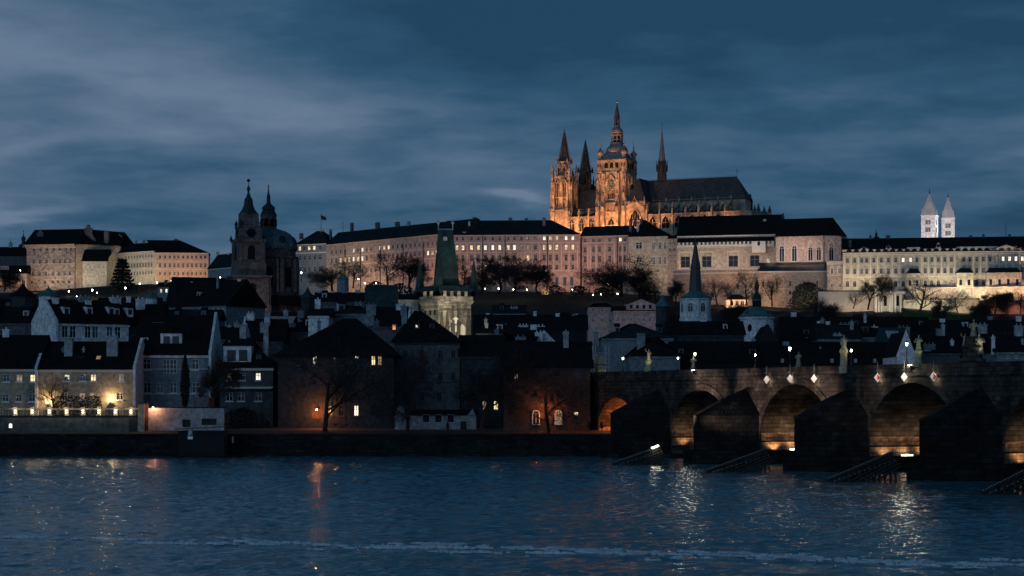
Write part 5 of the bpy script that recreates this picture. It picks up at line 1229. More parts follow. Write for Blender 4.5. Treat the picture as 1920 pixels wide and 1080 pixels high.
    m = MB(); m.lathe([(15.5, z(573)), (14.5, z(566)), (12.95, z(556))], 24, dx, dy); m.build('drum_skirt', 'roof_tile', t)
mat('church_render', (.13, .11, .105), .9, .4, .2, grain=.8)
domed_church()
spot('floodlight', (xr(520,735), 738, 34), wp(522,505,752), 13000, (1,.66,.60), 95, .9, .5); spot('floodlight', (xr(470,735), 742, 34), wp(465,545,758), 6000, (1,.70,.62), 90, .9, .5)
spot('floodlight', (xr(535,735), 738, 30), wp(530,590,755), 5000, (1,.60,.5), 90, .9, .5)
# ================================================================== bridge tower
def bridge_tower():
    Y = 436.0; s = Y/F; zb = 5.0; W = 73*s; D = W*.82
    def z(r, dep=0): return zr(r, Y+dep)-zb
    rz = R(-18); t = thing('bridge_tower', 'gothic bridge tower with a steep dark green roof lit from below', 'tower', (xr(787, Y), Y+2.6, zb), 0)
    cs = 1.0
    # plan: corner at px 820 nearest; faces left (foreshortened) and right
    A = Vector((xr(789, Y+4)-xr(787, Y), 1.6)); B = Vector((xr(822, Y)-xr(787, Y), -2.6)); Cc = Vector((xr(883, Y+2)-xr(787, Y), .2)); Dd = Vector((A.x+Cc.x-B.x, A.y+Cc.y-B.y+3.2))
    P = [A, B, Cc, Dd]; cen = sum(P, Vector((0, 0)))/4
    def grow(k): return [((p-cen)*k+cen) for p in P]
    def solid(m, k0, k1, z0, z1, sh=None):
        a, b = grow(k0), grow(k1); v = [(p.x, p.y, z0) for p in a]+[(p.x, p.y, z1) for p in b]
        m.add(v, [(3,2,1,0),(4,5,6,7),(0,1,5,4),(1,2,6,5),(2,3,7,6),(3,0,4,7)])
    m = MB(); solid(m, 1, 1, 0, z(572)); solid(m, 1.0, 1.10, z(572)+.003, z(565)); m.build('shaft', 'tower_stone', t)
    sh = t.children[-1]
    m = MB(); solid(m, 1.13, 1.13, z(565)+.003, z(563)); solid(m, 1.08, 1.08, z(563)+.003, z(555)); bat = m.build('battlement', 'tower_stone', t)
    m = MB(); G = grow(1.08)
    for i, n in ((0, 3), (1, 5), (2, 3), (3, 5)):
        a, b = G[i], G[(i+1) % 4]
        for k in range(n+1):
            q = a+(b-a)*k/n; m.cut(); m.box(q.x-.35, q.x+.35, q.y-.35, q.y+.35, z(555)+.003, z(545.5))
    m.build('battlement_post', 'tower_stone', bat)
    m = MB(); solid(m, .78, .78, z(555)+.005, z(546)); m.build('attic_wall', 'dark_render', t)
    m = MB(); solid(m, 1.1, 1.1, z(545.4), z(544)); solid(m, 1.08, .9, z(544)+.003, z(535)); v0 = grow(.86)
    top = [(xr(822, Y+5)-xr(787, Y), cen.y-.5), (xr(849, Y+5)-xr(787, Y), cen.y-.2), (xr(849, Y+5)-xr(787, Y), cen.y+1.2), (xr(822, Y+5)-xr(787, Y), cen.y+.9)]
    rf = [(xr(812, Y)-xr(787, Y), B.y+1.4), (xr(861, Y)-xr(787, Y), Cc.y+1.2), (Dd.x-1.6, Dd.y-1), (A.x+3.2, A.y+3.6)]
    v = [(p[0], p[1], z(535)) for p in rf]+[(p[0], p[1], z(428)) for p in top]; m.add(v, [(0,1,5,4),(1,2,6,5),(2,3,7,6),(3,0,4,7),(4,5,6,7)])
    m.build('roof', 'copper_dark', t); rfo = t.children[-1]
    m = MB(); m.tube((top[0][0], cen.y+.3, z(428)), (top[1][0], cen.y+.3, z(428)), .28, .28, 6)
    for q in (top[0], top[1]): m.tube((q[0], cen.y+.3, z(429)), (q[0], cen.y+.3, z(414)), .14, .12, 6); m.ball((q[0], cen.y+.3, z(414)), .38); m.tube((q[0], cen.y+.3, z(414)), (q[0], cen.y+.3, z(401)), .07, .03)
    m.build('ridge_rail', 'spire_stone', rfo)
    x = xr(835, Y+3)-xr(787, Y); m = MB(); m.box(x-.42, x+.42, cen.y-2.0, cen.y, z(449), z(444)); m.extr([(x-.55, z(444)+.003), (x+.55, z(444)+.003), (x, z(441.5))], cen.y-2.15, cen.y); dmr = m.build('dormer', 'spire_stone', rfo)
    for px, rt, rb, dep in ((786,488,541,4),(822,481,541,-1),(888,484,541,3)):
        xx = xr(px, Y+dep)-xr(787, Y); m = MB(); m.lathe([(1.25, z(545)), (1.2, z(541)), (.12, z(rt)), (.1, z(rt-3))], 6, xx, dep); m.ball((xx, dep, z(rt-2)), .22); m.build('corner_turret', 'copper_dark', t)
    # canopied niches on the front face
    d = (Cc-B); L = d.length; rzf = math.atan2(d.y, d.x); MM = Matrix.Translation((B.x, B.y, 0)) @ Matrix.Rotation(rzf, 4, 'Z')
    def fx(px): return (px-822)/61*L
    m = MB(); m.M = MM
    for px, rt in ((828,582),(838,582),(848,574),(858,574),(877,580)):
        x = fx(px); pinnacle(m, x, -.2, z(640), z(rt), .85)
    m.cut(); m.box(fx(823), fx(882), -.3, -.004, z(581), z(579.5)); m.box(fx(824), fx(831), -.2, -.004, z(608), z(606.5))
    m.build('niche_pinnacles', 'gothic_dark', sh)
    m = MB(); m.M = MM
    for px, r_, w in ((843,612,8),(864,612,8)):
        m.cut(); x = fx(px); a = w/61*L; pts = [(x+a*math.cos(math.pi*k/8), z(615)+a*.95*math.sin(math.pi*k/8)) for k in range(9)]+[(x-a, z(632)), (x+a, z(632))]
        m.add([(p[0], -.03, p[1]) for p in pts], [tuple(range(len(pts)))])
    m.cut(); x = fx(853); m.extr([(x-1.0, z(622)), (x+1.0, z(622)), (x+1.0, z(600)), (x, z(593)), (x-1.0, z(600))], -.5, -.004); m.build('arch_panel', 'trim_cream', sh)
    d2 = (B-A); rz2 = math.atan2(d2.y, d2.x); L2 = d2.length
    m = MB(); m.M = Matrix.Translation((A.x, A.y, 0)) @ Matrix.Rotation(rz2, 4, 'Z')
    for x in (L2*.25, L2*.55, L2*.8): m.cut(); m.box(x-.25, x+.25, -.03, -.004, z(590), z(581))
    m.build('slit_window', 'opening_dark', sh)
    o = Vector((xr(787, Y), Y+2.6, zb))
    f = Vector((math.sin(rzf), -math.cos(rzf))) 
    return o, P, z
_o, _P, _z = bridge_tower()
for px, r, Y, W, tx, tr, col in ((852,640,424,1500,853,600,(1,.92,.62)),(872,640,425,1100,872,585,(.95,1,.72)),(835,632,424,900,838,590,(1,.92,.62)),(800,620,424,1200,803,580,(1,.78,.50)),(850,575,428.0,420,850,556,(1,.95,.65))):
    spot('tower_light', wp(px, r, Y), wp(tx, tr, 436), W*2.6, (1, .86, .66) if col[0] > .96 else (.95, 1, .82), 90, .9, .2)
for px, tr, W in ((842,455,3000),(850,500,500)): spot('roof_light', wp(880, 560, 425), wp(px, tr, 439), W, (.62,1,.80), 34, .9, .2)
# ================================================================== slim spire and small lantern church on the right
def slim_spire():
    Y = 600.0; s = Y/F; p = wp(1304, 600, Y); zb = p.z-3; t = thing('spired_church_tower', 'octagonal white church tower with a needle thin black spire', 'church', (p.x, Y, zb))
    z = lambda r: zr(r, Y)-zb; r = 29*s
    m = MB(); m.lathe([(r*1.04, 0), (r*1.04, z(597)), (r, z(596)), (r, z(564)), (r*1.1, z(562)), (r*1.1, z(560))], 8, 0, 0, math.pi/8); b = m.build('drum', 'white_render', t)
    m = MB(); m.lathe([(r*1.15, z(560)+.01), (r*.8, z(554)), (r*.5, z(549)), (r*.4, z(546)), (r*.40, z(543))], 8, 0, 0, math.pi/8); m.build('roof', 'copper', t)
    m = MB(); m.lathe([(13*s, z(552)), (12.5*s, z(548)), (9*s, z(505)), (10*s, z(502)), (6.5*s, z(485)), (3*s, z(462)), (.6*s, z(449)), (.3*s, z(443))], 8, 0, 0, math.pi/8); m.build('spire', 'lead_dark', t)
    for th in (-25, 25, 70, -70):
        m = MB(); q = R(th); cx, cy = r*.93*math.sin(q), -r*.93*math.cos(q); w = window(b, cx, z(577), 1.5, 2.6, '', 'arch', 'frame_white', .12, cy-.05, q)
    for th in (-45, 0, 45):
        q = R(th); m = MB(); m.M = Matrix.Rotation(q, 4, 'Z'); m.box(-.6, .6, -r*1.03, -r*.9, z(596), z(562)); m.build('pilaster', 'white_render', b)
slim_spire()
def lantern_church():
    Y = 520.0; s = Y/F; p = wp(1419, 632, Y); zb = p.z-3; t = thing('lantern_church', 'small white domed church with oval windows and a slim lantern', 'church', (p.x, Y, zb))
    z = lambda r: zr(r, Y)-zb; r = 31*s
    m = MB(); m.lathe([(r, 0), (r, z(600)), (r*1.08, z(598)), (r*1.1, z(595))], 20); b = m.build('drum', 'white_render', t)
    m = MB(); m.lathe([(r*1.12, z(595)+.01), (r*.95, z(590)), (r*.75, z(583)), (r*.5, z(579)), (r*.32, z(577))], 20); m.build('dome', 'copper', t)
    m = MB(); m.lathe([(8.5*s, z(577)), (8.5*s, z(562)), (10*s, z(561))], 8); ln = m.build('lantern', 'copper', t)
    m = MB(); m.lathe([(10*s, z(561)), (7.5*s, z(557)), (8.5*s, z(555)), (5*s, z(551)), (2.2*s, z(546)), (4.5*s, z(540)), (3.8*s, z(534)), (1.2*s, z(526)), (.4*s, z(519))], 8); m.build('lantern_helm', 'copper_dark', t)
    m = MB()
    for i in range(4): m.M = Matrix.Rotation(R(-45+30*i), 4, 'Z'); m.cut(); m.box(-.45, .45, -8.3*s, -7.6*s, z(575), z(564))
    m.build('lantern_opening', 'opening_dark', ln)
    for th in (-32, 28):
        q = R(th); m = MB(); m.M = Matrix.Rotation(q, 4, 'Z'); m.add([(.62*math.cos(k*math.pi/8)*1.0, -r*1.0-.03, z(616)+1.0*math.sin(k*math.pi/8)) for k in range(16)], [tuple(range(16))]); m.build('oval_window', 'opening_dark', b)
    m = MB()
    for th in (-50, 45): q = R(th); m.M = Matrix.Rotation(q, 4, 'Z'); m.cut(); m.ball((0, -r*.82, z(588)), .55)
    m.build('dome_oculus', 'copper_dark', t)
lantern_church()
def onion_tower(px, rt, rm, rb, Y, w, label, m1='dark_render', m2='copper'):
    s = Y/F; p = wp(px, rb, Y); zb = p.z-2; z = lambda r: zr(r, Y)-zb; t = thing('roof_turret', label, 'turret', (p.x, Y, zb)); r = w*s
    m = MB(); m.lathe([(r, 0), (r, z(rm))], 8); m.build('drum', m1, t)
    h = z(rt)-z(rm); m = MB(); m.lathe([(r*1.18, z(rm)+.01), (r*.95, z(rm)+h*.22), (r*.45, z(rm)+h*.5), (r*.2, z(rm)+h*.75), (.04, z(rm)+h)], 8); m.build('roof', m2, t)
onion_tower(1242, 552, 575, 605, 560, 13, 'bell roofed green turret beside the pink gabled palace', 'dark_render')
onion_tower(643, 512, 524, 545, 640, 11.5, 'small pointed turquoise roof among dark trees below the palace', 'blue_grey_render')
onion_tower(577, 537, 560, 600, 600, 13, 'dark ribbed cupola among the roofs right of the domed church', 'dark_render', 'copper_dark')
# ================================================================== houses on the quay
def fh(*a, **k): return house(*a, **k)
A1 = fh('riverside_house', 'beige quay house cut by the left edge, two rows of small windows', 'house', -62, 71, 339, 692, 628, 13, wall='beige_render', rmat='roof_tile', base=3.5, chims=[(12,616,12)],
   wins=[((12,36,62),709,12,13.5,'.dw'),((10,35,60),746,12,14,'...')], dorms=[], bands=[(693,2)])
A2 = fh('riverside_house', 'beige quay house with two bright wall lights below its windows', 'house', 71.5, 250, 339, 693, 640, 13, wall='beige_render', rmat='roof_tile', base=3.5, fire='lr', chims=[(129,632,15,.25),(211,628,20,.25),(157,652,4,.3),(118,652,4,.3)],
   wins=[((125,155,175,227),708,11,13,'sswd'),((121,154,174,225),743,11,13,'.dd.')], bands=[(694,2)])
for px, rt in ((152,676),(185,676)):
    c = A2; y = c.D*.5*(1-(rt-645)/50); x = c.lx(px, y); 
    m = MB(); zz = c.H+c.R*y/(c.D/2); sl = math.atan2(c.R, c.D/2); m.M = Matrix.Translation((x, y, zz+.1)) @ Matrix.Rotation(sl, 4, 'X'); m.box(-.45, .45, -.55, .55, 0, .1); sk = m.build('skylight', 'frame_dark', c.root)
    m = MB(); m.M = Matrix.Translation((x, y, zz+.1)) @ Matrix.Rotation(sl, 4, 'X'); m.box(-.36, .36, -.46, .46, .102, .13); m.build('pane', 'lit_dim' if px == 185 else 'glass_dark', sk)
B = fh('riverside_house', 'grey blue house with a white pedimented dormer on its steep dark roof', 'house', 254, 392, 346, 666, 592, 13, wall='blue_grey_render', rmat='roof_tile', base=3.5, fire='r', chims=[(297,603,20,.45),(322,607,7,.5)],
   wins=[((275,),683,15,20,'','mts'),((312,325,),687,13,26,'','mt'),((366,),683,13,20,'','mts'),((276,300,325,367),727,14,20,'','mts')], dorms=[(321,614,648,40,'','gable','white_render'),(273,632,641,10,'','shed','white_render')], bands=[(692,1.2),(739,1.2)], trim='white_render')
Ch = fh('riverside_house', 'narrow house with a white attic storey and one lit window over a balcony', 'house', 412, 512, 347, 690, 640, 12, wall='mid_render', rmat='roof_tile', base=3.5, roof='hip', hip=(4,4), chims=[(499,606,9,.3),(456,607,12,.6),(430,640,7,.3)],
   wins=[((430,455,484),706,10,14,'s.W'),((430,452,484),744,13,16,'')], dorms=[(445,648,682,52,'','shed','white_render'),(485,664,676,10,'','shed')], bands=[(726,2)])
def balcony():
    c = Ch; x0, x1 = c.lx(414), c.lx(510); z = c.lz(727); m = MB(); m.box(x0, x1, -1.1, -.17, z-.2, z); m.build('balcony', 'trim_pale', c.root); b = c.root.children[-1]
    m = MB(); m.box(x0, x1, -1.1, -1.04, z+.95, z+1.02)
    for i in range(30): x = x0+(x1-x0)*(i+.5)/30; m.box(x-.02, x+.02, -1.09, -1.05, z, z+.95)
    m.build('railing', 'metal_black', b)
balcony()
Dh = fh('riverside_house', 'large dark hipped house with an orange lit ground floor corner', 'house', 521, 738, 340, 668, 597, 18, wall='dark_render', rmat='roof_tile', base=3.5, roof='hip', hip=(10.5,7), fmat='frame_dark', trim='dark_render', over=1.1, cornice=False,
   wins=[((560,590,625,640,669,700,712),676,8,18,'.ss.swd'),((590,625,652,700),712,8,20,''),((618,),770,11,18,'o'),((640,668,700),770,9,20,'.W.'),((630,650,671,700),797,7,5,'','')], chims=[(598,600,6,.35),(690,592,22,.5)])
def corner_light():
    c = Dh; m = MB(); x0, x1 = c.lx(585), c.lx(605); m.box(x0, x1, -.03, -.006, c.lz(785), c.lz(757)); m.build('doorway', 'brick_render', c.root)
    p = wp(594, 768, 338.6); t = thing('wall_lamp', 'orange lamp glowing on the ground floor of the dark hipped house', 'lamp', p); m = MB(); m.ball((0,0,0), .14); m.build('globe', 'lamp_glow_warm', t); m = MB(); m.tube((0,.05,.1), (0,1.0,.45), .03, .03); m.build('arm', 'metal_black', t)
    point('lamp_light', p+Vector((0,-.35,-.1)), 620, (1,.30,.08), .15); point('lamp_light', wp(615,770,338.3), 200, (1,.34,.10), .12)
corner_light()
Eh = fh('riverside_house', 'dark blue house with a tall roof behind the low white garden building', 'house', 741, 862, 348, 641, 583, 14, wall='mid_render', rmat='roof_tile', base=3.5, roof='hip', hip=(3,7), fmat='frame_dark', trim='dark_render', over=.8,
   wins=[((760,792,826,850),664,8,15,''),((760,792,826,850),706,8,15,''),((760,792,824),743,8,15,'')], chims=[(758,572,10,.3),(706,600,9,.4)], dorms=[(739,606,620,9,'o','shed'),(782,606,620,9,'s','shed'),(810,606,620,9,'','shed')], bands=[(717,1.3)])
Wl = fh('garden_building', 'low white building with three dark openings along the quay', 'building', 740, 893, 331, 779, 768, 7, wall='greyed_white', rmat='roof_tile', base=3.5, over=.3, wins=[((799,822,845),785,14,16,'','')], cornice=False)
def wl_door():
    c = Wl; m = MB(); x = c.lx(869); m.box(x-.5, x+.5, -.04, -.006, c.lz(812), c.lz(790)); m.build('door', 'wood_dark', c.root)
    m = MB(); x0, x1 = c.lx(742), c.lx(760); m.extr([(x0, c.H), (x1, c.H)]+[((x0+x1)/2+(x1-x0)/2*math.cos(k*math.pi/8), c.H+1.6*math.sin(k*math.pi/8)) for k in range(9)][1:-1], -.1, .3); m.build('round_gable', 'greyed_white', c.root)
    m = MB(); x1, xm, x0 = c.lx(893), c.lx(886), c.lx(875); m.extr([(x0, c.H-.1), (x1, c.H-.1), (xm, c.H+1.1)], -.12, .3); m.build('gable', 'greyed_white', c.root)
wl_door()
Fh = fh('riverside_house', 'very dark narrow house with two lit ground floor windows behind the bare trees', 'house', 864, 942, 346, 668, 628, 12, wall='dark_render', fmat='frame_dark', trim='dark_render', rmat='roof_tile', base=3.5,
   wins=[((880,908,930),690,8,18,''),((880,908,930),728,8,16,''),((908,930),760,9,17,'dw')])
Gh = fh('riverside_house', 'dark brick house with white arched windows lit by an orange lamp', 'house', 944, 1107, 326, 690, 640, 12, wall='brick_render', rmat='roof_tile', fmat='frame_dark', trim='dark_render', base=3.4, over=.6, roof='gx',
   wins=[((968,),705,8,11,'d'),((1000,1045,1083),698,9,16,'..b'),((1003,1047,1082),737,8,14,'..b'),((1080,),780,9,16,'s')], chims=[(1061,622,10,.4),(1118,620,9,.6)])
def g_extra():
    c = Gh
    for px in (1005,1047): window(c.root, c.lx(px), c.lz(783), .95, 2.2, 'd' if px == 1047 else '', 'arch', 'frame_white', .1, -.03)
    p = wp(1024, 768, 325.2); t = thing('wall_lamp', 'orange lamp between the arched windows of the brick house', 'lamp', p); m = MB(); m.lathe([(.1,-.2),(.16,.1),(.02,.2)], 6); m.build('lantern', 'lamp_glow_warm', t); m = MB(); m.tube((0,0,.2), (0,.78,.35), .03, .03); m.build('arm', 'metal_black', t)
    point('lamp_light', p+Vector((0,-.45,-.1)), 430, (1,.29,.07), .15)
g_extra()
# stair and scaffold at the bridge end
def scaffold():
    Y = 327.5; p = wp(1126, 690, Y); t = thing('scaffolding', 'small lit scaffold frame standing where the bridge meets the brick house', 'scaffold', (p.x, Y, zr(702, Y)))
    b = zr(702, Y); X = lambda q: xr(q, Y)-p.x; z = lambda r: zr(r, Y)-b
    for i, px in enumerate((1112, 1117, 1136, 1142)): m = MB(); m.tube((X(px), 0, 0), (X(px), 0, z(648)), .07, .07); m.tube((X(px), 2, 0), (X(px), 2, z(648)), .07, .07); m.build('standard', 'metal_grey', t)
    for r in (662, 667, 682, 688): m = MB(); m.tube((X(1110), -.1, z(r)), (X(1146), -.1, z(r)), .06, .06); m.tube((X(1110), 2.1, z(r)), (X(1146), 2.1, z(r)), .06, .06); m.build('ledger', 'metal_grey', t)
    m = MB(); m.box(X(1112), X(1142), 0, 2, z(683), z(682)); m.build('platform', 'wood_dark', t)
    m = MB(); m.box(X(1108), X(1146), -.4, 3, -.9, -.01); m.build('landing', 'pier_stone', t)
    m = MB(); m.frustum((X(1127)), 1.2, 0, z(668), .9, .5, .7, .4); m.lathe([(.45, z(682)), (.35, z(668)), (.1, z(664))], 8, X(1127), 1.2); m.build('wrapped_statue', 'statue_stone', t)
    point('scaffold_lamp', (p.x, Y-1.5, zr(700, Y)), 160, (.9,1,.6), .2)
scaffold()
# ------------------------------------------------------------------ terrace wall with lamps at the left, white garden wall
def terrace():
    Y = 322; t = thing('terrace_wall', 'long dark garden terrace wall with lamp lit pillars at the left', 'wall', (xr(-80, Y), Y, 3.3)); z = lambda r: zr(r, Y)-3.3; X = lambda q: xr(q, Y)-xr(-80, Y)
    m = MB(); m.box(0, X(258), 0, .5, 0, z(781)); m.build('wall', 'mid_render', t)
    m = MB(); m.box(0, X(258.5), -.12, .6, z(781)+.003, z(779)); m.build('coping', 'embankment', t)
    m = MB(); m.box(0, X(258), -.02, .35, z(768), z(765.5)); m.build('rail', 'beige_render', t)
    m = MB()
    for i in range(60): x = X(258)*(i+.5)/60; m.box(x-.05, x+.05, .08, .2, z(779)+.003, z(768))
    m.build('balusters', 'dark_render', t)
    m = MB(); m.box(X(242), X(257), -.03, -.004, z(812), z(783)); m.build('gate', 'wood_dark', t)
    m = MB(); m.box(X(258.6), X(270), -.05, .5, 0, z(758)); m.build('gate_pillar', 'beige_render', t)
    m = MB(); m.box(X(-80)+.1, X(0), -.05, -.004, z(812), z(786)); m.build('dark_panel', 'wood_dark', t)
    for px in (-2,29,61,93,125,156,186,217,246):
        m = MB(); m.box(X(px)-.32, X(px)+.32, -.10, .48, z(779)+.004, z(764.5)); m.box(X(px)-.38, X(px)+.38, -.16, .54, z(764.5)+.003, z(763)); m.build('pillar', 'beige_render', t)
        if px < 0: continue
        p = Vector((xr(px, Y), Y-.25, zr(771.5, Y))); o = thing('wall_lamp', 'up and down lamp on a pillar of the terrace wall', 'lamp', p, 0, 'lamps on the terrace pillars')
        m = MB(); m.lathe([(.07, -.13), (.07, .13)], 8); m.build('body', 'metal_black', o); m = MB(); m.lathe([(.1, .133), (.1, .22)], 8); m.lathe([(.1, -.22), (.1, -.133)], 8); m.build('lens', 'lamp_glow', o)
        q = p+Vector((0, -.28, 0)); point('lamp_light', q, 42, (1,.80,.52), .06)
terrace()
def uplight(px, row, lab, W):
    p = wp(px, row, 338.4); t = thing('wall_uplight', lab, 'lamp', p); m = MB(); m.lathe([(.05, -.25), (.22, 0), (.24, .04)], 10); m.build('bowl', 'metal_black', t); m = MB(); m.lathe([(.19, .043), (.12, .12)], 10); m.build('glow', 'lamp_glow', t)
    point('lamp_light', p+Vector((0, -.25, .42)), W, (1,.66,.32), .12)
uplight(90, 756, 'bright uplight on the beige quay house left of its bare tree', 420); uplight(207, 752, 'bright uplight on the beige quay house near its right end', 420)
def white_wall():
    Y = 326; x0 = xr(278, Y); t = thing('garden_wall', 'white garden wall glowing pink under its corner lamp', 'wall', (x0, Y, 3.2)); z = lambda r: zr(r, Y)-3.2; X = lambda q: xr(q, Y)-x0
    hl = [(X(342), X(357), z(801), z(787)), (X(378), X(406), z(797), z(785))]
    m = MB(); wall_front(m, X(420), z(765), hl, .35); m.add([(0,0,0),(0,.5,0),(0,.5,z(765)),(0,0,z(765)),(X(420),0,0),(X(420),.5,0),(X(420),.5,z(765)),(X(420),0,z(765))], [(0,3,2,1),(4,5,6,7),(1,2,6,5),(2,3,7,6)]); m.build('wall', 'greyed_white', t)
    m = MB(); m.box(-.1, X(420)+.1, -.12, .6, z(765)+.003, z(763.5)); m.build('coping', 'roof_tile', t)
    m = MB(); m.box(X(272)-.25, -.003, -.2, .7, 0, z(757)); m.build('end_pillar', 'brick_render', t)
    for a, b, c, d in hl: m = MB(); m.box(a, b, .3, .34, c, d); m.build('shutter', 'wood_dark', t)
    m = MB(); m.box(X(360), X(388), 2, 8, 0, z(745)); m.build('back_wall', 'mid_render', t)
    p = wp(287, 762, Y-.7); o = thing('wall_lamp', 'pink orange lamp at the corner of the white garden wall', 'lamp', p); m = MB(); m.lathe([(.2, .1), (.3, -.02), (.1, -.1)], 10); m.build('shade', 'metal_black', o); m = MB(); m.ball((0,0,-.14), .13); m.build('bulb', 'lamp_glow_warm', o); m = MB(); m.tube((0, 0, .1), (0, .7, .25), .03, .03); m.build('arm', 'metal_black', o)
    point('lamp_light', p+Vector((.1, -.2, -.38)), 330, (1,.42,.22), .12)
white_wall()
def kiosk():
    Y = 303; x0 = xr(330, Y); t = thing('landing_kiosk', 'dark low kiosk with a sloping roof on the river landing, parking sign on its front', 'kiosk', (x0, Y, .2)); z = lambda r: zr(r, Y)-.2; X = lambda q: xr(q, Y)-x0
    m = MB(); m.box(X(334), X(420), 0, 4, 0, z(808)); m.build('wall', 'black_render', t)
    m = MB(); m.extr([(X(328), z(805.5)), (X(424), z(801)), (X(424), z(799.5)), (X(328), z(804))], -.8, 4.5); m.build('roof', 'mid_render', t)
    m = MB(); m.box(X(320), X(450), -1.5, 5, -3, -.003); m.build('landing', 'embankment', t)
    m = MB(); m.box(X(352), X(362), -.1, -.02, z(824), z(806)); s = m.build('parking_sign', 'glass_blue', t)
    # the letter P
    a = .075; h = z(807.5)-z(817); m = MB(); w = h*.5; bx, bz = X(354.5), z(817)
    m.box(bx, bx+a, -.13, -.102, bz, bz+h); m.box(bx+a, bx+w*.8, -.13, -.102, bz+h-a, bz+h); m.box(bx+a, bx+w*.8, -.13, -.102, bz+h*.45, bz+h*.45+a); m.box(bx+w*.8, bx+w*.8+a, -.13, -.102, bz+h*.45+a*.6, bz+h-a*.6); m.build('letter', 'sign_white', s)
    m = MB(); m.box(X(352.5), X(361.5), -.13, -.102, z(823.5), z(818.5)); m.build('white_panel', 'sign_white', s)
kiosk()
t = thing('warning_board', 'narrow white board on the dark quay wall right of the kiosk', 'sign', wp(436.5, 824, 308.6)); m = MB(); m.box(-.13, .13, -.05, 0, -.55, .45); m.build('board', 'sign_white', t); m = MB(); m.box(-.1, .1, 0, .38, -.03, .03); m.build('bracket', 'metal_black', t)
t = thing('lit_niche', 'small bright niche window low in the terrace wall at the far left', 'lamp', wp(20, 798, 321.9)); m = MB(); m.extr([(-.32,-.42),(.32,-.42),(.32,.2),(.2,.4),(-.2,.4),(-.32,.2)], -.06, .05); m.build('frame', 'frame_dark', t); m = MB(); m.extr([(-.26,-.36),(.26,-.36),(.26,.18),(.15,.34),(-.15,.34),(-.26,.18)], -.08, -.063); m.build('pane', 'lit_white', t)
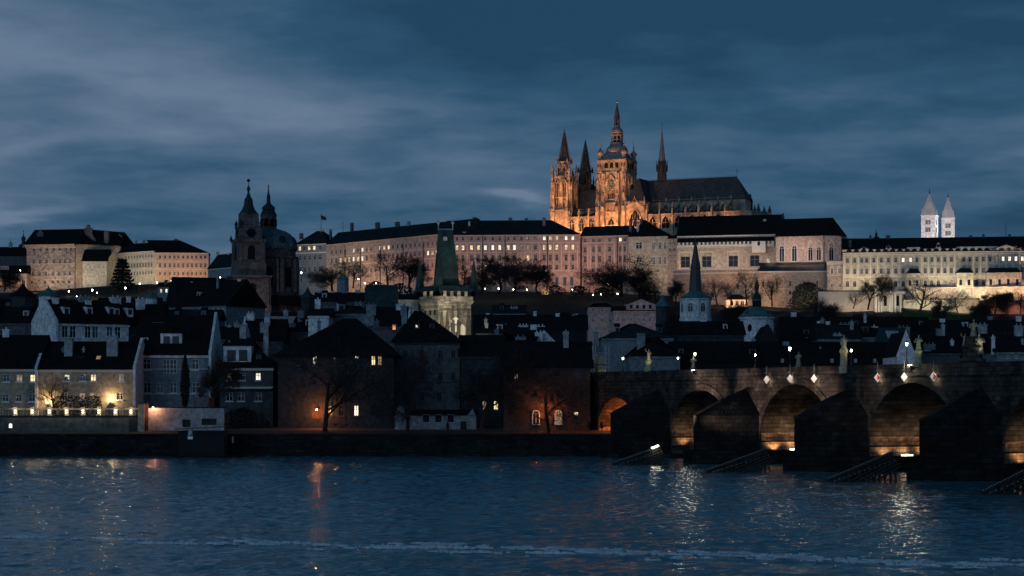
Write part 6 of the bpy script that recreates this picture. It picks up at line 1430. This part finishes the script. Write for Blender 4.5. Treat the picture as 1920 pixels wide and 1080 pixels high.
# ================================================================== rooftops of the old town behind
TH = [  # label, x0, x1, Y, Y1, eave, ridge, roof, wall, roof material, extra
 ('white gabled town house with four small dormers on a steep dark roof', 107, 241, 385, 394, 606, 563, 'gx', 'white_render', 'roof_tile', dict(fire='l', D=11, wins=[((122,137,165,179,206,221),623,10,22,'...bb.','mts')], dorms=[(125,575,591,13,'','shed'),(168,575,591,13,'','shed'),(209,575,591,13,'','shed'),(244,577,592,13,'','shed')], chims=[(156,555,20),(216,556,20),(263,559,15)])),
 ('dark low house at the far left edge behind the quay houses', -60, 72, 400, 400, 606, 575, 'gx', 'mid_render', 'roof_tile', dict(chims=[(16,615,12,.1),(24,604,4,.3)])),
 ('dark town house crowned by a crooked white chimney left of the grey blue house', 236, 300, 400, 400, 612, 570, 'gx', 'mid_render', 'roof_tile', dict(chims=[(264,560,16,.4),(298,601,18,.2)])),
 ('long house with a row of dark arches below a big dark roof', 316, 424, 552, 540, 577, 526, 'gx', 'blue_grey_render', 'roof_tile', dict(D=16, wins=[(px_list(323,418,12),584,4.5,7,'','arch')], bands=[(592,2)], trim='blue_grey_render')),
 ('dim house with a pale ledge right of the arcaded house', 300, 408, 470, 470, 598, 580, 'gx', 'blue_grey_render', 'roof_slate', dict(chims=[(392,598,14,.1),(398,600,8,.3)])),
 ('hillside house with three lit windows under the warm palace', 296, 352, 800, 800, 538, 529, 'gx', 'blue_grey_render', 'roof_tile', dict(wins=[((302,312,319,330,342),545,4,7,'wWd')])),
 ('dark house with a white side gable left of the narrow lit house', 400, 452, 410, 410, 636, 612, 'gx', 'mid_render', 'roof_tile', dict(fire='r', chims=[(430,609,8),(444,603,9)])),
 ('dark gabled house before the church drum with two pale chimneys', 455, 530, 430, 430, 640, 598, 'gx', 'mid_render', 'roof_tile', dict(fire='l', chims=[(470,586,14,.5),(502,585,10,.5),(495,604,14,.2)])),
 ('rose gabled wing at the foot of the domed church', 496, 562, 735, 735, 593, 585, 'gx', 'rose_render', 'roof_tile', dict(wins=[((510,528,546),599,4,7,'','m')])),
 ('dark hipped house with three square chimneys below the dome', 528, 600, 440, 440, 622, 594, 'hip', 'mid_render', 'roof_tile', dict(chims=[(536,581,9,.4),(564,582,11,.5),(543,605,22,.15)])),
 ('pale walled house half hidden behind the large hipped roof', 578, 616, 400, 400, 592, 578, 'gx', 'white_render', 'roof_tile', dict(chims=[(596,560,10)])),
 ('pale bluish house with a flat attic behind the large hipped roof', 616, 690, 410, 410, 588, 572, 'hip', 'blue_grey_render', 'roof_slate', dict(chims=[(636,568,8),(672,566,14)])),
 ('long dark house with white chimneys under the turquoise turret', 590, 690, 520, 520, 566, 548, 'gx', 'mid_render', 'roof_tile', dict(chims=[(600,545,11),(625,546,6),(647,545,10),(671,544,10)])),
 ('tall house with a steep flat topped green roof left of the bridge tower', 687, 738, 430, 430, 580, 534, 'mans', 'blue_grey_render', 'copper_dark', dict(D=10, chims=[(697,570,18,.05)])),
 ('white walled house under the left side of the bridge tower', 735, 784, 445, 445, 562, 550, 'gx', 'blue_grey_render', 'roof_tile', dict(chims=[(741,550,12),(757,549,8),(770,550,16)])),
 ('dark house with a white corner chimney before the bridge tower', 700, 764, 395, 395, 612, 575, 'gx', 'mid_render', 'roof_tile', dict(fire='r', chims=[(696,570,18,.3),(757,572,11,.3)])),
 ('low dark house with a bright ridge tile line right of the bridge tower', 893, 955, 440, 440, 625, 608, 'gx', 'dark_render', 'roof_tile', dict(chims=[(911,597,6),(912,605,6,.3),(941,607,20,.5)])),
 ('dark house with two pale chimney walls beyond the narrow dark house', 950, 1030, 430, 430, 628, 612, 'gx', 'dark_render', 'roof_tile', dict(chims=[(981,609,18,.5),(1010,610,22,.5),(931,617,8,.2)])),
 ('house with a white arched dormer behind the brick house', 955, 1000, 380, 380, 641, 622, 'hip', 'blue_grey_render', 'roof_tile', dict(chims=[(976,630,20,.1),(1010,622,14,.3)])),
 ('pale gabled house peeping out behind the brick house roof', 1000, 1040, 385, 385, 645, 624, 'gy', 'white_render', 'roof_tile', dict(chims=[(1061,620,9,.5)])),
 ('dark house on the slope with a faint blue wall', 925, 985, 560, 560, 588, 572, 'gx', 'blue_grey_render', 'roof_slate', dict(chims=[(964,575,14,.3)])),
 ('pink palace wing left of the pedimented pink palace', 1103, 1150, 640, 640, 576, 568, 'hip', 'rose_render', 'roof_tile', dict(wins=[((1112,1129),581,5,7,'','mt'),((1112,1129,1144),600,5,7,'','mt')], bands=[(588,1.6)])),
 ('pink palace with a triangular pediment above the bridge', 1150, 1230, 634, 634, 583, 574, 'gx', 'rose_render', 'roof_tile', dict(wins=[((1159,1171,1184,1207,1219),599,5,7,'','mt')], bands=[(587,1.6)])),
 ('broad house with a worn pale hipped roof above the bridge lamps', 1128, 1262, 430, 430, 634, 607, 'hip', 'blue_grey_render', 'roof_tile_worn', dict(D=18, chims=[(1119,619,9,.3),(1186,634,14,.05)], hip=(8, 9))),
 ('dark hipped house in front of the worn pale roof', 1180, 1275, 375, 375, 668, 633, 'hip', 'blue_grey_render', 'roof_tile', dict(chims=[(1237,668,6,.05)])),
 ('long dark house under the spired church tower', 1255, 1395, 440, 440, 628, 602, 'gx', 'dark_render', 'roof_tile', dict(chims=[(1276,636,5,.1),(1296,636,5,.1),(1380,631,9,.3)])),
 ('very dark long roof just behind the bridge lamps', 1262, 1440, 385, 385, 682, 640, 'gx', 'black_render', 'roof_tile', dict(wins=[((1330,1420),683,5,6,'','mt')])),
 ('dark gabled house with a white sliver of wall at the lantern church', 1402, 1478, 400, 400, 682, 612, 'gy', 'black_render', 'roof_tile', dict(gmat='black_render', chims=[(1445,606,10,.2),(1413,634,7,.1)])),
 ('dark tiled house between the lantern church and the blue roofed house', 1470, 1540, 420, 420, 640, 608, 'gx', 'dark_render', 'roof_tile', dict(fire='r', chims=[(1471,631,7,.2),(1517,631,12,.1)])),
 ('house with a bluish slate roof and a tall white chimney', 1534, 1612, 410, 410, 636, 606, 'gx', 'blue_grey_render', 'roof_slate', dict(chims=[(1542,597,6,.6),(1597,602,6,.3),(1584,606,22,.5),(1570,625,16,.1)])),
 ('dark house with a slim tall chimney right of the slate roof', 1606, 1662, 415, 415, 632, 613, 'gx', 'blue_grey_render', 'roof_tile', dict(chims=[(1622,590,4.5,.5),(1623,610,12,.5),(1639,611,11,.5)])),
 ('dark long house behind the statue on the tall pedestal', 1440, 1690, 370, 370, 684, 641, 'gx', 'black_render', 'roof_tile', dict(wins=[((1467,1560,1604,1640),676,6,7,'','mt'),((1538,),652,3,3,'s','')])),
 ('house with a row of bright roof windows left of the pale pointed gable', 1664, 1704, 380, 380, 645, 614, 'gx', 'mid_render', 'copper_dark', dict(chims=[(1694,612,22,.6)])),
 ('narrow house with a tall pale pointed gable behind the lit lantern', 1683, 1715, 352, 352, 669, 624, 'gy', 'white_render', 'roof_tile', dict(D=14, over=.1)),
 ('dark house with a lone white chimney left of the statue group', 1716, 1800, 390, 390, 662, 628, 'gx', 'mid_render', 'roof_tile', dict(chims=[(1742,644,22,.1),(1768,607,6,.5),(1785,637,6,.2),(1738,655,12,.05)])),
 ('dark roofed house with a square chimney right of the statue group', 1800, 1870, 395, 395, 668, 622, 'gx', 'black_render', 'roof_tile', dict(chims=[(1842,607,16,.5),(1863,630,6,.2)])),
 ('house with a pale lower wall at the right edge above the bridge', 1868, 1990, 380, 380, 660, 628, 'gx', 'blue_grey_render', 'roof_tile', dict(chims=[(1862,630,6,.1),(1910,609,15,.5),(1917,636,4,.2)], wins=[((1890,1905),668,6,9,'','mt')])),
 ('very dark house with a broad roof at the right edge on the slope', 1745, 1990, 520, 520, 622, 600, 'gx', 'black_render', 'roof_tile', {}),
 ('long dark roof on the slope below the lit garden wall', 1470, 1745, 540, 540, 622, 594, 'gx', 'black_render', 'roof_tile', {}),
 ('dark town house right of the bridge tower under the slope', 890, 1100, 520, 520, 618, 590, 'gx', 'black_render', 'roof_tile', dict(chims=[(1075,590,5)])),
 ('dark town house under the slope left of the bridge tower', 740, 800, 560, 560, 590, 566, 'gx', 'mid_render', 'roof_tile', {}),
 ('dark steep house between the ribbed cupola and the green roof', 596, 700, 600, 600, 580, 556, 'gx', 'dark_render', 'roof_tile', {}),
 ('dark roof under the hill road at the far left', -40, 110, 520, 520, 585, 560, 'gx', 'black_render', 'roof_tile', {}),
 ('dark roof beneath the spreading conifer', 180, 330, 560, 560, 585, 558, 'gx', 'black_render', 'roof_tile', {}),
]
TOWN = {}
for lab, x0, x1, Y, Y1, ev, rg, rf, wl, rm, ex in TH:
    ex = dict(ex); D = ex.pop('D', 12); ex.setdefault('trim', wl)
    TOWN[lab] = house('town_house' if 'palace' not in lab else 'palace', lab, 'house' if 'palace' not in lab else 'palace', x0, x1, Y, ev, rg, D, rf, Y1=Y1, wall=wl, rmat=rm, **ex)
def roof_clutter():
    # more dormers and chimneys along the plain roofs
    rr = random.Random(21)
    for lab, c in TOWN.items():
        if c.R < 1.5 or 'gable' in lab.split('with')[-1] or c.W < 6: continue
        n = min(5, int(c.W/5)); y = c.D*.22; rh = c.H+c.R*.44
        for i in range(n):
            x = c.W*(i+.5+rr.uniform(-.25, .25))/n; q = rr.random()
            if q < .45:
                w = rr.uniform(.45, .7); h = rr.uniform(.9, 1.3); m = MB(); m.box(x-w, x+w, y-.3, y+2.2, rh-1.0, rh+h); d = m.build('dormer', rr.choice(('white_render', 'blue_grey_render', 'mid_render')), c.root)
                m = MB(); m.extr([(y-.6, rh+h+.003), (y-.6, rh+h+.12), (y+2.8, rh+h+.9), (y+2.8, rh+h+.3)], x-w-.15, x+w+.15, 'x'); m.build('dormer_roof', 'roof_tile', d); pane_only(d, x, rh+h*.35, w*1.3, h*.8, '', y-.312)
            elif q < .85:
                w = rr.uniform(.3, .8); yy = c.D*rr.uniform(.3, .55); zt = c.H+c.R+rr.uniform(-.2, 1.1); m = MB(); m.box(x-w, x+w, yy-.3, yy+.3, c.H+c.R*.3, zt); m.box(x-w-.08, x+w+.08, yy-.38, yy+.38, zt+.003, zt+.16); m.build('chimney', rr.choice(('white_render', 'white_render', 'blue_grey_render')), c.root)
            else:
                m = MB(); m.tube((x, c.D/2, c.H+c.R-.5), (x, c.D/2, c.H+c.R+2.2), .03, .03); m.tube((x-.6, c.D/2, c.H+c.R+1.9), (x+.6, c.D/2, c.H+c.R+1.9), .02, .02); m.build('aerial', 'metal_black', c.root)
roof_clutter()
def pediment():
    c = TOWN['pink palace with a triangular pediment above the bridge']; x0, x1 = c.lx(1174), c.lx(1230); z = c.H+.3; m = MB(); m.extr([(x0, z), (x1, z), (x1, z+1.6), ((x0+x1)/2, c.lz(561)), (x0, z+1.6)], -.6, .5); p = m.build('pediment', 'rose_render', c.root)
    for px in (1183,1195,1207,1219): x = c.lx(px); m = MB(); m.box(x-.45, x+.45, -.63, -.605, z+.4, z+1.6); m.build('window', 'glass_dark', p)
pediment()
def roof_lights():
    c = TOWN['house with a row of bright roof windows left of the pale pointed gable']; sl = math.atan2(c.R, c.D/2); x0, x1 = c.lx(1668), c.lx(1692); m = MB(); m.M = Matrix.Translation((0, c.D*.25, c.H+c.R*.5+.05)) @ Matrix.Rotation(sl, 4, 'X'); m.box(x0, x1, -1.7, 1.7, 0, .12); m.build('roof_window', 'greyed_white', c.root)
roof_lights()
onion_tower(91, 537, 556, 600, 410, 18, 'pale blue hipped turret rising behind the white gabled town house', 'white_render', 'copper')
onion_tower(43, 531, 556, 590, 470, 22, 'dark pointed turret roof before the arcaded house at the far left', 'dark_render', 'roof_tile')
onion_tower(283, 545, 560, 600, 470, 12, 'blue green turret roof right of the white gabled town house', 'white_render', 'copper')
spot('palace_light', (xr(1190, 600), 606, zr(640, 600)), wp(1190, 590, 634), 3000, (1,.55,.48), 110, .9, .3)
# ================================================================== trees
def grow_tree(seed, H=10, levels=5, spread=.62, dense=3, twig=.016, up=.25, low=.3):
    rnd = random.Random(seed); tr, cr = MB(), MB()
    def br(p, d, L, r, lv):
        n = 3 if lv < 3 else 2; q = Vector(p); dd = Vector(d)
        pts = [(q.copy(), r)]
        for i in range(n):
            dd = (dd+Vector((rnd.gauss(0, .13), rnd.gauss(0, .13), rnd.gauss(.02, .08)))).normalized(); q = q+dd*L/n; pts.append((q.copy(), r*(1-.42*(i+1)/n)))
        m = tr if lv <= 1 else cr; sides = 7 if lv == 0 else (5 if lv == 1 else (4 if lv == 2 else 3))
        for (a, ra), (b, rb) in zip(pts, pts[1:]): m.tube(a, b, max(ra, twig), max(rb, twig*.75), sides, False)
        if lv >= levels: return
        k = dense+(2 if lv == 0 else 0)+rnd.choice((0, 0, 1))
        for i in range(k):
            t = (low if lv == 0 else .25)+(1-(low if lv == 0 else .25))*(i+rnd.random()*.7)/k; t = min(t, 1)
            f = t*n; j = min(int(f), n-1); a, b = pts[j][0], pts[j+1][0]; s = a+(b-a)*(f-j)
            ax = dd.orthogonal().normalized(); ax.rotate(Matrix.Rotation(rnd.uniform(0, 6.28)+i*2.4, 3, dd)); nd = (dd*(1-spread)+ax*spread*rnd.uniform(.8, 1.25)+Vector((0, 0, up*.4))).normalized()
            br(s, nd, L*rnd.uniform(.55, .78)*(1 if lv else .85), r*(1-.42*t)*rnd.uniform(.5, .66), lv+1)
        if lv: br(pts[-1][0], dd, L*.6, r*.55, lv+1)
    br((0, 0, 0), (rnd.gauss(0, .03), rnd.gauss(0, .03), 1), H*.52, H*.026, 0)
    zm = max(v[2] for v in cr.v); k = H/zm
    for m in (tr, cr): m.v = [(a*k, b*k, c*k) for a, b, c in m.v]
    a, b = tr.mesh('trunk'), cr.mesh('crown'); a.materials.append(M['bark']); b.materials.append(M['twig']); return a, b
TV = [grow_tree(11, levels=5, dense=3), grow_tree(23, levels=5, dense=3, spread=.7), grow_tree(37, levels=5, dense=4, spread=.55, twig=.02), grow_tree(52, levels=5, dense=4, twig=.03, spread=.75, low=.2), grow_tree(64, levels=4, dense=4, spread=.6, twig=.014), grow_tree(71, levels=5, dense=4, spread=.5, twig=.022, low=.35), grow_tree(83, levels=5, dense=4, spread=.66, twig=.02, low=.22, up=.1)]
def tree(px, rt, rb, Y, v, label, group, yaw=0, wide=1, z=None):
    x = xr(px, Y); zb = zr(rb, Y) if z is None else z; h = zr(rt, Y)-zb
    t = thing('bare_tree', label, 'tree', (x, Y, zb-.2), yaw, group); k = h/10
    for nm, me in zip(('trunk', 'crown'), TV[v]): link(nm, me, t, None, 0, (k*wide, k*wide, k))
    return t
GQ, GC, GR = 'bare trees on the quay', 'bare trees below the castle', 'bare trees in the lit castle gardens'
tree(608,628,815,322,0,'large bare tree before the orange doorway of the dark hipped house',GQ,1,1.0); tree(764,640,814,321,1,'tall bare tree before the low white garden building',GQ,2,.9); tree(900,640,812,324,2,'bare tree in front of the two lit ground floor windows',GQ,3,.9)
tree(1030,672,818,318,1,'bare tree silhouetted before the orange lamp of the brick house',GQ,4.2,1.0); tree(106,690,781,327,4,'thin bare tree against the beige quay house',GQ,.5,1.0); tree(393,655,764,334,2,'bare tree behind the white garden wall',GQ,2,.9); tree(375,690,764,335,4,'slender bare tree beside the cypress',GQ,2,.9)
for px, rt, rb, Y, v, w, lab in ((662,480,540,900,0,1.1,'bare tree lit from behind under the oblique palace wing'),(727,462,538,880,1,1.1,'leaning bare tree with a broad crown before the oblique palace wing'),(622,484,545,890,6,1.5,'dense dark tree right of the church dome'),(770,468,545,885,5,1.5,'dense dark tree left of the green pointed tower'),(868,474,548,880,1,1.0,'bare tree right of the green pointed tower'),
   (935,466,550,880,5,1.7,'dense dark tree before the middle of the pink front'),(965,472,550,875,6,1.5,'second dense dark tree before the middle of the pink front'),(1008,484,550,875,5,1.5,'dense dark tree left of the burning bright bush'),(905,496,550,872,6,1.4,'smaller dark tree beside the bare one at the pink front'),
   (1165,468,556,872,6,1.6,'big dark tree before the rose palace wing'),(1200,492,562,868,5,1.7,'dark tree under the greyish palace block'),(1230,512,566,866,6,1.5,'dark bushy tree below the greyish palace block'),(1268,520,568,862,5,1.6,'dark tree beside the needle thin spire'),(1148,500,556,868,2,1.0,'bare tree left of the big dark tree')):
    tree(px, rt, rb, Y, v, lab, GC, px*.37, w)
for px, rt, rb, Y, v, w, lab in ((1345,512,572,842,4,1.0,'thin bare tree left end of the lit garden'),(1372,520,572,842,4,1.0,'small bare tree in front of the garden loggia'),(1400,498,572,840,1,.9,'tall forked bare tree before the rampart'),(1448,512,574,840,0,1.0,'bare tree standing clear against the cream rampart'),(1600,540,578,830,4,1.2,'low spreading bare tree before the lit garden wall'),
   (1627,503,580,824,2,.9,'dense bare tree left of the columned pavilion'),(1722,504,592,818,4,1.1,'tall thin bare tree right of the columned pavilion'),(1797,532,590,822,4,1.0,'slim bare tree in front of the long garden wall'),(1865,538,588,822,3,1.5,'round crowned tree by the dark garden gate'),(1912,540,594,820,0,1.0,'bare tree at the right edge of the lit garden'),(1318,535,572,842,4,1.1,'small bare tree beside the needle thin spire')):
    tree(px, rt, rb, Y, v, lab, GR, px*.21, w)
rnd = random.Random(9)
for i in range(46):
    px = rnd.uniform(560, 1900); Y = rnd.uniform(600, 800); x = xr(px, Y); z = ter(x, Y); row = CY-(z-H0)*F/Y; h = rnd.uniform(8, 14)
    tree(px, row-h*F/Y, row, Y, rnd.choice((2, 3, 5, 6)), 'dark bare tree on the unlit slope below the castle', 'trees on the dark slope', rnd.random()*6, rnd.uniform(1.1, 1.8))
for i in range(14):
    px = rnd.uniform(-20, 420); Y = rnd.uniform(620, 950); x = xr(px, Y); z = ter(x, Y); row = CY-(z-H0)*F/Y; h = rnd.uniform(6, 10)
    tree(px, row-h*F/Y, row, Y, rnd.choice((2, 3, 3)), 'dark bare tree on the unlit slope under the hill road', 'trees under the hill road', rnd.random()*6, rnd.uniform(1, 1.4))
for px, rt, rb, Y in ((8,500,546,1060),(-8,495,545,1062)): tree(px, rt, rb, Y, 3, 'reddish lit bare tree at the far left edge of the hill', 'trees at the left edge of the hill', px, 1.2)
# conifers and bushes built from many leaf sized faces
def leafy(name, label, loc, shape, n, size, seed, matn='needle', stem=1, cat='tree', group=None):
    rnd = random.Random(seed); m = MB()
    for i in range(n):
        p, r = shape(rnd); d = Vector((rnd.gauss(0, 1), rnd.gauss(0, 1), rnd.gauss(0, .7))).normalized(); u = d.orthogonal().normalized(); w = d.cross(u); s = size*rnd.uniform(.6, 1.4)
        m.add([p-u*s-w*s*.4, p+u*s*.2-w*s*.6, p+u*s, p+w*s*.7], [(0, 1, 2, 3)])
    t = thing(name, label, cat, loc, 0, group); m.build('crown', matn, t)
    if stem: m = MB(); m.tube((0, 0, -.5), (0, 0, stem), .05*stem, .02*stem, 6); m.build('trunk', 'bark', t)
    return t
def cyp(rnd):
    z = rnd.random(); r = .95*math.sin(math.pi*min(1, (z*.93+.07)))**.7*(1-z*.35); a = rnd.uniform(0, 6.28); q = rnd.random()**.5
    return Vector((r*q*math.cos(a), r*q*math.sin(a), .4+8.6*z)), r
leafy('cypress', 'slender black cypress in front of the grey blue house', wp(347, 765, 336), cyp, 2600, .16, 1, stem=7)
def coni(rnd):
    k = rnd.randrange(9); z = 3+k*1.75+rnd.gauss(0, .25); R_ = (7.4-k*.62)*(1 if k else .7); a0 = rnd.randrange(6)*1.05+k*.6; a = a0+rnd.gauss(0, .16); q = rnd.random()**.6
    return Vector((R_*q*math.cos(a), R_*q*math.sin(a), z-.07*R_*q*q+rnd.gauss(0, .15))), 1
leafy('conifer', 'spreading layered conifer standing black before the pale palace', wp(229, 548, 1052), coni, 3200, .55, 2, stem=17)
def bush(w, h):
    def f(rnd):
        a = rnd.uniform(0, 6.28); q = rnd.random()**.45; z = rnd.random(); r = w*q*(1-z**2)**.5*(1+.18*math.sin(3*a+z*4)); return Vector((r*math.cos(a), r*.7*math.sin(a), h*z)), 1
    return f
leafy('ivy_mound', 'ivy covered pyramid of dark creepers against the rampart', wp(1515, 578, 855), bush(9, 11), 2600, .42, 3, stem=0, cat='shrub')
leafy('bright_bush', 'bush burning bright over a garden floodlight below the pink front', wp(1024, 552, 880), bush(2.6, 5), 500, .26, 5, 'gothic_stone', 0, 'shrub')
spot('floodlight', wp(1022, 551, 876.6), wp(1024, 540, 880), 900, (1,.66,.34), 120, .9, .2)
leafy('hedge', 'dark hedge behind the terrace lamps at the beige quay house', wp(145, 770, 326), lambda r: (Vector((r.uniform(-3.9, 3.9), r.uniform(-.6, .6), r.uniform(-1, 2.2+.3*r.random()))), 1), 1800, .14, 6, stem=0, cat='hedge')
leafy('garden_shrub', 'dark shrub hanging over the wall under the balcony', wp(455, 812, 340), bush(4.5, 4.2), 1800, .18, 7, stem=0, cat='shrub')
for i, (px, row) in enumerate(((820,548),(860,550),(1040,552),(1085,553),(1130,556),(705,545),(750,548))): leafy('garden_shrub', 'low dark shrub along the foot of the palace', wp(px, row, 880), bush(5, 4), 420, .38, 20+i, stem=0, cat='shrub', group='shrubs at the foot of the palace')
# lawn in the lit garden
m = MB(); _l = [wp(1690,577,828), wp(1838,590,826), wp(1850,594,806), wp(1702,586,808)]
m.add([tuple(q) for q in _l]+[(q.x, q.y, q.z-6) for q in _l], [(3,2,1,0),(0,1,5,4),(1,2,6,5),(2,3,7,6),(3,0,4,7)]); mat('lawn', (.035, .06, .018), .95, .4, .5); tag(m.build('lawn', 'lawn'), kind='structure')
# ================================================================== lamps on the hill
for px, row, Y, k, W in ((129,546,1040,1.6,900),(173,544,1030,2.0,900),(182,549,1020,1.5,500),(144,556,1000,1.2,300),(235,540,1020,2.0,700),(262,532,1030,1.6,500),(294,530,1040,1.6,500),(321,527,1050,1.5,400),(347,527,1050,1.6,500),(355,545,900,1.7,500),(413,520,930,1.2,200),(38,507,1070,1.3,250),
   (565,511,940,1.6,300),(595,519,920,1.5,300),(672,523,905,1.2,200),(684,531,900,1.2,300),(705,531,900,1.2,300),(909,541,885,1.5,400),(935,541,885,1.4,400),(963,543,885,1.5,400),(988,543,885,1.3,300),(1073,543,882,1.2,300),(1112,553,880,1.3,250),(1126,552,880,1.5,250),(1158,551,878,1.3,150),(1140,533,880,1.0,100)):
    z = zr(row, Y); street_lamp((xr(px, Y), Y, z-2.55*k), 'tiny lit lamp on the castle hill', 'lamps on the castle hill', k, W*.35, (1,.80,.5))
# ================================================================== people on the quay
def person(px, row_foot, Y, h, label, pose, yaw=0):
    t = thing('person', label, 'person', (xr(px, Y), Y, ter(xr(px, Y), Y)+.02), yaw); k = h/1.75
    J = {'pel':(0,0,.95),'che':(0,.0,1.32),'nek':(0,.0,1.5),'hed':(0,-.02,1.66)}
    s = pose
    P = [(0,0,.93,.15),(0,.01,1.15,.145),(0,0,1.36,.17),(0,0,1.5,.065),(0,-.02,1.6,.085),(0,-.02,1.70,.085)]
    v = [p[:3] for p in P]; r = [p[3] for p in P]; e = [(i, i+1) for i in range(5)]
    def chain(root, pts):
        pr = root
        for x, y, z, q in pts: v.append((x, y, z)); r.append(q); e.append((pr, len(v)-1)); pr = len(v)-1
    for sg in (-1, 1):
        st = s*.16*sg
        chain(0, [(sg*.1,0,.86,.1),(sg*.11,-abs(st)*.5-.02,.5,.07),(sg*.11,st,.09,.05),(sg*.12,st-.14,.04,.04)])
        chain(2, [(sg*.2,0,1.40,.075),(sg*.25,.04+st*.3,1.12,.055),(sg*.24,-.06-st*.5,.88,.042),(sg*.235,-.09-st*.5,.80,.04)])
        w = len(v)-1
        for f in range(4): chain(w, [(sg*.235+.016*(f-1.5), -.10-st*.5, .74, .012),(sg*.235+.018*(f-1.5), -.12-st*.5, .69-.01*(f % 2), .010)])
        chain(w, [(sg*.235-sg*.03, -.13-st*.5, .765, .012),(sg*.235-sg*.035, -.15-st*.5, .73, .010)])
    me = bpy.data.meshes.new('body'); me.from_pydata([tuple(c*k for c in q) for q in v], e, []); o = link('body', me, t); me.materials.append(M['cloth_dark'])
    sk = o.modifiers.new('skin', 'SKIN'); 
    for i, d in enumerate(me.skin_vertices[0].data if me.skin_vertices else []): d.radius = (r[i]*k, r[i]*k*.8)
    if not me.skin_vertices:
        bpy.context.view_layer.objects.active = o; lay = me.attributes.get('skin')
    o.modifiers.new('sub', 'SUBSURF').render_levels = 1
    m = MB(); m.ball((0, -.01*k, 1.72*k), .105*k, 8, 6, (1, 1.1, .8)); m.build('hair', 'metal_black', t)
    m = MB(); m.lathe([(.25*k, .55*k), (.2*k, .95*k), (.235*k, 1.36*k), (.12*k, 1.5*k)], 10, 0, 0, 0, (1, .72)); m.build('coat', 'cloth_dark', t, smooth=True)
person(839, 820, 318, 1.8, 'person in a long dark coat walking past the low white building', .6, .6)
person(1104, 812, 320, 1.8, 'person in dark clothes standing left of the orange lit arch', .2, -.4)
person(1128, 812, 321, 1.75, 'person in dark clothes standing before the orange lit arch', .3, .5)
